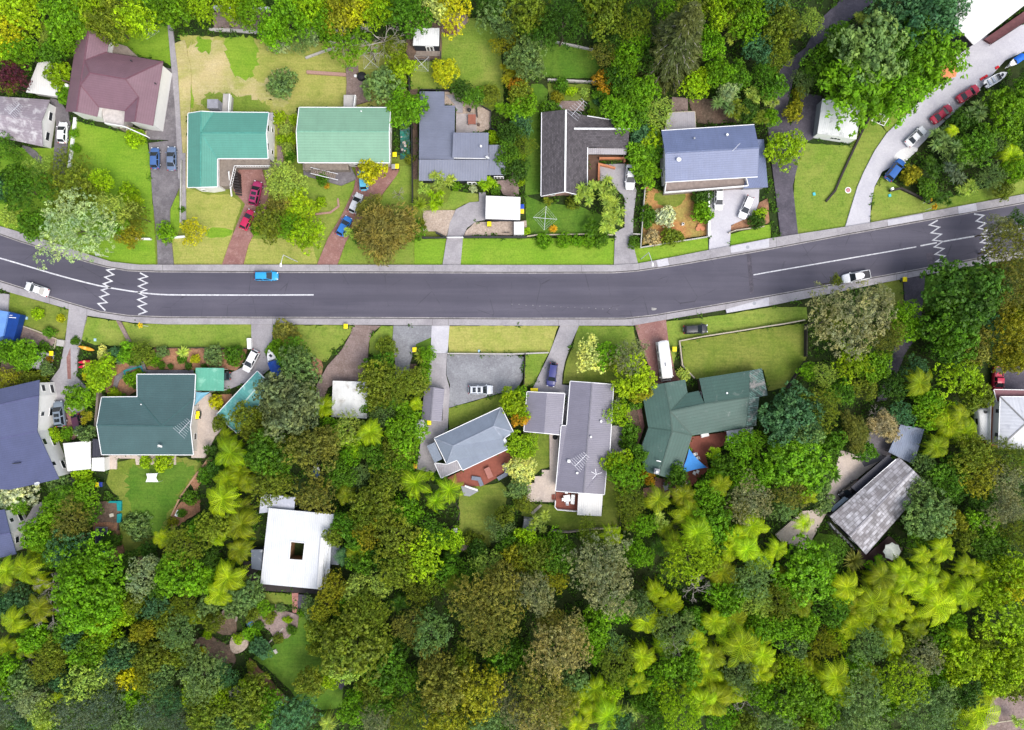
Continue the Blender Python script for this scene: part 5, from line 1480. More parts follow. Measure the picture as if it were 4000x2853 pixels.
sign(('S', 3613, 823, 0), 3.6, 180, 'amber double warning sign on the verge by the right zigzags', ('amber', (.80, .42, .01)), [(0, .95, True), (-.85, .8, False)])
sign(('S', 3604, 795, 0), 3.0, 180, 'small amber marker sign above the double warning sign', ('amber', (.80, .42, .01)), [(0, .55, False)])
sign(('S', 424, 1004, 0), 4.2, 200, 'pale sign pole beside the silvery tree', ('white', (.7, .72, .78)), [(0, .8, False), (-.7, .6, False)])

def bin_proto():
    root = empty('wheelie_bin')
    vs = [(-.24, -.28, .08), (.24, -.28, .08), (.24, .28, .08), (-.24, .28, .08), (-.29, -.36, 1.0), (.29, -.36, 1.0), (.29, .36, 1.0), (-.29, .36, 1.0)]
    MB().add(vs, [(3, 2, 1, 0), (4, 5, 6, 7), (0, 1, 5, 4), (1, 2, 6, 5), (2, 3, 7, 6), (3, 0, 4, 7)]).build('bin_body', M_OBJ, root).color = (.03, .05, .04, 1)
    m = MB()
    vs, fs = loft([(-.36, 0), (-.2, 1), (.1, 1.1), (.36, .6)], lambda k: [(.32, 1.01), (.32, 1.05 + .02 * k), (.15, 1.08 + .04 * k), (-.15, 1.08 + .04 * k), (-.32, 1.05 + .02 * k), (-.32, 1.01)])
    m.add(vs, fs)
    l = m.build('lid', M_OBJ, root); fix_normals(l)
    MB().tube((-.42, -.26, .98), (-.42, .26, .98), .03).build('handle', M_DARKM, root)
    for sy in (-1, 1): MB().tube((-.3, sy * .2, .1), (-.3, sy * .27, .1), .1).build('wheel', M_RUBBER, root)
    return root
BIN = []
def wbin(t, x, y, label, lid=(.85, .68, .0), ang=90):
    o = bin_proto() if not BIN else copy_tree(BIN[0])
    BIN.append(o)
    p = W(t, x, y, 1.0)
    o.location = (p[0], p[1], Z0); o.rotation_euler = (0, 0, R(ang))
    o.scale = (1.25, 1.25, 1.05)
    tag(o, label, 'bin', 'wheelie bins')
    for c in o.children:
        if c.name.startswith('lid'): c.color = (*lid, 1)
wbin('B0', 1237, 1383, 'yellow-lidded bin against the end wall of the mint-roofed house')
wbin('B0', 1257, 1487, 'yellow-lidded bin at the corner of the mint roof beside a grey bin')
wbin('B0', 1227, 1489, 'grey-lidded bin beside the yellow one by the mint roof', (.3, .3, .3))
wbin('B1', 803, 1538, 'yellow-lidded bin on the lower verge beside the brown gravel track')
wbin('B1', 2075, 632, 'yellow-lidded bin on the gravel below the white flat garage roof')
wbin('C1', 88, 520, 'bin with yellow lid beside a blue-lidded bin along the white garage', (.75, .55, .01))
wbin('C1', 88, 478, 'blue-lidded bin along the side of the white garage', (.01, .06, .45))
wbin('A2', 470, 413, 'yellow-lidded bin at the concrete drive near the kayaks')
wbin('A2', 1767, 945, 'upper of two yellow-lidded bins on the paved patio')
wbin('A2', 1761, 973, 'lower of two yellow-lidded bins on the paved patio')
wbin('B2', 1413, 380, 'yellow-lidded bin by the spiky plants on the grey gravel drive')
wbin('B2', 1543, 1027, 'yellow-lidded bin behind the small grey garage')
wbin('C2', 182, 742, 'yellow-lidded bin near the garage corner, left one of a pair at the purple-grey garage')
wbin('C2', 212, 741, 'yellow-lidded bin at the purple-grey garage, nearer the indigo car')
wbin('C2', 1440, 375, 'yellow-lidded bin beside the camper bus')
wbin('C2', 1206, 690, 'amber-lidded bin against the forest green roof eave', (.8, .45, .02))
wbin('D1', 1205, 1123, 'yellow-lidded bin on the verge right of the white pickup truck')
wbin('A3', 880, 325, 'yellow tub lid beside a blue tub at the edge of the back lawn')
wbin('A3', 906, 322, 'dark blue tub beside a yellow one at the edge of the back lawn', (.01, .03, .25))
wbin('B3', 1418, 160, 'orange-lidded bin under the feather palms', (.85, .45, .02))

def clothesline(t, x, y, label, r=1.55, ang=20, h=1.9):
    p = W(t, x, y, h)
    root = tag(empty('clothesline', (p[0], p[1], 0)), label, 'clothesline', 'rotary clotheslines')
    MB().tube((p[0], p[1], -.1), (p[0], p[1], h), .05, n=8).build('pole', M_ALU, root)
    ends = []
    for k in range(4):
        a = R(ang + 90 * k)
        e = Vector((p[0] + math.cos(a) * r, p[1] + math.sin(a) * r, h + .15)); ends.append(e)
        MB().beam((p[0], p[1], h), e, .07, .05).build('arm', M_ALU, root)
    m = MB()
    for f in (.55, .8, 1.0):
        q = [Vector((p[0], p[1], h)).lerp(e, f) for e in ends]
        for i in range(4): m.beam(q[i], q[(i + 1) % 4], .018, .018)
    m.build('washing_line', M_ALU, root)
clothesline('A0', 1330, 265, 'rotary clothesline on the lawn behind the maroon-roofed house', 2.0, 78)
clothesline('B0', 1022, 548, 'rotary clothesline on the lawn behind the mint-roofed house', 2.0, 50)
clothesline('B0', 1472, 570, 'rotary clothesline in front of the sleepout porch', 2.0, 42)
clothesline('C1', 295, 578, 'rotary clothesline on the lawn below the charcoal roof', 2.3, 85)
clothesline('C3', 1508, 345, 'rotary clothesline below the forest green roof', 1.7, 35)

def fence(label, t, s, h, mat, post=1.8, th=.06, name='fence', cat='fence', postm=None, z0=-.1, pw=.1):
    p = PTS(t, s, h)
    c = p[len(p) // 2]
    root = tag(empty(name, (c[0], c[1], 0)), label, cat)
    MB().ribbon(p, th, z0, h - .04).build('panel', mat, root)
    MB().ribbon(p, th + .07, h - .04, h).build('cap_rail', mat, root)
    n = 0
    for a, b in zip(p, p[1:]):
        L = math.hypot(b[0] - a[0], b[1] - a[1])
        k = max(1, round(L / post))
        for i in range(k + 1):
            if i == 0 and n: continue
            n += 1
            MB().box((a[0] + (b[0] - a[0]) * i / k, a[1] + (b[1] - a[1]) * i / k, h / 2 + .02), (pw, pw, h + .06)).build('post', postm or mat, root)
    return root
fence('cream timber fence round the lawn below the black wagon', 'C2', '1625,632 1518,520 1492,302 1700,262 1960,222 2280,170 D2:140,150 330,115', 1.0, M_PALET, 2.2, .16)
fence('dark paling fence at the right end of the fenced lawn', 'D2', '350,150 347,440', 1.6, M_DTIMB, 1.5)
fence('dark slatted fence slanting away below the fenced lawn', 'D2', '345,480 260,600 180,720', 1.6, M_DTIMB, 1.2)
fence('low pale wall along the top of the grey gravel yard', 'B2', '1702,414 2280,418 C2:325,406', .9, M_CONC, 3, .2, 'garden_wall', 'wall')
fence('dark fence between the gravel yard and the small lawn', 'C2', '118,412 106,720', 1.3, M_DTIMB, 1.5)
fence('black front fence right of the curved concrete drive', 'B1', '1848,742 2277,742 C1:132,742', 1.2, M_DARKM, 2.2, .25)
fence('black angled front fence left of the curved concrete drive', 'B1', '1478,748 1688,746 1600,700', 1.2, M_DARKM, 2.0, .25)
o = fence('white sliding gate across the curved concrete drive', 'B1', '1690,746 1845,744', 1.0, M_WHITE, 3.2, .08, 'gate', 'gate')
fence('timber rail fence with dark bushes in front', 'C1', '134,735 230,722 430,720 650,716 900,722', 1.0, M_PALET, 2.0, .08)
fence('grey wall closing the garden beside the narrow drive', 'C1', '1076,715 1145,718', .8, M_CONC, 2, .15, 'garden_wall', 'wall')
fence('pale fence around the orange garden', 'C1', '1187,285 1165,560 1146,835 1450,786 1752,738', 1.1, plain('bleached_fence', (.45, .44, .40), .8), 2.2, .1)
fence('tall white wall between the orange garden and the double drive', 'C1', '1752,335 1756,735', 1.5, M_WHITE, 20, .3, 'garden_wall', 'wall')
fence('pale fence below the small red soil bed', 'C1', '1930,705 2000,680 2245,648', .9, M_PALET, 2.2, .1)
fence('black boundary fence beside the small sleepout lawn', 'B0', '1352,560 1362,810', 1.5, M_DARKM, 1.6)
fence('black boundary fence beside the stepped metal roof', 'B0', '1384,1085 1388,1594 B1:1390,590', 1.5, M_DARKM, 1.6)
fence('black fence along the back of the stepped metal roof', 'B0', '1455,795 1762,800', 1.2, M_DARKM, 1.4)
fence('black zigzag fence round the beige gravel patio', 'B0', '1962,940 1970,1035', 1.0, M_DARKM, 1.2)
fence('dark fence on the far edge of the beige gravel patio', 'B0', '2000,935 2090,985 2086,1135 2185,1190', 1.0, M_DARKM, 1.4)
fence('block retaining wall across the dark green back lawn', 'C0', '320,706 560,718 800,730 1020,742', .8, M_CONC, 1.6, .25, 'garden_wall', 'wall')
fence('short block wall at the forest edge above the dark green lawn', 'C0', '390,372 560,405 720,440', .7, M_CONC, 1.6, .25, 'garden_wall', 'wall')
fence('low dark log border down the lawn beside the white shed', 'D0', '905,1045 830,1190 D1:700,100 650,210 600,330 520,425', .5, M_DTIMB, 2.6, .28)
fence('dark timber retaining wall by the deep blue four-wheel drive', 'D1', '1090,330 1190,308 1320,370 1450,440', .8, M_DTIMB, 2, .3, 'garden_wall', 'wall')
fence('timber fence along the foot of the garden with the white canopy', 'C3', '345,738 500,752 720,722 945,712', 1.2, M_TIMB, 2, .2)
fence('dark fence down the side of the garden with the white canopy', 'C3', '960,380 965,715', 1.4, M_DTIMB, 1.8)
fence('pale paling fence beside the teal-roofed house', 'A1', '1610,60 1604,400 1602,620', .9, plain('bleached_fence', (.45, .44, .40), .8), 2.2, .1)
fence('white letterbox wall left of the grey shared drive', 'A1', '1202,758 1335,760', .7, M_WHITE, 6, .3, 'garden_wall', 'wall')
fence('white letterbox wall right of the grey shared drive', 'A1', '1520,748 1640,738', .7, M_WHITE, 6, .3, 'garden_wall', 'wall')
fence('white-capped stepping fence beside the lilac-roofed house drive', 'A0', '665,1045 640,1250 610,1500', .5, M_WHITE, 1.1, .45, 'garden_wall', 'wall', M_CONC)
fence('white trellis over the raised vegetable beds', 'A0', '1895,62 2290,68 B0:115,72', 1.5, M_ALU, 1.2, .5)
fence('white stone edging below the raised vegetable beds', 'A0', '1860,262 2050,268 2277,285 B0:240,318', .4, M_CONC, 3, .5, 'garden_wall', 'wall')
fence('brown brick garden wall behind the mint-roofed house', 'B0', '450,640 800,664', .5, M_BRICK, 8, .55, 'garden_wall', 'wall')
fence('curved brick edging in the lawn of the mint-roofed house', 'B1', '530,540 660,525 735,470 728,400', .3, M_BRICK, 8, .3, 'garden_wall', 'wall')
fence('stone edging along the curved top of the mint-roofed house lawn', 'B0', '440,515 600,455 690,425', .4, M_CONC, 8, .35, 'garden_wall', 'wall')
fence('black fence behind the left verge planting', 'A2', '1370,368 1800,362 2215,372', .9, M_DTIMB, 2.4)
fence('white gate post wall beside the white wagon', 'A2', '2212,278 2218,372', 1.2, M_WHITE, 3, .7, 'garden_wall', 'wall')
fence('timber edging of the dry bed beside the blue truck', 'A2', '145,150 330,215 500,285 480,370', .4, M_PALET, 2, .15, 'garden_wall', 'wall')
fence('weathered fence beside the dark green roof', 'A2', '870,700 862,850 840,1100', 1.6, M_TIMB, 1.4, .35)
fence('rusty edging strip round the back lawn of the dark green roof', 'A3', '1860,85 1720,270 1600,440 1520,610 1535,735', .3, plain('rusty_edge', (.42, .25, .15), .8), 4, .2, 'garden_edging', 'edging')
fence('dark edging round the circular lawn bed', 'B3', ' '.join('%d,%d' % (1640 + 172 * math.cos(R(a)), 585 + 150 * math.sin(R(a))) for a in range(-60, 200, 20)), .2, M_DTIMB, 50, .14, 'garden_edging', 'edging')
fence('timber frame of the sunken vegetable plot in the clearing', 'A4', '1870,435 1995,300 2105,365 2095,400', .5, M_TIMB, 3, .3, 'garden_edging', 'edging')
fence('timber terrace wall below the picture-edge garden at the lower right', 'D4', '1990,1105 2180,1215', .4, M_TIMB, 3, .15, 'garden_wall', 'wall')
fence('pale timber rail across the lower right terrace', 'D4', '1960,1310 2280,1265', .5, M_PALET, 4, .15)

def cuboid(name, label, cat, t, x, y, s, z, mat, rz=0, leg=False):
    p = W(t, x, y, z)
    if not leg:
        o = MB().box((p[0], p[1], z - s[2] / 2), s, R(rz), .94).build(name, mat)
        return tag(o, label, cat)
    root = tag(empty(name, (p[0], p[1], 0)), label, cat)
    MB().box((p[0], p[1], z - .04), (s[0], s[1], .08), R(rz)).build('table_top', mat, root)
    for sx in (-1, 1):
        for sy in (-1, 1):
            dx, dy = sx * (s[0] / 2 - .1), sy * (s[1] / 2 - .1)
            c, sn = math.cos(R(rz)), math.sin(R(rz))
            MB().box((p[0] + dx * c - dy * sn, p[1] + dx * sn + dy * c, (z - .08) / 2), (.08, .08, z - .08), R(rz)).build('leg', mat, root)
    return root
CH = []
def chair(t, x, y, ang, label, col=(.7, .7, .7), z=.45):
    if not CH:
        o = empty('garden_chair')
        MB().box((0, 0, .44), (.5, .5, .05)).build('seat', M_OBJ, o)
        MB().box((-.27, 0, .72), (.05, .5, .5)).build('backrest', M_OBJ, o)
        for sx in (-1, 1):
            for sy in (-1, 1): MB().box((sx * .2, sy * .2, .21), (.05, .05, .42)).build('leg', M_OBJ, o)
    else: o = copy_tree(CH[0])
    CH.append(o)
    p = W(t, x, y, .5)
    o.location = (p[0], p[1], Z0 + z - .45); o.rotation_euler = (0, 0, R(ang)); o.scale = (1.15, 1.15, 1)
    tag(o, label, 'chair', 'garden chairs')
    for c in o.children: c.color = (*col, 1)
cuboid('patio_table', 'reddish timber table on the pale patio deck', 'table', 'B0', 1920, 1062, (1.5, 1.9, 1), 1.05, plain('red_cedar', (.30, .11, .075), .7), 0, True)
o = MB().lathe(W('B0', 1898, 990, .2), [(.2, 0), (.36, .5), (.4, .75), (.3, .95), (.1, 1.02)], 16).build('kettle_barbecue', M_DARKM); tag(o, 'black kettle barbecue on the patio deck', 'barbecue')
o = MB().lathe(W('B0', 1980, 1116, 0), [(.25, .25), (.3, .3), (.3, .6), (.2, .62)], 14).build('plant_pot', W_BROWN); tag(o, 'round brown pot on the beige gravel patio', 'plant pot')
cuboid('patio_table', 'plain red table in the middle of the red-brown deck', 'table', 'B2', 2070, 1475, (1.1, 2.1, 1), 1.2, plain('red_cedar2', (.36, .15, .12), .7), 24, True)
for k, (s, lab) in enumerate((('1918,1520 1985,1530 2010,1590', 'grey bench near the lower edge of the red-brown deck'), ('2200,1395 2235,1445 2220,1490 2150,1530', 'grey angled bench at the right end of the red-brown deck'))):
    o = MB().ribbon(PTS('B2', s, .95), .75, .5, .95).build('bench', plain('grey_bench', (.16, .18, .23), .6)); tag(o, lab, 'bench')
cuboid('patio_table', 'white table with chairs on the red deck beside the canopy', 'table', 'C3', 490, 450, (1.25, 1.25, 1), 1.45, M_WHITE, 8, True)
for i, (x, y, a) in enumerate(((455, 450, 0), (480, 385, 270), (488, 482, 90))):
    chair('C3', x, y, a, ('white chair left of the white table on the red deck', 'white chair above the white table on the red deck', 'white chair below the white table on the red deck')[i], (.75, .75, .75), 1.15)
o = cuboid('spa_pool', 'white spa tub with green water beside the deck table', 'spa pool', 'C3', 542, 460, (.75, 1.9, .9), 1.5, M_WHITE, -5)
for x, y, a, l in ((1620, 1305, 200, 'white chair above the shade sail, nearest the green roof'), (1640, 1340, 200, 'white chair tucked against the upper edge of the shade sail'), (1615, 1470, 60, 'white chair below the shade sail, nearer the roof'), (1642, 1458, 60, 'white chair below the shade sail, further from the roof'), (1130, 1240, 0, 'white chair against the left side of the forest green roof'), (1104, 1325, 0, 'pale chair in the corner under the forest green roof')):
    chair('C2', x, y, a, l, (.7, .7, .7), .8)
for x, y, a, l in ((945, 1030, 80, 'grey deck chair nearer the slab roof'), (990, 1018, 80, 'grey deck chair nearer the white umbrella')):
    chair('D3', x, y, a, l, (.35, .35, .37), .85)
cuboid('patio_table', 'dark square table on the dusky red terrace', 'table', 'C3', 1373, 350, (1.1, 1.1, 1), .95, W_GREY, 20, True)
for x, y, a, l in ((1355, 315, 280, 'dark chair above the dark terrace table'), (1405, 378, 130, 'dark chair below the dark terrace table')): chair('C3', x, y, a, l, (.1, .1, .12), .65)
def umbrella(t, x, y, r, col, label, h=2.3, n=8):
    p = W(t, x, y, h)
    root = tag(empty('garden_umbrella', (p[0], p[1], 0)), label, 'umbrella')
    vs = [(p[0], p[1], h + .45)]
    for i in range(n * 2):
        a = math.pi * i / n
        rr = r if i % 2 == 0 else r * .86
        vs.append((p[0] + math.cos(a) * rr, p[1] + math.sin(a) * rr, h - .1 if i % 2 == 0 else h + .0))
    MB().add(vs, [(0, i + 1, (i + 1) % (2 * n) + 1) for i in range(2 * n)]).build('canopy', col, root)
    MB().tube((p[0], p[1], 0), (p[0], p[1], h + .5), .04).build('pole', M_ALU, root)
umbrella('D3', 1105, 922, 1.75, plain('umbrella_canvas', (.72, .74, .66), .8), 'cream garden umbrella on the dark wet deck')
# shade sails
def sail(label, t, pts, mat):
    q = [Vector(W(t, *a)) for a in pts]
    c = sum(q, Vector()) / len(q)
    root = tag(empty('shade_sail', (c.x, c.y, 0)), label, 'shade sail')
    n = 10
    edge = []
    for i in range(len(q)):
        a, b = q[i], q[(i + 1) % len(q)]
        for k in range(n):
            u = k / n
            p = a.lerp(b, u)
            edge.append(p + (c - p) * (.16 * 4 * u * (1 - u)) * .8)
    vs = [c - Vector((0, 0, .12))] + edge
    m = len(edge)
    MB().add(vs, [(0, i + 1, (i + 1) % m + 1) for i in range(m)]).build('canvas', mat, root)
    for p in q: MB().tube((p.x, p.y, 0), (p.x, p.y, p.z + .1), .05, n=6).build('pole', M_ALU, root)
sail('blue triangular shade sail over the dark red deck', 'C2', [(1575, 1262, 3.0), (1735, 1428, 2.4), (1495, 1486, 3.0)], plain('blue_sail', (.035, .20, .52), .7, .1))
sail('pale blue triangular sail under the bright green carport', 'A2', [(1742, 755, 2.6), (1868, 755, 2.4), (1728, 880, 2.6)], plain('pale_sail', (.16, .36, .46), .6, .1))
# odds and ends
cuboid('compost_bin', 'dark open-topped compost box behind the sleepout', 'compost box', 'B0', 1730, 240, (2.4, 2.2, .9), .9, plain('compost_brown', (.17, .085, .055), .9))
o = tag(MB().lathe(W('B0', 945, 690, 0), [(.9, 0), (.95, .5), (.7, .9), (.2, 1.1)], 14).build('covered_barbecue', plain('black_cover', (.02, .02, .026), .6)), 'black rounded cover on the path end behind the mint roof', 'covered barbecue')
o = tag(MB().lathe(W('B0', 888, 684, 0), [(.2, 0), (.28, .3), (.3, .5), (.12, .6)], 12).build('plant_pot', M_WHITE), 'white pot beside the black rounded cover', 'plant pot')
for i, (x, y, l) in enumerate(((318, 950, 'white pot at the left of three behind the charcoal roof'), (352, 938, 'largest white pot behind the charcoal roof'), (427, 960, 'dark pot behind the charcoal roof'))):
    s = (.8, 1.2, .9)[i]
    o = tag(MB().lathe(W('C0', x, y, 0), [(.2 * s, 0), (.4 * s, .3), (.42 * s, .5), (.2 * s, .52)], 14).build('plant_pot', M_WHITE if i < 2 else W_GREY), l, 'plant pot')
for i, (x, y) in enumerate(((1648, 675), (1690, 672), (1662, 650))):
    o = tag(MB().lathe(W('C1', x, y, 0), [(.2, 0), (.42, .45), (.45, .55), (.3, .56)], 16).build('plant_pot', M_TERRA), ('terracotta pot nearest the fence in the cluster of three', 'terracotta pot beside the white wall in the cluster of three', 'terracotta pot furthest from the road in the cluster of three')[i], 'plant pot', 'terracotta pots in the orange garden')
root = tag(empty('garden_fountain', W('C1', 1512, 635, 0)), 'stone plinth on a square slab in the orange garden', 'plinth')
c = W('C1', 1510, 637, 0)
MB().box((c[0], c[1], .05), (1.4, 1.4, .2)).build('slab', M_CONC, root)
MB().box((c[0] + .08, c[1] + .08, .5), (.5, .5, .8), 0, .8).build('pedestal', M_WHITE, root)
MB().box((c[0] + .08, c[1] + .08, .92), (.26, .26, .06)).build('basin', M_DARKM, root)
cuboid('paving_stone', 'square pale paving stone above the white-flowered bush', 'paving stone', 'C1', 1380, 495, (.75, .75, .12), .12, M_CONC)
cuboid('letterbox', 'white letterbox on the dark retaining wall by the curving drive', 'letterbox', 'D1', 1110, 312, (.5, .5, .5), 1.2, M_WHITE, 20)
cuboid('utility_box', 'turquoise utility box on the lawn right of the dark drive', 'utility box', 'D1', 412, 360, (.5, .6, .3), .3, plain('turquoise_box', (.08, .5, .55), .5), 15)
cuboid('utility_box', 'turquoise utility box below the dark retaining wall', 'utility box', 'D1', 1085, 373, (.5, .55, .3), .3, plain('turquoise_box', (.08, .5, .55), .5), 15)
for t, x, y, l in (('A2', 843, 292, 'pale blue utility box on the verge above the orange kayak'), ('A2', 234, 98, 'pale blue utility box on the verge near the blue truck'), ('B2', 1983, 392, 'pale blue utility box on the lawn above the gravel yard')):
    cuboid('utility_box', l, 'utility box', t, x, y, (.42, .55, .3), .3, plain('pale_blue_box', (.36, .55, .68), .5))
o = tag(MB().lathe(W('D1', 710, 328, 0), [(.4, 0), (.42, .12), (.32, .2), (.24, .16)], 22).build('trampoline', plain('faded_red', (.50, .22, .25), .6)), 'small round red and white disc on the lawn', 'paddling pool')
MB().lathe(W('D1', 710, 328, 0), [(.60, .02), (.60, .14), (.45, .15), (.44, .02)], 22).build('rim', M_WHITE, o)
# football goal
root = tag(empty('football_goal', W('D0', 1000, 1075, 0)), 'white tubular goal frame under the edge of the big tree', 'goal frame')
q = [W('D0', *a) for a in ((920, 1072, .1), (1030, 1120, .1), (1078, 1042, 1.5), (985, 1010, 1.5))]
m = MB()
for a, b in ((0, 1), (1, 2), (2, 3), (3, 0)): m.tube(q[a], q[b], .07)
m.tube(Vector(q[0]).lerp(Vector(q[3]), .4), Vector(q[1]).lerp(Vector(q[2]), .4), .05)
m.tube(Vector(q[0]).lerp(Vector(q[1]), .6), Vector(q[3]).lerp(Vector(q[2]), .6), .05)
m.build('frame', M_WHITE, root)
# paddling pool / beach umbrella at the big drive
umbrella('D0', 1610, 622, 1.9, plain('orange_canvas', (.72, .25, .10), .7, .3, 1), 'faded orange umbrella at the edge of the curving drive', 1.2)
o = cuboid('beach_lounger', 'white lounger half under the orange umbrella', 'lounger', 'D0', 1622, 650, (1.6, .8, .4), .5, M_WHITE, 40)
for x, y, l in ((1905, 700, 'small red toy car by the boat, nearest the red sedan'), (1940, 680, 'small red toy car by the boat, beside the other'), (2040, 600, 'red toy at the top of the drive beside the jet ski')):
    cuboid('ride_on_toy', l, 'ride-on toy', 'D0', x, y, (.8, .5, .45), .45, plain('toy_red', (.55, .01, .02), .4), 35)
# white lounger cushion on the back lawn
root = tag(empty('garden_swing', W('A2', 1350, 1520, 0)), 'white canopy garden swing on the back lawn', 'garden swing')
q = [W('A2', *a) for a in ((1302, 1482, 1.9), (1400, 1480, 1.9), (1388, 1520, 2.0), (1408, 1556, 1.8), (1296, 1556, 1.8), (1310, 1520, 2.0))]
MB().add(q + [(a[0], a[1], a[2] - .06) for a in q], [(0, 1, 2, 5), (5, 2, 3, 4)] + [(i, i + 6, (i + 1) % 6 + 6, (i + 1) % 6) for i in range(6)]).build('canopy', M_WHITE, root)
for i in (0, 1, 3, 4): MB().tube((q[i][0], q[i][1], 0), q[i], .04).build('leg', M_ALU, root)
MB().box((W('A2', 1352, 1520, .5)[0], W('A2', 1352, 1520, .5)[1], .5), (1.5, .5, .08)).build('seat', W_GREY, root)
# trampoline and vegetable frames
root = tag(empty('trampoline', W('A3', 900, 788, 0)), 'rectangular black trampoline below the vegetable plot', 'trampoline')
c = W('A3', 902, 788, .8)
MB().box((c[0], c[1], .8), (2.1, 3.5, .05), R(-3)).build('jumping_mat', plain('trampoline_mat', (.035, .04, .07), .6), root)
fr = MB()
for sx in (-1, 1): fr.beam((c[0] + sx * 1.1, c[1] - 1.8, .8), (c[0] + sx * 1.1, c[1] + 1.8, .8), .1, .09)
for sy in (-1, 1): fr.beam((c[0] - 1.1, c[1] + sy * 1.8, .8), (c[0] + 1.1, c[1] + sy * 1.8, .8), .1, .09)
fr.build('frame', M_GREYM, root)
for sx in (-1, 1):
    for sy in (-1, 1): MB().tube((c[0] + sx, c[1] + sy * 1.7, 0), (c[0] + sx, c[1] + sy * 1.7, .76), .04).build('leg', M_GREYM, root)
vs = [W('A3', 910 + math.cos(a) * r, 915 + math.sin(a) * r, z) for r, z in ((0, .9), (25, .75), (42, .35)) for a in [k * .7 for k in range(9)]]
o = tag(MB().add(vs, [(j * 9 + i, j * 9 + (i + 1) % 9, (j + 1) * 9 + (i + 1) % 9, (j + 1) * 9 + i) for j in (0, 1) for i in range(9)]).build('tarpaulin', plain('vivid_blue_tarp', (.01, .15, .6), .4, .3, 2)), 'crumpled vivid blue tarpaulin below the black trampoline', 'tarpaulin')
for s, l in (('960,475 1078,472 1078,560 1042,562 1036,492 962,490', 'teal L-shaped cold frame at the vegetable plot'), ('1040,590 1078,585 1075,668 1038,665', 'teal rectangular cold frame at the vegetable plot')):
    o = tag(MB().prism(PTS('A3', s, .5), -.1, .5).build('cold_frame', plain('teal_frame', (.01, .25, .26), .4)), l, 'cold frame')
o = tag(MB().ribbon(PTS('A2', '1100,570 1255,528 1270,580 1120,615 1100,570', .4), .25, -.1, .4).build('raised_bed', plain('teal_frame', (.01, .25, .26), .4)), 'green-edged raised bed of pale plants above the dark green roof', 'raised bed')
cuboid('garden_toy', 'pink and white plastic toy at the edge of the shrubs', 'toy', 'A3', 715, 795, (.9, .7, .5), .5, plain('pink_plastic', (.6, .15, .2), .4), 20)
cuboid('storage_box', 'pale flat storage box on the lawn bed edge', 'storage box', 'A3', 990, 600, (.8, .7, .4), .4, M_CREAM, 15)
cuboid('sun_lounger', 'pale lounger at the red soil bed', 'lounger', 'A3', 1575, 583, (.6, 1.3, .5), .5, M_WHITE, -25)
cuboid('storage_box', 'blue plastic tub at the path in the lower clearing', 'tub', 'A4', 2225, 428, (1.2, .9, .6), .6, plain('tub_blue', (.02, .22, .65), .4), 25)
o = tag(MB().lathe(W('A4', 2145, 580, 0), [(.75, .1), (.8, .35), (.6, .4), (.55, .2)], 18).build('fire_pit', plain('sandstone', (.36, .27, .19), .9)), 'round sandy fire pit in the lower clearing', 'fire pit')
cuboid('storage_box', 'small pale stone by the lower clearing lawn', 'stone', 'B4', 172, 668, (.6, .9, .4), .4, M_CONC, 30)
o = tag(MB().beam(W('B4', 115, 590, .3), W('B4', 245, 455, .4), .22, .25).build('timber_pole', M_PALEBARK), 'bleached pole lying across the lower patio', 'pole')
cuboid('garden_shed', 'small grey-roofed hutch beside the pale cabbage trees', 'hutch', 'C3', 160, 690, (2.7, 2.4, 1.8), 1.9, plain('hutch_grey', (.27, .27, .29), .6), -8)
cuboid('concrete_slab', 'pale concrete slab in the yard beside the orange kayak drive', 'slab', 'A2', 372, 480, (4.0, 3.6, .25), .3, G_PALEC, -12)
cuboid('doghouse', 'pale box beside the concrete drive above the slab', 'box', 'A2', 535, 320, (1.5, 1.3, .8), .8, M_CONC, -8)
o = tag(MB().tube(W('C2', 384, 1158, .3), W('C2', 384, 1158, .55), .5, .5, 20).build('hose_reel', M_RUBBER), 'black tyre-like hose reel behind the purple-grey garage', 'hose reel')
cuboid('garden_table', 'white wicker seat above the deck of the forest green roof', 'seat', 'C2', 1718, 1140, (1.6, .7, .6), .9, M_WHITE, 12)
o = tag(MB().prism(PTS('B3', '1820,335 1980,385 1900,432 1850,425', .5), -.1, .5).build('garden_steps', W_GREY), 'grey triangular landing below the red-brown deck', 'landing')
o = tag(MB().beam(W('B3', 1858, 338, 1.2), W('B3', 1972, 376, 1.2), .3, .5).build('garden_wall', M_WHITE), 'short white panel beside the grey landing', 'panel')
cuboid('garden_stool', 'white bowl at the foot of the sloping lawn', 'bowl', 'B3', 1773, 735, (.8, .9, .4), .4, M_WHITE, 20)
for i, (x, y) in enumerate(((1295, 1222), (1318, 1275), (1330, 1300), (1302, 1335), (1325, 1345))):
    s = .3 + .09 * ((i * 7) % 4)
    c = W('B0', x, y, .2)
    o = MB().lathe(c, [(s * .8, -.25), (s, .02), (s * .7, .22), (s * .2, .3)], 9).build('garden_rock', plain('pale_rock', (.42, .36, .33), .9, .2, 3))
    tag(o, 'pale rock in the narrow rockery beside the mint-roofed house', 'rock', 'rocks in the narrow rockery')
o = tag(MB().prism(ragged(PTS('B0', '1282,1070 1370,1075 1372,1410 1285,1420', 0), .7, .12, 4), -.1, Z0 + .01).build('weed_mat', patchy('teal_weed_mat', (.03, .03, .035), (.02, .17, .13), (.2, .17, .16), .5, 1.2)), 'torn teal weed mat under the narrow rockery', 'weed mat')
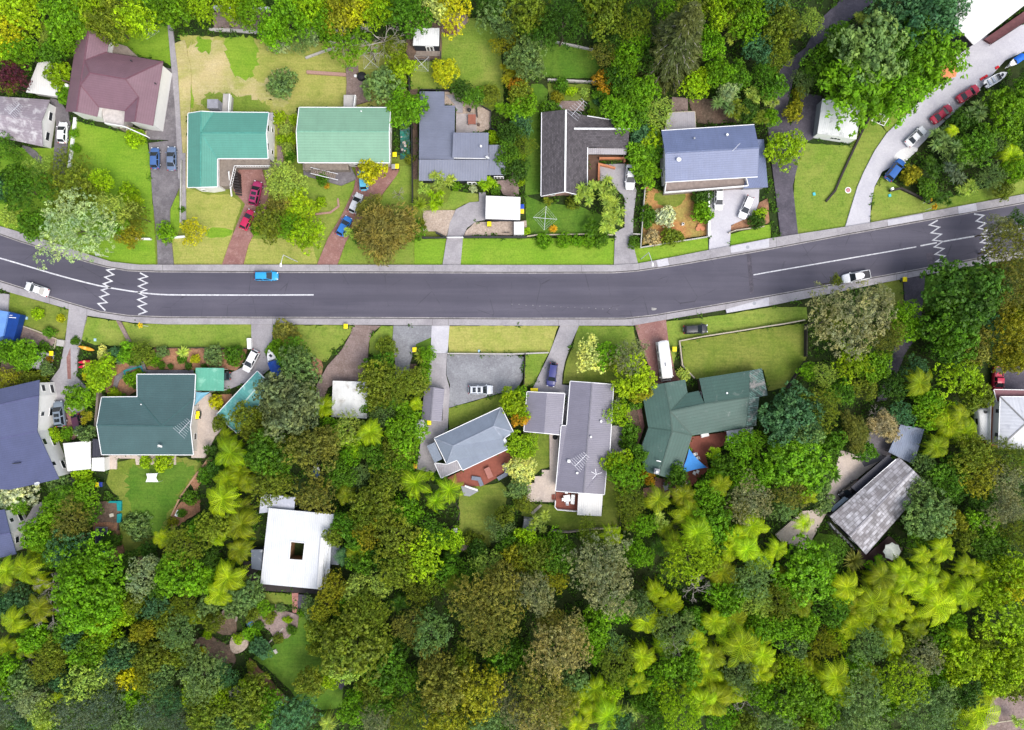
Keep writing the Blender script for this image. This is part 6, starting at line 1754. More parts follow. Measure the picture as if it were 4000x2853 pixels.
# flat white garage by the curved drive and its white box
house('garage', 'flat glaring white garage roof at the curved concrete drive', 'garage', 'B1', 'a=2045,376,2.7 b=C1:75,388,2.7 c=C1:72,592,2.6 d=2040,582,2.6', 'a-b-c-d', R_WHITEP, W_DARK, None, inset=.12, win=False)
cuboid('garden_shed', 'small white box shed below the flat white garage', 'shed', 'C1', 62, 662, (2.0, 2.5, 1.9), 1.9, M_WHITE, 0)
o = tag(empty('bicycle', W('B1', 2225, 705, 0)), 'dark bicycle leaning at the black front fence', 'bicycle')
c = W('B1', 2225, 705, .35)
for dx in (-.5, .5):
    w = MB()
    for k in range(14):
        a0, a1 = k * math.pi / 7, (k + 1) * math.pi / 7
        w.beam((c[0] + dx + math.cos(a0) * .33, c[1], .35 + math.sin(a0) * .33), (c[0] + dx + math.cos(a1) * .33, c[1], .35 + math.sin(a1) * .33), .04, .04)
    w.build('wheel', M_RUBBER, o)
w = MB()
for a, b in (((-.5, .35), (-.15, .8)), ((-.15, .8), (.38, .8)), ((.38, .95), (.5, .35)), ((-.5, .35), (0, .35)), ((0, .35), (.38, .8)), ((0, .35), (-.2, .9))):
    w.tube((c[0] + a[0], c[1], a[1]), (c[0] + b[0], c[1], b[1]), .025, n=6)
w.build('frame', M_DARKM, o)
MB().box((c[0] - .2, c[1], .95), (.24, .14, .06)).build('saddle', M_DARKM, o)
MB().tube((c[0] + .38, c[1] - .28, 1.0), (c[0] + .38, c[1] + .28, 1.0), .02).build('handlebar', M_DARKM, o)
# ------------------------------------------------------------------ plants
def npmesh(name, V, F4, tint, mat, smooth=False):
    """V (n,3), F4 (m,4) quads, tint (m,) one number per leaf"""
    me = bpy.data.meshes.new(name)
    n, m = len(V), len(F4)
    me.vertices.add(n); me.vertices.foreach_set('co', np.asarray(V, np.float32).ravel())
    me.loops.add(m * 4); me.loops.foreach_set('vertex_index', np.asarray(F4, np.int32).ravel())
    me.polygons.add(m); me.polygons.foreach_set('loop_start', np.arange(m, dtype=np.int32) * 4)
    me.update(calc_edges=True)
    at = me.attributes.new('tint', 'FLOAT', 'FACE')
    at.data.foreach_set('value', np.asarray(tint, np.float32))
    me.materials.append(mat)
    me.validate()
    return me
def unit(a): return a / np.maximum(np.linalg.norm(a, axis=1, keepdims=True), 1e-6)
def leaves(P, N, size, rg, asp=.6, bend=.0, D=None):
    """one diamond leaf per point"""
    n = len(P)
    N = unit(N)
    r = rg.normal(size=(n, 3)) if D is None else D
    T = unit(r - N * np.sum(r * N, 1, keepdims=True))
    B = np.cross(N, T)
    s = size * rg.uniform(.65, 1.3, (n, 1))
    V = np.stack([P - T * s, P + B * s * asp + N * s * bend, P + T * s, P - B * s * asp + N * s * bend], 1).reshape(-1, 3)
    F = np.arange(n * 4).reshape(n, 4)
    return V, F
def crown_blobs(seed, nb, br, leaf, per, flat=.75, asp=.6, up=.35, rand=.55, hang=0.0, spread=.80, ground=-.25, tuft=9, lobe=.26):
    rg = np.random.default_rng(seed)
    C = []
    k = 0
    ex, ey = rg.uniform(.84, 1.0), rg.uniform(.9, 1.08)
    ph = rg.uniform(0, 6.28, 3)
    while len(C) < nb and k < 5000:                     # lobes pushed apart over an uneven dome
        k += 1
        d = rg.normal(size=3); d /= np.linalg.norm(d)
        if d[2] < ground: continue
        rad = spread * rg.uniform(.5, 1.06)
        az = math.atan2(d[1], d[0])
        wob = 1 + lobe * .6 * math.sin(2 * az + ph[0]) * .6 + lobe * .6 * math.sin(3 * az + ph[1]) + lobe * .4 * math.sin(5 * az + ph[2])
        c = np.array([d[0] * rad * wob * ex, d[1] * rad * wob * ey, d[2] * rad * flat + rg.normal(0, .05)])
        r = rg.uniform(*br)
        if all(np.linalg.norm((c - q[:3])) > (r + q[3]) * .66 for q in C): C.append(np.array([*c, r, rg.uniform(0, 1)]))
    P, N, T = [], [], []
    for c in C:
        m = max(6, int(per * (c[3] / br[1]) ** 2 / tuft))
        d = unit(rg.normal(size=(m, 3)))
        d = d[d[:, 2] > -.5]
        m = len(d)
        rr = c[3] * (1 + rg.normal(0, .14, (m, 1)))
        tc = c[:3] + d * rr * np.array([1, 1, .85])     # tufts on the lobe, leaves on the tufts
        tt = np.clip(rg.normal(.5, .2, m) + (c[4] - .5) * .4, 0, 1)
        tr = leaf * 1.9
        e = unit(rg.normal(size=(m * tuft, 3)) + np.repeat(d, tuft, 0) * .9 + np.array([0, 0, .35]))
        p = np.repeat(tc, tuft, 0) + e * tr * rg.uniform(.55, 1.1, (m * tuft, 1))
        P.append(p)
        N.append(e * .8 + np.array([0, 0, up]) + rg.normal(0, rand, (m * tuft, 3)))
        T.append(np.clip(np.repeat(tt, tuft) + rg.normal(0, .13, m * tuft), 0, 1))
    P, N, T = np.concatenate(P), np.concatenate(N), np.concatenate(T)
    D = None
    if hang: D = np.stack([P[:, 0] * .9, P[:, 1] * .9, np.full(len(P), -hang)], 1) + rg.normal(0, .35, (len(P), 3))
    V, F = leaves(P, N, leaf, rg, asp, .12, D)
    return V, F, T
def crown_fern(seed, nf=12, pin=15, width=.24, droop=.5, old=7, rise=.34, narrow=.3, gap=.62):
    rg = np.random.default_rng(seed)
    V, F, T = [], [], []
    def q(a, b, c, d, t):
        F.append((len(V), len(V) + 1, len(V) + 2, len(V) + 3)); V.extend((a, b, c, d)); T.append(min(1, max(0, t)))
    for k in range(nf + old):
        isold = k >= nf
        a = 2 * math.pi * (k + rg.uniform(-.3, .3)) / (nf if not isold else old) + (0 if not isold else .3)
        L = rg.uniform(.72, 1.06) * (1 if not isold else .98)
        dr = droop * rg.uniform(.6, 1.4) * (1 if not isold else 1.9)
        rs = rise * rg.uniform(.7, 1.2) if not isold else .04
        tn = rg.uniform(.42, .85) if not isold else rg.uniform(.02, .3)
        swirl = rg.uniform(-.25, .25)
        prev = None
        for j in range(pin + 1):
            u = j / pin
            r = L * (u ** .9)
            aa = a + swirl * u * u
            p = np.array([math.cos(aa) * r, math.sin(aa) * r, rs * math.sin(u * 2.2) - dr * u * u * u])
            side = np.array([-math.sin(aa), math.cos(aa), 0])
            if prev is not None:
                dv = p - prev
                w = width * (max(0.02, math.sin(math.pi * min(1, .10 + u * .88))) ** .75) * L
                fw = unit(dv[None])[0]
                for s in (-1, 1):
                    tip = prev + side * s * w + fw * w * .45 + np.array([0, 0, -.30 * w])
                    hw = dv * gap
                    q(prev, prev + hw, tip + hw * .55, tip, tn + rg.normal(0, .07) - .10 * (s > 0))
                q(prev - side * .012 + [0, 0, .006], prev + side * .012 + [0, 0, .006], p + side * .010 + [0, 0, .006], p - side * .010 + [0, 0, .006], tn + .3)
            prev = p
    return np.array(V), np.array(F), np.array(T)
def crown_cabbage(seed, heads=7, blades=34, hr=.42):
    rg = np.random.default_rng(seed)
    V, F, T = [], [], []
    for h in range(heads):
        if heads == 1: c = np.zeros(3)
        else:
            a = 2.4 * h + rg.uniform(-.4, .4); r = .62 * math.sqrt((h + .3) / heads) * 1.05
            c = np.array([math.cos(a) * r, math.sin(a) * r, rg.uniform(-.2, .35)])
        tn0 = rg.uniform(.35, .7)
        for k in range(blades):
            d = rg.normal(size=3); d[2] = abs(d[2]) * .9 - .25; d /= np.linalg.norm(d)
            L = hr * rg.uniform(.75, 1.1)
            s = np.cross(d, [0, 0, 1.0]); s /= max(np.linalg.norm(s), 1e-5)
            m = c + d * L * .55
            e = c + d * L + np.array([0, 0, -.18 * L])
            w = hr * .065
            t = min(1, max(0, tn0 + rg.normal(0, .18)))
            for a0, a1, w0, w1 in ((c, m, w * .7, w), (m, e, w, w * .15)):
                F.append((len(V), len(V) + 1, len(V) + 2, len(V) + 3)); T.append(t)
                V.extend((a0 - s * w0, a0 + s * w0, a1 + s * w1, a1 - s * w1))
    return np.array(V), np.array(F), np.array(T)
def tubes_np(segs, n=4):
    V, F = [], []
    for p, q, r0, r1 in segs:
        d = q - p; L = np.linalg.norm(d)
        if L < 1e-5: continue
        d = d / L
        a = np.cross(d, [0.3, .5, .81]); a /= np.linalg.norm(a); b = np.cross(d, a)
        o = len(V)
        for c, r in ((p, r0), (q, r1)):
            for i in range(n):
                t = 2 * math.pi * i / n
                V.append(c + (a * math.cos(t) + b * math.sin(t)) * r)
        for i in range(n): F.append((o + i, o + (i + 1) % n, o + n + (i + 1) % n, o + n + i))
    return np.array(V), np.array(F)
def branch_segs(seed, depth=4, first=5, spread=.9, up=.55):
    rg = np.random.default_rng(seed)
    segs = []
    def grow(p, d, L, r, k):
        e = p + d * L
        mid = p + d * L * .5 + rg.normal(0, .05 * L, 3)
        segs.append((p, mid, r, r * .85)); segs.append((mid, e, r * .85, r * .65))
        if k == 0: return
        for _ in range(rg.integers(2, 4)):
            nd = d + rg.normal(0, .55, 3); nd[2] = nd[2] * .7 + .05
            grow(e, nd / np.linalg.norm(nd), L * rg.uniform(.58, .8), r * .6, k - 1)
    for i in range(first):
        a = 2 * math.pi * (i + rg.uniform(-.3, .3)) / first
        d = np.array([math.cos(a) * spread, math.sin(a) * spread, up]); d /= np.linalg.norm(d)
        grow(np.array([0, 0, -.45]), d, .42, .030, depth)
    return segs
def crown_conifer(seed):
    rg = np.random.default_rng(seed)
    P, N, D, T, S = [], [], [], [], []
    segs = [(np.array([0, 0, 0.0]), np.array([0, 0, 1.0]), .012, .002)]
    for lv in range(17):
        z = .12 + .86 * lv / 16
        r = .29 * (1 - z) ** .75 + .012
        nb = 7 if lv < 12 else 5
        for k in range(nb):
            a = 2 * math.pi * (k + .5 * (lv % 2) + rg.uniform(-.2, .2)) / nb
            rr = r * rg.uniform(.8, 1.1)
            tip = np.array([math.cos(a) * rr, math.sin(a) * rr, z - .10 * rr / .29])
            segs.append((np.array([0, 0, z]), tip, .004, .001))
            side = np.array([-math.sin(a), math.cos(a), 0])
            for u in np.linspace(.18, 1, 13):
                c = np.array([0, 0, z]) * (1 - u) + tip * u
                w = .065 * math.sin(math.pi * (.15 + u * .8)) * (rr / .29 + .3)
                for v in rg.uniform(-1, 1, 7):
                    P.append(c + side * w * v + np.array([0, 0, rg.normal(0, .004) - .012 * abs(v)])); N.append(np.array([0, 0, 1]) + rg.normal(0, .35, 3))
                    D.append(np.array([math.cos(a), math.sin(a), -.2]) + side * v * 1.0); T.append(np.clip(rg.normal(.5, .2), 0, 1))
    V, F = leaves(np.array(P), np.array(N), .017, rg, .38, .1, np.array(D))
    return V, F, np.array(T), segs

CROWNS = {}
def protos(kind, lst): CROWNS[kind] = [npmesh('crown', *x, M_LEAF if kind not in 'FPC' else M_FROND) for x in lst]
# big crowns (for trees over about 2.6 m radius) and small ones share the kinds
protos('B', [crown_blobs(10 + i, 34 + 4 * (i % 3), (.14, .30), (.036, .044, .050)[i % 3], 400, (.70, .8, .62)[i % 3], .62) for i in range(8)])
protos('b', [crown_blobs(30 + i, 20, (.24, .42), .072, 430, .75, .62) for i in range(6)])
protos('O', [crown_blobs(50 + i, 70, (.11, .22), .028, 300, .72, .46, .3, .65, spread=.82, lobe=.22) for i in range(5)])
protos('o', [crown_blobs(70 + i, 40, (.18, .30), .054, 290, .75, .46, .3, .7) for i in range(4)])
protos('W', [crown_blobs(90 + i, 60, (.15, .26), .06, 330, .75, .26, .4, .6, .5, tuft=6) for i in range(3)])
protos('G', [crown_blobs(110 + i, 30, (.20, .36), .066, 280, .62, .5, .55, .45) for i in range(3)])
protos('S', [crown_blobs(130 + i, 12, (.30, .48), .10, 420, .75, .55, .3, .6, lobe=.14) for i in range(5)])
protos('F', [crown_fern(150 + i, 10 + i % 4) for i in range(8)])
protos('P', [crown_fern(170 + i, 13, 22, .20, .8, 6, .5, .16, .38) for i in range(3)])
protos('C', [crown_cabbage(190 + i, (7, 10, 5)[i % 3], 42, (.42, .36, .5)[i % 3]) for i in range(4)])
protos('Y', [crown_cabbage(200 + i, 1, 70, 1.0) for i in range(2)])
def dead_mesh(i, lv):
    V, F = tubes_np(branch_segs(210 + i, 4, 6), 4)
    return npmesh('branches', V, F, np.full(len(F), .5), M_PALEBARK)
CROWNS['D'] = [dead_mesh(i, 4) for i in range(3)]
def trunk_mesh(i):
    rg = np.random.default_rng(300 + i)
    segs = []
    p = np.array([0, 0, -.02]); r = .030
    for k in range(5):
        q = p + np.array([rg.normal(0, .02), rg.normal(0, .02), .14]); segs.append((p, q, r, r * .86)); p = q; r *= .86
    for k in range(6):
        a = 2 * math.pi * k / 6 + rg.uniform(-.3, .3)
        d = np.array([math.cos(a) * .20, math.sin(a) * .20, rg.uniform(.12, .24)])
        b = np.array([0, 0, .45 + .04 * k]); m = b + d * .5 + np.array([0, 0, .03])
        segs.append((b, m, r, r * .7)); segs.append((m, b + d, r * .7, r * .35))
    V, F = tubes_np(segs, 7)
    return npmesh('trunk', V, F, np.full(len(F), .5), M_BARK)
TRUNKS = [trunk_mesh(i) for i in range(3)]
def stem_mesh():
    V, F = tubes_np([(np.array([0, 0, -.02]), np.array([.01, 0, .5]), .018, .014), (np.array([.01, 0, .5]), np.array([0, 0, 1.0]), .014, .012)], 7)
    return npmesh('trunk', V, F, np.full(len(F), .5), M_BARK)
STEM = stem_mesh()

PAL = {'li': ((.215, .33, .008), 'lime green'), 'ye': ((.38, .37, .010), 'yellow'), 'go': ((.215, .215, .014), 'golden olive'),
       'br': ((.112, .238, .008), 'bright green'), 'gr': ((.070, .160, .011), 'mid green'), 'dk': ((.045, .105, .013), 'dark green'),
       'te': ((.055, .135, .065), 'bluish green'), 'so': ((.115, .15, .08), 'grey-green'), 'wb': ((.185, .155, .042), 'rusty brown'), 'fe': ((.235, .315, .007), 'yellow-green'), 'fo': ((.16, .20, .008), 'dull green'), 'ol': ((.125, .165, .016), 'olive green'), 'bn': ((.150, .152, .030), 'olive brown'),
       'ta': ((.27, .235, .105), 'tan'), 'sa': ((.125, .20, .072), 'sage green'), 'sv': ((.27, .34, .20), 'silvery'),
       'gy': ((.20, .205, .125), 'grey-brown'), 'pa': ((.26, .34, .07), 'pale green'), 'cr': ((.46, .48, .17), 'cream green'),
       'ma': ((.085, .018, .040), 'purple-leaved'), 'or': ((.38, .21, .015), 'orange'), 'dd': ((.05, .06, .045), 'blackish green'),
       'bl': ((.095, .13, .10), 'slate green'), 'wh': ((.45, .5, .38), 'white-flowered'), 'pk': ((.36, .27, .19), 'pinkish brown')}
KIND = {'B': ('broadleaf_tree', 'tree', 'broad-crowned tree'), 'O': ('fine_leaved_tree', 'tree', 'fine-leaved tree'), 'W': ('feathery_tree', 'tree', 'feathery tree'),
        'G': ('glossy_tree', 'tree', 'big-leaved tree'), 'F': ('tree_fern', 'tree fern', 'tree fern'), 'P': ('feather_palm', 'palm', 'feather palm'),
        'C': ('cabbage_tree', 'cabbage tree', 'spiky cabbage tree'), 'Y': ('spiky_plant', 'plant', 'spiky rosette plant'), 'S': ('garden_shrub', 'shrub', 'rounded shrub'), 'D': ('bare_tree', 'tree', 'bare twiggy tree')}
PLANTS = []
TREEPOS = []
def plant(x, y, r, kind, colk, h=None):
    rm = r * 1.7567 / 20.0 * {'F': 1.36, 'P': 1.2, 'C': 1.12, 'S': 1.0, 'Y': 1.1, 'D': 1.15}.get(kind, 1.13)
    if kind == 'S': h = h or max(.9, rm * 1.25)
    elif kind == 'Y': h = h or rm * .9
    elif kind == 'F': h = 2.6 + rm * 1.1 + rnd.uniform(-.6, 2.2)
    elif kind == 'P': h = h or 6.0
    elif kind == 'C': h = h or 2.2 + rm * 1.1
    elif kind == 'D': h = h or 4 + rm * 1.0
    else: h = h or (2.2 + rm * 1.75)
    zc = h * (.60 if kind in 'SY' else .88 if kind in 'FP' else .72)
    p = W('O', x, y, zc)
    rm *= (CAM_H - zc) / CAM_H
    if x > 1480 and y > 1230 and kind in 'BO' and rnd.random() < .72:
        colk = {'ol': 'li', 'dk': 'br', 'gy': 'pa', 'gr': 'br', 'bn': 'li', 'go': 'li', 'te': 'br'}.get(colk, colk)
    if x < 700 and y > 1250 and kind in 'BO' and rnd.random() < .55:
        colk = {'ol': 'sa', 'go': 'ol', 'bn': 'ol', 'gr': 'br', 'dk': 'te'}.get(colk, colk)
    nm, cat, word = KIND[kind]
    big = rm > 2.4
    key = kind if kind not in 'BO' else (kind if big else kind.lower())
    lst = CROWNS[key]
    me = lst[rnd.randrange(len(lst))]
    col = PAL[colk][0]
    bj = rnd.uniform(.86, 1.16) if kind != 'F' else rnd.uniform(.78, 1.25)
    if kind == 'F' and x < 900: bj *= .85
    if kind == 'F': rm *= rnd.uniform(.82, 1.12)
    jit = [bj * rnd.uniform(.95, 1.05) for _ in range(3)]
    col = tuple(min(.6, c * j) for c, j in zip(col, jit))
    root = empty(nm, (p[0], p[1], 0))
    root['category'] = cat
    if kind == 'B':
        root.name = 'young_tree' if r <= 24 else 'lime_leaved_tree' if colk in ('li', 'ye', 'go', 'pa', 'cr') else 'evergreen_tree' if colk in ('dk', 'te', 'sa', 'gr') else 'broadleaf_tree'
    cr = bpy.data.objects.new('crown' if kind != 'D' else 'branches', me)
    COL.objects.link(cr); cr.parent = root
    cr.color = (*col, 1)
    vs = 1.0
    if kind in 'BOWG': vs = min(1.35, max(.75, (h * .5) / rm))
    cr.location = (0, 0, zc)
    cr.scale = (rm * (1.0 if kind in 'FPCYD' else 1.06), rm * (1.0 if kind in 'FPCYD' else 1.06), rm * vs)
    cr.rotation_euler = (0, 0, rnd.uniform(0, 6.28))
    if kind in 'BOWGS': cr.scale = (cr.scale[0] * rnd.uniform(.9, 1.12), cr.scale[1] * rnd.uniform(.9, 1.12), cr.scale[2])
    if kind in 'FP': cr.rotation_euler = (rnd.uniform(-.16, .16), rnd.uniform(-.16, .16), rnd.uniform(0, 6.28))
    if kind not in 'SY':
        tk = bpy.data.objects.new('trunk', STEM if kind in 'FP' else TRUNKS[rnd.randrange(3)])
        COL.objects.link(tk); tk.parent = root
        if kind in 'FP': tk.scale = (8, 8, zc)
        else: tk.scale = (max(2.2, h * .55),) * 2 + ((h * .9),)
        tk.rotation_euler = (0, 0, rnd.uniform(0, 6.28))
    PLANTS.append([root, x, y, r, kind, colk, word])
    if kind not in 'SY' and rm > 1.2: TREEPOS.append((p[0], p[1], rm))
    return root

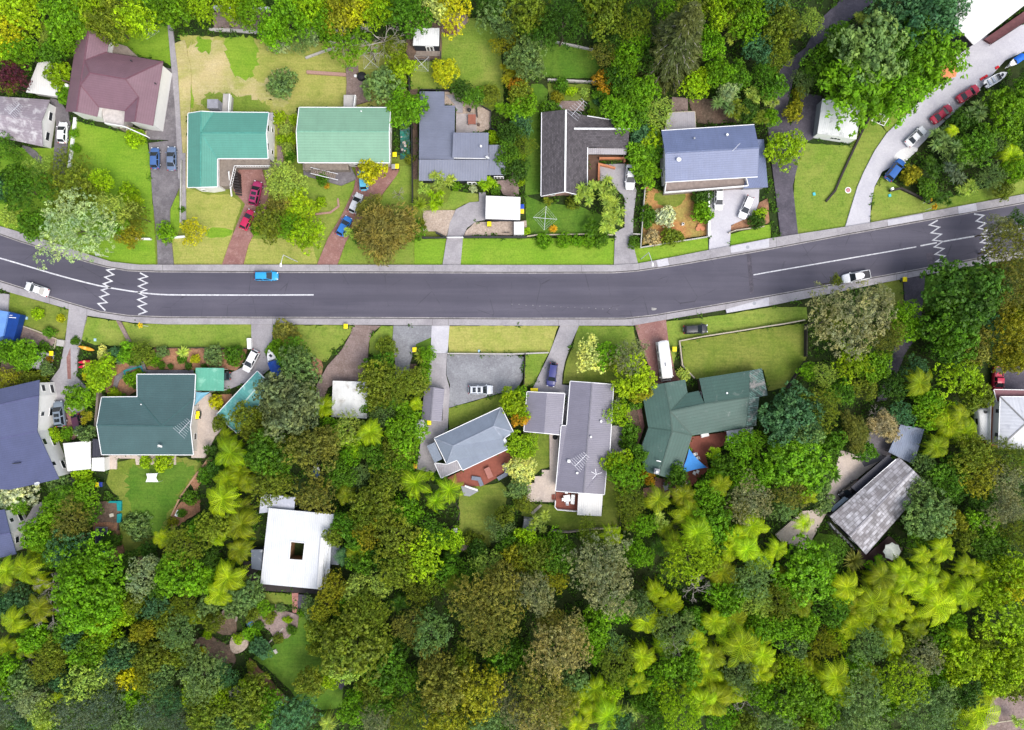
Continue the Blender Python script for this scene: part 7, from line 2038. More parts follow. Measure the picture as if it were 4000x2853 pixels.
PL = """
40 18 44 B li 9;20 78 36 B ye;105 70 24 C pa;62 62 22 C ol;48 120 30 B br;12 115 24 B li;28 168 34 B ma 7;152 42 46 B br 9;245 52 44 B ol 9;205 10 40 B li 9;310 33 44 B li 9;385 18 38 B br 9;345 8 34 B gr 9;452 16 30 B li 8;150 100 26 B br;98 96 20 C pa;132 170 24 B li 5;152 212 18 B br 4;118 118 20 B gr;18 190 20 O ol;300 307 19 S li;22 333 26 B gr 5;165 298 9 S br;170 330 10 S br;150 388 46 O ol 6;88 382 30 O pa 6;62 424 46 B gr 8;10 420 26 B te;32 483 22 O pa;168 428 44 B ol 7;226 405 26 B li 5;286 430 18 S li;172 511 76 O sv 10;264 465 36 O pa;254 494 26 B br;288 520 26 B go 5;305 482 26 O ol;75 500 30 B gr 6;300 452 18 O li;40 395 24 B gr
372 517 18 S br;430 517 27 B ye 4.5;405 467 6 S gr;634 402 38 O pa 6;664 459 33 B li 5;622 460 26 B bn 5;602 496 32 B ol 6;644 500 30 B br 6;682 522 32 B li 6;570 511 11 S br;640 428 22 O pa 5;826 379 24 B ye 5;857 514 54 W wb 6;825 462 24 W bn 4;779 520 16 C pa 4;800 521 18 B dk 3;924 512 22 S gr;907 482 12 S br;932 456 20 Y ol 2;969 446 26 C li 3;945 422 18 C pa 3;985 402 30 C pa 4;1085 408 22 C li 3.5;1015 412 12 S br;1052 420 8 S wh;1102 424 10 S gr;886 431 13 D sv 2;940 500 14 C ol 2.5;715 450 10 S li;707 463 5 S li;716 398 12 S gr;727 414 6 S or
644 44 46 B br 9;690 20 36 B li 9;720 52 32 B br 8;760 24 42 B go 9;802 20 40 B ye 9;846 26 36 B li 9;916 36 46 B gr 10;964 18 32 B cr 9;1010 24 42 B ye 9;775 102 42 B br 7;760 88 30 D sv 9;850 84 44 D ta 9;822 110 22 D gy 8;880 116 32 O ol 7;890 150 24 B li 5;884 185 16 B br 3;668 95 26 O sa 4;690 82 18 S sv 2.5;625 92 22 S sv 3;606 72 24 B br 7;560 30 34 B br 9;520 14 30 B li 9;630 190 25 S sa 3;853 195 38 S sa 5;902 242 36 B br 6;620 264 14 S li;636 288 15 S pa;650 310 13 S li;640 333 13 S pa;656 268 12 S li;628 310 12 S li;645 350 11 S gr;989 160 25 B ye 4;1091 210 19 B ol 3;1028 203 19 B dk 3;1056 217 19 B gr 3;1108 28 40 B sa 9;1131 62 28 O sa 8;1122 98 26 B go 5;1096 15 30 B dk 9;1130 166 28 C go 4;1120 244 22 C br 4;1136 302 26 B dk 5;1096 310 14 S li;1128 340 26 B gr 5;1165 328 27 O ol 5;1160 282 20 B te 4;1157 245 26 G br 4;1172 132 38 B sa 8;1170 30 44 B ol 10;1150 192 18 B or 4;1148 380 22 B dk 4;1180 75 26 B gr 8;911 355 9 S ol;1160 212 24 B ol 5
1252 56 54 O dk 12;1338 24 46 B ol 12;1405 12 40 O dk 12;1408 55 38 O ol 11;1363 95 26 B dk 8;1342 122 26 O bn 7;1408 98 34 B br 8;1388 146 32 B br 7;1300 20 34 B dk 10;1215 60 30 B dk 8;1372 170 24 B dk 6;1440 130 28 B dk 7;1483 25 30 B br 9;1590 25 38 B li 10;1575 96 30 B br 8;1648 20 40 B br 10;1678 62 38 B br 9;1546 190 28 B li 6;1560 178 16 B li 6;1600 162 28 B br 7;1640 170 26 B gr 6;1690 105 30 B te 8;1624 85 16 C pa 6;1596 128 16 C pa 6;1618 205 20 O sv 6;1616 225 36 C sa 5;1676 210 24 C pa 5;1640 246 26 C ol 5;1705 215 20 C pa 5;1690 262 22 C ol 5;1660 250 20 B dk 4;1700 165 26 B gr 7;1720 25 34 B te 10;1535 25 34 B ol 11;1628 45 26 B ol 9;1467 252 32 O pa 6;1383 252 34 B br 6;1426 208 34 B br 7;1410 262 24 B gr 5;1395 205 22 B gr 6;1447 310 23 B li 4;1428 350 32 G br 4;1425 300 22 B te 4;1440 384 22 B br 4;1450 345 18 B gr 4;1345 180 20 B or 4;1270 204 10 S li;1300 206 11 S pa;1238 218 12 S go;1330 225 10 S te;1248 190 14 S gr;1340 210 16 B gr 3;1316 252 8 S br;1225 250 20 S gr;1170 235 22 B br 5
1218 448 12 C ol 2;1301 430 33 C pa 6;1345 424 32 C pa 6;1363 462 32 C pa 6;1357 497 30 C pa 6;1318 505 26 C gr 3;1230 509 10 Y or;1210 536 15 S br;1255 536 15 S br;1282 536 13 S br;1308 536 14 S br;1334 534 15 S gr;1273 452 14 S ol;1170 515 8 S li;1158 405 8 S li;1156 348 10 S li;1441 480 18 S gr;1480 482 18 S wh;1562 474 22 S br;1560 437 18 S dk;1490 528 18 S ol;1447 529 13 Y pk;1437 500 9 S gr;1452 530 14 S pk;1688 478 13 S li;1682 492 16 S dk;1410 540 12 S gr;1512 530 10 S ol
1745 332 38 B li 6;1798 54 30 O pa 8;1733 62 40 B ol 10;1728 125 30 O ol 8;1722 195 22 B gr 6;1718 226 16 C pa 4;1712 262 16 B br 4;1763 250 17 B go 3.5;1776 206 13 S go;1786 182 26 O sa 5;1815 138 32 B gr 6;1842 120 22 B gr 6;1940 122 64 G sa 13;2048 48 58 G te 13;2072 126 56 G br 12;1896 200 62 G br 11;1998 205 56 G br 11;1995 14 46 B te 12;1916 42 20 C pa 6;2116 14 32 B te 12;1860 80 26 B gr 7;2010 110 44 G gr 12;1850 170 26 B gr 6;1955 240 26 G br 6
2173 246 30 C sa 7;2240 256 44 B br 8;2098 312 42 C sa 6;2118 290 13 F fe 5;2170 326 36 B gr 7;2248 347 24 F fe 6;2264 214 24 B gr 7;2290 185 22 B dk 7;2023 390 20 S go;2074 372 26 C dk 4;2120 380 34 C bl 4;2203 392 26 O sa 5;2256 376 26 B br 6;2150 419 22 C pa 3;2060 420 20 B gr 2.5;2094 440 24 C dk 2.5;2150 350 26 C sa 6;2215 300 30 O sa 6;2140 268 22 B dk 5;2262 300 24 B gr 6;2230 420 20 B ol 3;2122 345 22 O sa 5;2195 222 22 C sa 6
2236 552 50 O bn 11;2220 512 30 O gy 10;2256 496 26 B dk 9;2144 656 74 B dk 12;2246 640 42 O bn 11;2120 732 54 B gr 11;2246 735 42 B go 10;2244 795 34 B go 9;2180 700 30 B te 8;1884 708 80 O gy 13;1968 748 38 O bn 11;1840 715 36 O ol 11;1952 662 28 O gy 11;2009 698 28 B br 7;2012 730 24 B br 6;1858 624 11 O ol 9;2205 610 26 O bn 9;2085 690 26 B dk 7;2160 770 36 B bn 9;2266 700 30 B go 9
1893 808 34 B li 7;1940 814 32 B br 6;1832 834 26 O pa 6;1796 826 18 G br 4;1920 862 26 B ol 5;1764 932 52 B te 9;1735 905 26 B te 7;1795 960 30 B sa 9;1822 905 40 O ol 9;1902 960 30 W bn 5;1966 946 28 W pk 5;1950 920 16 D sv 5;1772 1028 58 B br 9;2004 920 26 B te 5;2034 822 26 B te 6;2134 836 46 B li 8;2046 852 27 F fo 7;2064 890 28 B br 6;2108 942 28 F fe 7;2148 962 28 F fe 7;2136 924 24 F fo 7;2090 920 34 B li 6;2062 925 24 B br 5;2084 994 26 F fo 6;2158 1015 40 B ol 8;2240 1016 44 O ol 8;2054 1034 26 B sa 5;2108 1054 36 B gr 6;1853 1055 20 Y dk 3;1870 870 26 B gr 5;1985 860 26 B dk 6;2105 780 30 B dk 8;2170 880 30 B ol 7;1920 1005 20 B gr 4;1845 985 24 B gr 6
2062 1150 46 B sa 8;2045 1090 24 O sa 6;2108 1068 34 B gr 7;2172 1054 38 B go 8;2234 1060 40 O gy 8;2220 1126 38 O gy 8;2183 1160 32 B br 6;2114 1160 26 B go 6;2050 1234 24 F fe 6;2094 1221 28 F fe 6;2063 1276 26 F fe 6;2148 1259 27 F fe 6;2018 1294 24 F fe 6;1980 1311 26 F fe 6;1883 1306 34 F fe 6;1858 1302 24 F fe 6;1940 1341 36 F fe 6;1998 1350 26 F fe 6;1933 1301 24 F fo 6;2083 1346 36 F fe 6;2035 1379 30 F fe 6;2108 1296 26 F fe 6;1908 1350 26 F fo 6;1870 1330 24 F fe 6;1795 1276 56 B br 9;1848 1345 38 B gr 8;1735 1334 42 O ol 9;1780 1346 28 F fo 6;1745 1284 22 F fo 6;1728 1221 24 F fe 6;1788 1164 24 F fe 4;1757 1094 40 O bn 8;1796 1104 20 F fe 5;1823 1080 20 B sa 5;1828 1120 20 B sa 4;1745 1130 28 B sa 6;1898 1246 25 Y bn 4;1850 1220 26 B gr 4;2233 1365 58 B li 10;2255 1310 36 B ye 10;2200 1320 32 B li 8;2245 1268 38 B ol 9;2200 1220 34 B gr 7;2140 1195 26 B ol 6;2190 1275 28 F fe 6;2255 1190 32 O ol 8;1948 1264 20 B gr 3;2050 1190 24 B gr 5;2180 1110 26 B dk 6;2250 1130 26 O gy 7;2130 1090 20 B dk 5;2150 1320 30 F fe 6;2012 1264 16 B gr 3
1754 1488 40 O go 8;1828 1432 32 O go 8;1860 1415 26 B go 7;1928 1432 40 O sa 9;2045 1462 42 O gy 9;2138 1467 46 B ol 9;2003 1517 56 O ol 10;1920 1552 60 O sa 10;2058 1580 62 O sa 10;1978 1562 26 B te 7;2175 1582 38 F fe 6;1770 1545 52 B br 9;1820 1562 44 B br 8;1728 1590 40 B sa 9;1858 1507 40 F fe 6;1810 1500 30 F fo 6;2088 1422 30 B br 7;2133 1422 24 F fe 6;2138 1527 40 B dk 8;2220 1495 42 B li 9;2258 1520 36 B ol 8;2265 1606 18 C pa 4;1733 1400 40 B br 8;1783 1390 36 B br 7;1765 1432 26 B sa 7;1890 1395 28 F fe 6;1970 1395 24 F fo 6;2010 1420 26 B ol 7;2080 1500 26 B br 7;1990 1455 24 F fe 6;1900 1480 30 B br 7;2180 1425 30 B ol 7;2255 1440 36 B li 9;2120 1380 26 B gr 6;1875 1600 34 B sa 8;2140 1600 26 O ol 8;1790 1605 24 B ol 7;1925 1495 24 F fo 6;2195 1545 24 F fe 6
1203 1158 28 C pa 4;1158 1046 25 B cr 4;1161 993 26 B li 4;1153 1084 22 O sa 4;1165 1120 20 O ol 4;1393 1055 38 B br 7;1375 1030 24 B li 5;1403 1108 34 O ol 7;1463 1112 30 F fo 5.5;1518 1104 28 F fo 5.5;1468 1156 22 C pa 6;1480 1180 22 F fo 5;1531 1146 30 F fo 5.5;1428 1168 28 B br 6;1574 1100 33 B br 7;1584 1160 46 B br 8;1665 1110 44 O gy 9;1640 1130 26 O bn 8;1600 1079 26 F fo 6;1358 1191 28 F fe 6;1312 1184 28 O ol 7;1226 1203 26 B br 6;1172 1206 28 B li 6;1334 1246 62 O gy 12;1351 1306 62 O gy 12;1188 1316 46 O gy 11;1188 1242 38 B ol 8;1150 1240 24 B go 7;1238 1240 36 B gr 8;1233 1291 26 B go 8;1418 1230 30 B br 7;1535 1246 56 O ol 11;1463 1216 24 P dk 5;1548 1310 30 D sv 9;1455 1316 24 F fe 5;1490 1345 24 F fe 5;1418 1345 30 B sa 8;1371 1351 30 B br 7;1551 1186 36 F li 6;1638 1192 28 F fe 6;1671 1171 28 F fe 6;1684 1251 28 F fe 6;1606 1276 30 F fo 6;1614 1330 40 B br 8;1671 1290 46 O sa 9;1680 1335 34 O gy 9;1612 1040 24 B gr 6;1596 1062 20 B br 6;1650 1060 30 B br 7;1690 1050 30 B br 7;1648 990 28 B br 6;1680 985 26 B br 6;1588 1010 20 C li 4;1592 1036 14 C li 3;1440 1060 14 B or 3;1418 1010 16 B gr 5;1375 922 26 B li 5;1530 1000 10 Y br;1520 833 13 G pa 2;1402 885 24 S gr 2.5;1400 960 22 S gr 2;1395 985 16 S gr 2;1318 790 33 B cr 5;1350 790 24 B br 5;1398 796 40 O gy 7;1408 838 44 B li 6;1360 800 22 O ol 5;1425 870 20 B go 5;1375 895 10 S wh;1155 930 14 B or 4;1140 893 22 B li 5;1157 920 16 B li 4;1157 875 14 B br 3;1400 1150 26 O ol 6;1625 1225 24 F fe 6;1590 1210 24 B gr 6;1500 1210 24 F fo 5;1505 1060 20 B gr 5
1238 1445 62 O ta 12;1271 1400 32 O ta 11;1225 1382 30 O bn 10;1206 1545 60 O bn 12;1201 1588 54 O ta 12;1161 1582 36 O gy 11;1321 1390 36 B br 8;1318 1432 30 B br 8;1436 1382 28 F fe 5.5;1428 1462 28 F fe 5.5;1368 1472 42 O ol 9;1360 1430 26 B sa 8;1498 1400 40 O sa 10;1501 1438 22 D sv 10;1548 1422 26 F fe 6;1588 1382 30 F fe 6;1634 1377 30 F fo 6;1586 1457 30 F fo 6;1573 1497 28 F fe 6;1541 1525 28 F fe 6;1646 1437 40 F fe 6;1696 1457 30 F fe 6;1476 1547 32 B li 7;1396 1580 28 C pa 4;1323 1532 26 F fe 6;1316 1585 32 F fe 6;1281 1612 28 F fe 6;1518 1477 44 B br 8;1451 1507 26 B br 6;1358 1532 26 B li 6;1518 1590 42 O ol 10;1588 1557 32 F fo 6;1606 1600 32 B te 8;1646 1500 36 O sa 9;1664 1566 34 D sv 9;1690 1540 32 B br 8;1276 1517 30 B sa 7;1168 1495 26 B sa 8;1160 1455 24 B gr 8;1372 1610 28 B te 8;1440 1560 28 B gr 7;1268 1557 24 F fo 6;1610 1545 26 F fo 6;1655 1610 28 B ol 8;1460 1600 28 B gr 7;1552 1380 22 B gr 6;1400 1505 22 B gr 6;1690 1395 30 B br 8;1690 1500 24 F fe 6
694 1004 56 B bn 10;660 990 26 B ol 8;725 985 28 B bn 9;600 1008 42 B gr 9;607 1080 38 B ol 8;702 1097 42 B bn 9;755 1055 32 B gr 7;777 1018 26 B br 6;774 958 36 O pa 7;739 955 26 B br 6;822 960 30 F fe 5;902 970 38 B br 7;882 998 30 B ol 6;892 1031 30 B br 6;850 925 26 O sa 6;903 923 22 B br 5;839 848 40 B ol 7;845 816 24 B gr 5;829 822 13 C cr 4;884 853 40 O ol 7;920 852 26 B ol 5;924 898 16 F fe 3.5;719 906 25 F fe 5;814 907 12 S br 3.5;802 873 8 S gr 3.5;937 792 18 Y ol 2.5;950 788 14 B br 3;944 822 14 S br;940 845 14 S br;930 868 12 S br;859 783 18 B ol 3;860 762 14 S ol;640 897 60 B so 11;600 875 30 B so 9;669 823 42 B sa 9;650 860 34 B so 9;664 920 40 B so 10;652 790 30 B gr 6;637 740 22 B bn 3;620 772 16 B br 3;605 780 12 S br;580 962 28 B ol 6;560 1012 28 B gr 7;816 950 14 B dk 4;830 1000 26 B gr 6;690 860 10 S li;620 1040 30 B gr 7;790 985 22 B li 5;735 905 10 S br;845 885 24 B ol 6;860 880 24 B gr 5;800 1060 26 O sa 5;850 1030 26 B gr 6
924 1074 35 P li 7;999 1089 30 P li 7;969 1114 24 P li 6;954 1059 14 C li 4;975 1062 10 S gr;832 1119 40 B ol 8;812 1152 32 B ol 8;819 1182 30 B go 8;774 1160 28 B gr 7;902 1134 30 B br 6;864 1062 42 B ol 7;877 1191 52 B ol 9;934 1234 46 B li 9;889 1266 36 B ol 9;958 1184 32 B gr 7;1004 1201 22 B li 5;1112 1176 28 O sa 5;1120 1148 18 B ol 5;1084 1254 30 O pa 6;1130 1205 22 B gr 5;1007 1236 22 P dk 4;789 1231 24 F fo 5;764 1236 18 F te 5;769 1101 20 F fo 6;794 1306 28 B pa 7;839 1304 26 B pa 7;742 1304 30 B go 8;725 1352 28 B go 8;820 1359 42 O ol 9;924 1321 28 B ol 7;887 1340 24 P dk 5;1004 1296 28 P ol 5;982 1271 24 B gr 6;1089 1334 72 O bn 12;1082 1385 66 O bn 12;1120 1290 32 B bn 9;850 1240 24 B dk 6;960 1290 26 B ol 7;805 1250 22 B gr 6;1040 1270 26 B gr 6;1050 1200 16 S ol;770 1350 26 B gr 6;790 1195 24 B gr 6;745 1190 18 B ol 6;1065 1225 18 B dk 4
789 1432 64 B ol 11;770 1475 34 B pa 10;838 1410 32 B ol 10;819 1352 34 B ol 9;959 1407 44 O sa 11;912 1390 34 O bn 9;994 1520 52 B bn 12;970 1470 36 B bn 12;1069 1530 54 B go 12;989 1590 44 B go 11;1028 1462 24 O ol 10;690 1514 28 B bn 7;732 1505 18 B li 5;714 1388 23 B ol 6;695 1355 22 O sa 5;748 1462 27 B bn 7;789 1572 32 B br 7;852 1482 46 B gr 9;902 1507 30 B gr 8;835 1530 34 B ol 8;907 1582 46 O ol 9;837 1600 36 O gy 9;654 1597 44 B te 7;592 1570 36 B br 6;729 1608 22 P pa 4;1107 1472 24 B gr 8;1084 1597 40 B sa 9;1120 1550 32 O gy 10;940 1540 30 B dk 7;880 1440 26 B dk 7;1120 1420 26 B dk 7;570 1530 28 B ol 5;860 1555 28 B gr 8;700 1440 14 B ol 4;605 1350 7 S gr;600 1372 12 S ol;585 1352 14 B gr 2.5;562 1365 14 B ol 3;650 1400 10 S gr;640 1378 8 S li;560 1410 14 S br;625 1352 9 S sa;671 1362 8 S br;575 1390 10 S gr;620 1420 10 S ol;580 1440 18 B te 3;767 1400 22 B br 6;1040 1595 30 B ol 9
505 1066 30 F fe 5;495 1109 33 F fe 5;532 1046 26 F fe 5;550 1074 22 F fo 5;542 1128 26 P ol 5;457 1057 16 S gr;425 1108 14 S gr;405 1142 8 S gr;478 1168 36 B ol 8;537 1166 30 F fo 6;408 1218 44 O ol 9;362 1196 22 F fe 5;482 1196 20 F fe 5;400 1276 48 B br 9;317 1290 36 O sv 9;336 1255 18 O sv 8;195 1250 56 B br 10;204 1298 66 B br 12;205 1347 60 B br 12;15 1269 30 F fe 6;57 1266 32 F fe 6;92 1298 24 F fe 6;25 1304 22 P bn 5;107 1304 28 D gy 8;107 1359 36 D gy 9;140 1378 26 D gy 8;45 1334 28 B te 7;87 1352 26 F fo 6;532 1222 26 F fo 6;507 1284 32 F fe 6;487 1322 30 F fe 6;550 1316 30 B ol 7;437 1371 22 F fe 5;412 1341 30 O ol 8;350 1341 30 B te 8;307 1334 24 B ol 8;275 1354 26 B li 7;160 1156 42 O bn 7;85 1191 30 B br 7;150 1209 30 B gr 6;127 1121 22 B br 4;192 1101 26 B br 5;188 1074 15 S li;155 1104 24 B gr 4;45 1098 32 S wh 2.5;22 1112 22 S wh 2.2;42 1126 16 B br 3;162 1234 44 B te 8;80 1236 24 F fe 5;250 1203 18 S dk;307 1169 25 S sa .6;135 1072 22 S sa;440 1180 22 B gr 6;470 1240 26 B dk 6;330 1225 16 B dk 3;290 1245 18 B dk 4;360 1310 26 B gr 8;455 1290 24 B gr 7;115 1150 24 B br 5;110 1235 26 B gr 6;255 1300 26 B dk 6;385 1160 9 S go;205 1140 18 B gr 4;525 1340 24 B ol 6;150 1400 24 B gr 7;30 1380 30 F fe 6;25 1345 22 B te 6;475 1380 22 O ol 6
232 788 14 S cr;260 791 18 S te 2;287 783 18 B br 3;317 786 26 B ol 3;362 783 12 S sa;407 783 15 Y pa;435 798 9 S ye;475 793 18 S sa;521 791 20 S gr;225 828 30 B li 4;175 886 23 B br 4;203 886 12 S br;255 876 13 S li;292 843 13 S br;482 895 14 S ye;192 928 18 C go 4;120 970 15 S li;150 963 13 S br;192 963 16 B sa 4;22 785 18 B br 4;60 788 24 B br 4;50 800 20 B br 3;15 845 26 B go 3;60 843 18 S ol;88 843 16 S ol;325 1025 14 S li;363 1025 18 S li;185 1048 16 S li;85 698 12 S li;135 708 8 S ye .4;112 740 11 S gr;467 1000 16 C dk 3;500 975 24 F fe 5;512 1008 30 F li 5;550 930 28 B ol 6;480 1035 18 B dk 4;405 800 8 S gr;380 815 6 S dk;360 812 8 S gr;455 815 6 S dk;330 808 9 Y ol;215 850 18 B li 3;275 880 6 S gr;300 860 5 S dk;195 838 9 S ye;100 770 10 S gr;110 800 7 S or;105 820 12 B sa 2.5;168 758 9 S gr .8;300 800 12 S gr;345 800 12 S br;490 940 14 B ol 4;310 833 10 S br;470 785 8 S ol;420 815 8 S dk;510 990 16 F fe 4
205 1452 42 B br 8;200 1508 46 B pa 9;240 1490 28 B sa 8;265 1462 32 B te 8;275 1366 22 B li 7;322 1402 28 B go 8;400 1408 42 O ol 9;345 1457 36 B go 8;292 1507 24 B ye 7;332 1507 30 B ol 8;362 1495 26 B sa 8;450 1500 52 O sa 10;110 1477 34 O bn 8;15 1437 24 F fe 6;57 1442 24 F fe 6;12 1482 30 B br 7;62 1467 14 D gy 6;55 1510 24 B ol 7;140 1512 20 B te 6;72 1557 32 O sv 8;22 1570 36 O bl 8;100 1582 30 B pa 8;130 1552 14 F fe 6;92 1612 20 F fe 6;170 1582 42 O bl 9;237 1570 46 O bl 10;290 1597 32 B ol 8;337 1582 36 O bl 9;382 1557 32 O te 9;437 1540 30 B li 7;482 1545 28 B li 7;457 1582 42 B ol 9;550 1570 38 B ol 8;552 1527 16 B li 5;527 1548 18 D sv 8;50 1392 20 F fe 6;185 1545 28 B sa 8;250 1422 26 B li 7;285 1440 22 B ol 7;130 1440 28 B ol 7;170 1420 24 B te 7;85 1420 24 B gr 7;305 1545 24 B gr 7;410 1450 24 B go 7;400 1600 30 O bl 9;505 1600 30 B ol 8;355 1530 26 B ol 8;30 1528 28 B gr 7;250 1532 26 B ol 7;60 1600 26 B te 7;220 1400 24 B li 7;375 1375 24 B ol 7;500 1500 26 O te 7;530 1420 10 S li;462 1410 9 S li;450 1445 8 S ye;560 1480 9 B ol 3;465 1345 20 B ol 6;2060 1310 31 F fe 6;1985 1367 25 F fe 6;1915 1382 30 F fe 6;2112 1342 24 F fe 6;1960 1282 29 F fo 6;2002 1270 26 F fe 6;1690 1420 31 F fe 6;1620 1405 28 F li 6;1662 1405 25 F fe 6;1702 1482 30 F fo 6;1560 1460 27 F fe 6;1600 1522 24 F fe 6;1562 1560 29 F li 6;1640 1540 26 F fe 6;1250 1590 31 F fo 6;1300 1560 28 F fe 6;1345 1562 25 F fe 6;1350 1592 30 F li 6;1825 1522 27 F fe 6;1790 1490 24 F fo 6;1872 1542 29 F fe 6;1700 1242 26 F fe 6;1660 1222 31 F li 6;1750 1320 28 F fe 6;2040 1402 25 F fo 6;1985 1425 30 F fe 6;1545 1480 27 F fe 6;1480 1440 24 F li 6;1420 1520 29 F fe 6
"""
for tok in PL.replace('\n', ';').split(';'):
    q = tok.split()
    if not q: continue
    plant(float(q[0]), float(q[1]), float(q[2]), q[3], q[4], float(q[5]) if len(q) > 5 else None)

# the tall conifer
V, F, T, segs = crown_conifer(5)
p = W('O', 1478, 148, 0)
root = empty('conifer_tree', (p[0], p[1], 0))
tag(root, 'tall dark conifer with drooping tiered branches and a pale leader, at the forest top', 'conifer')
me = npmesh('crown', V, F, T, M_LEAF)
o = bpy.data.objects.new('crown', me); COL.objects.link(o); o.parent = root; o.scale = (25, 25, 24); o.color = (.085, .10, .035, 1)
tv, tf = tubes_np(segs, 6)
o = bpy.data.objects.new('trunk', npmesh('trunk', tv, tf, np.full(len(tf), .5), M_PALEBARK)); COL.objects.link(o); o.parent = root; o.scale = (25, 25, 24)

# ---- undergrowth between the trees: one mass nobody could count
def undergrowth(n, seed):
    rg = np.random.default_rng(seed)
    P = []
    bb = [(min(a[0] for a in e), min(a[1] for a in e), max(a[0] for a in e), max(a[1] for a in e)) for e in EXCL]
    rp, rb, rt = [(a[0], a[1]) for a in S(PT)], None, None
    band = [(a[0], a[1]) for a in S(PT)] + [(a[0], a[1]) for a in S(PB)][::-1]
    cnt = 0
    while len(P) < n and cnt < n * 6:
        cnt += 1
        x, y = rg.uniform(-112, 112), rg.uniform(-80, 80)
        if inside((x, y), band): continue
        bad = False
        for e, b in zip(EXCL, bb):
            if b[0] < x < b[2] and b[1] < y < b[3] and inside((x, y), e): bad = True; break
        if not bad: P.append((x, y))
    P = np.array(P)
    m = 9
    C = np.repeat(P, m, 0)
    hgt = .25 + .75 * (np.sin(C[:, 0] * .9) * np.sin(C[:, 1] * .8 + 1) * .5 + .5)
    a = rg.uniform(0, 6.283, len(C)); r = rg.uniform(0, .7, len(C))
    X = np.stack([C[:, 0] + np.cos(a) * r, C[:, 1] + np.sin(a) * r, hgt * rg.uniform(.35, 1.1, len(C))], 1)
    N = np.stack([np.cos(a) * .5, np.sin(a) * .5, np.full(len(C), .9)], 1) + rg.normal(0, .4, (len(C), 3))
    V, F = leaves(X, N, .21, rg, .6, .1)
    t = np.clip(rg.normal(.4, .22, len(C)) + np.repeat(rg.normal(0, .2, len(P)), m), 0, 1)
    me = npmesh('undergrowth', V, F, t, M_LEAF)
    o = bpy.data.objects.new('undergrowth', me); COL.objects.link(o)
    o.color = (.055, .125, .012, 1)
    tag(o, 'low green undergrowth filling the gaps between the trees', None, None, 'stuff')
undergrowth(24000, 4)
# ------------------------------------------------------------------ plant labels: kind + colour + what it stands beside
LM = [(150, 175, 'the maroon roof'), (30, 265, 'the lilac-grey roof'), (55, 165, 'the top-left white garage'), (515, 330, 'the teal roof'), (765, 300, 'the mint green roof'), (949, 85, 'the sleepout'), (1020, 300, 'the stepped blue-grey metal roof'), (1120, 463, 'the flat white garage'), (1290, 340, 'the charcoal shingle roof'), (1575, 345, 'the blue roof'), (1865, 270, 'the white corrugated shed'), (2200, 40, 'the big white roof'), (2100, 225, 'the two red sedans'), (1990, 380, 'the deep blue four-wheel drive'), (1500, 490, 'the orange garden'), (1340, 545, 'the timber rail fence'), (1755, 470, 'the dark purple drive'), (1900, 617, 'the white pickup truck'), (1545, 733, 'the black station wagon'), (1650, 800, 'the fenced lawn'), (1475, 800, 'the camper bus'), (1225, 835, 'the indigo four-wheel drive'), (1300, 1000, 'the long purple-grey roof'), (1210, 915, 'the purple-grey garage'), (1540, 950, 'the forest green roof'), (1538, 1030, 'the blue shade sail'), (1065, 867, 'the silver four-wheel drive'), (1050, 985, 'the blue-grey hipped roof'), (963, 900, 'the small grey garage'), (778, 888, 'the rust-flecked white shed'), (780, 790, 'the brown gravel track'), (608, 805, 'the white motorboat'), (465, 843, 'the green carport'), (530, 895, 'the teal carport'), (330, 940, 'the dark blue-green roof'), (40, 960, 'the purple-blue roof'), (190, 808, 'the red kayaks'), (20, 730, 'the blue truck'), (185, 1013, 'the white carport'), (235, 1140, 'the vegetable plot'), (320, 1130, 'the garden swing lawn'), (660, 1220, 'the courtyard house'), (655, 1340, 'the pink brick steps'), (535, 1425, 'the fire pit'), (665, 1470, 'the lower clearing lawn'), (985, 1143, 'the circular lawn bed'), (1060, 1150, 'the sloping lawn'), (1310, 1122, 'the white canopy'), (1960, 1120, 'the weathered slab roof'), (1985, 1225, 'the cream umbrella'), (2015, 985, 'the steel blue carport'), (1860, 1090, 'the pale forecourt'), (2230, 930, 'the pale striped hip roof'), (2215, 850, 'the crimson pickup'), (2160, 950, 'the caravan'), (1945, 120, 'the dark winding drive'), (1480, 148, 'the tall conifer'), (1280, 150, 'the dark green back lawn'), (240, 645, 'the left zigzag line'), (320, 650, 'the second zigzag line'), (2080, 535, 'the right zigzag lines'), (560, 480, 'the crimson people carrier'), (790, 455, 'the silver hatchback'), (765, 505, 'the royal blue hatchback'), (360, 370, 'the side-by-side blue cars'), (138, 295, 'the white hatchback'), (2190, 1590, 'the lower right terrace'), (1138, 1624, 'the middle of the bottom edge'), (569, 1624, 'the bottom quarter-point'), (1708, 1624, 'the bottom three-quarter-point'), (2277, 1624, 'the bottom right corner'), (0, 1624, 'the bottom left corner'), (0, 1400, 'the lower left edge'), (2277, 1350, 'the lower right edge'), (0, 0, 'the top left corner'), (1138, 0, 'the middle of the top edge'), (569, 0, 'the top quarter-point'), (1708, 0, 'the top three-quarter-point'), (0, 450, 'the left edge above the road'), (2277, 680, 'the right edge below the road')]
SIZES = {}
def rel(dx, dy):
    a = math.degrees(math.atan2(-dy, dx)) % 360
    return ('right of', 'up-right of', 'above', 'up-left of', 'left of', 'down-left of', 'below', 'down-right of')[int((a + 22.5) // 45) % 8]
ORD = ['nearest', 'second-nearest', 'third-nearest', 'fourth-nearest', 'fifth-nearest']
used = set()
bykind = {}
for q in PLANTS: bykind.setdefault((q[4], q[5]), []).append(q)
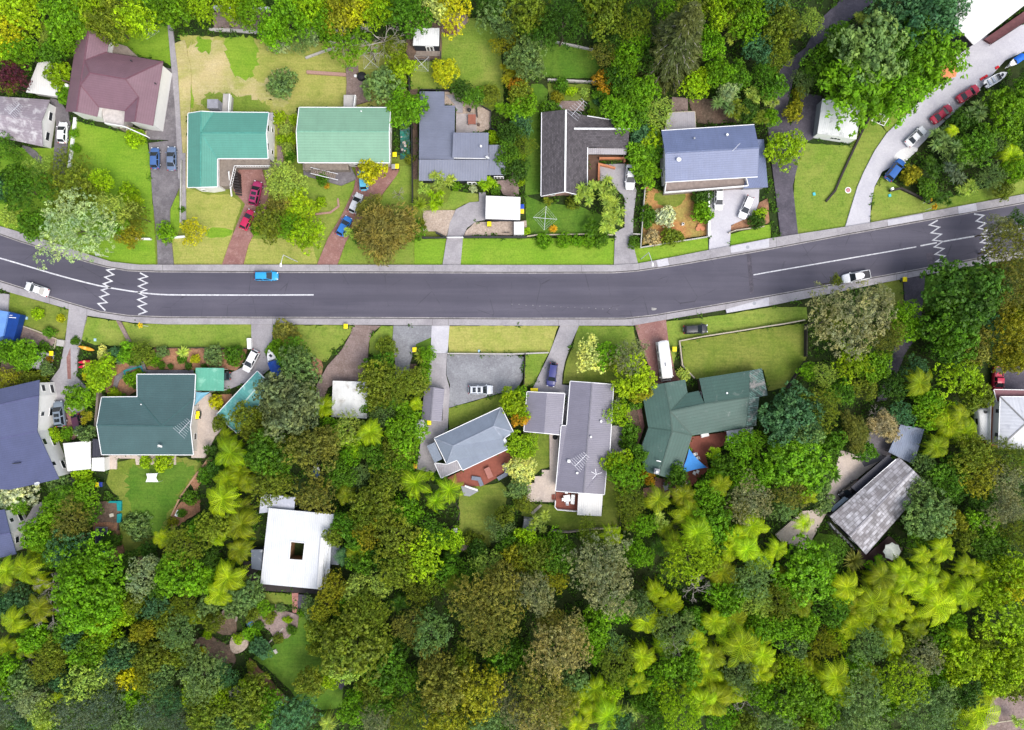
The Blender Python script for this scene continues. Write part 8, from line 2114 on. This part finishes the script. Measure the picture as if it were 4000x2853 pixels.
for (k, c), lst in bykind.items():
    word, cw = lst[0][6], PAL[c][1]
    cand = {}
    for lx, ly, name in LM:
        sect = {}
        for q in lst:
            dx, dy = q[1] - lx, q[2] - ly
            sect.setdefault(rel(dx, dy), []).append((math.hypot(dx, dy), q))
        for d, v in sect.items():
            v.sort(key=lambda t: t[0])
            for i, (dist, q) in enumerate(v[:5]):
                if dist < 420: cand.setdefault(id(q), []).append((dist + i * 90, i, d, name))
    for q in lst:
        sz = 'large ' if q[3] >= 50 else 'small ' if q[3] < 15 else ''
        lab = None
        if k == 'D': desc = 'bare twiggy tree with pale branches' if c == 'sv' else 'bare twiggy greyish tree' if c == 'gy' else 'bare twiggy tan tree'
        else: desc = f'{sz}{cw} {word}'
        for sc_, i, d, name in sorted(cand.get(id(q), [])):
            l = f'{desc}, {ORD[i]} such {d} {name}' if len(lst) > 1 else f'{desc} {d} {name}'
            if l not in used: lab = l; break
        if lab is None:
            lab = f'{desc} {int(q[1] / 22.77)} percent across and {int(q[2] / 16.24)} percent down the picture'
        used.add(lab)
        q[0]['label'] = lab
        q[0]['group'] = {'F': 'tree ferns in the bush', 'S': 'garden shrubs', 'C': 'cabbage trees', 'P': 'feather palms', 'Y': 'spiky garden plants', 'D': 'bare trees'}.get(k, 'bush trees around the houses')

# ------------------------------------------------------------------ light, air, camera
wd = bpy.data.worlds.new('World')
SC.world = wd
wd.use_nodes = True
nt = wd.node_tree
sky = nt.nodes.new('ShaderNodeTexSky')
sky.sky_type = 'NISHITA'
sky.sun_disc = False
EL, AZ = 58, 135          # sun height; compass bearing with the top of the picture as north
sky.sun_elevation = R(EL)
sky.sun_rotation = R(AZ)
sky.air_density = 1.0
sky.dust_density = 3.0
sky.ozone_density = 1.0
hs = nt.nodes.new('ShaderNodeHueSaturation')      # thin high cloud takes the blue out of the sky
hs.inputs['Saturation'].default_value = .55
nt.links.new(sky.outputs[0], hs.inputs['Color'])
nt.links.new(hs.outputs[0], nt.nodes['Background'].inputs['Color'])
nt.nodes['Background'].inputs['Strength'].default_value = .15
sun = bpy.data.lights.new('sun', 'SUN')
sun.energy = 1.15
sun.angle = R(34)
sun.color = (1, .955, .89)
so = bpy.data.objects.new('sun', sun)
COL.objects.link(so)
d = Vector((math.sin(R(AZ)) * math.cos(R(EL)), math.cos(R(AZ)) * math.cos(R(EL)), math.sin(R(EL))))
so.rotation_euler = d.to_track_quat('Z', 'Y').to_euler()
so.location = d * 200
cam = bpy.data.cameras.new('camera')
cam.sensor_fit = 'HORIZONTAL'
cam.sensor_width = 36
cam.lens = 36 * CAM_H / 200.0
cam.clip_end = 1000
co = bpy.data.objects.new('camera', cam)
COL.objects.link(co)
co.location = (0, 0, CAM_H)
SC.camera = co
SC.view_settings.view_transform = 'Standard'
SC.view_settings.look = 'None'
SC.view_settings.exposure = .95
SC.view_settings.gamma = 1
SC.render.engine = 'CYCLES'
SC.cycles.max_bounces = 6
SC.cycles.diffuse_bounces = 3
SC.cycles.glossy_bounces = 2
SC.cycles.transmission_bounces = 2
SC.cycles.use_denoising = True
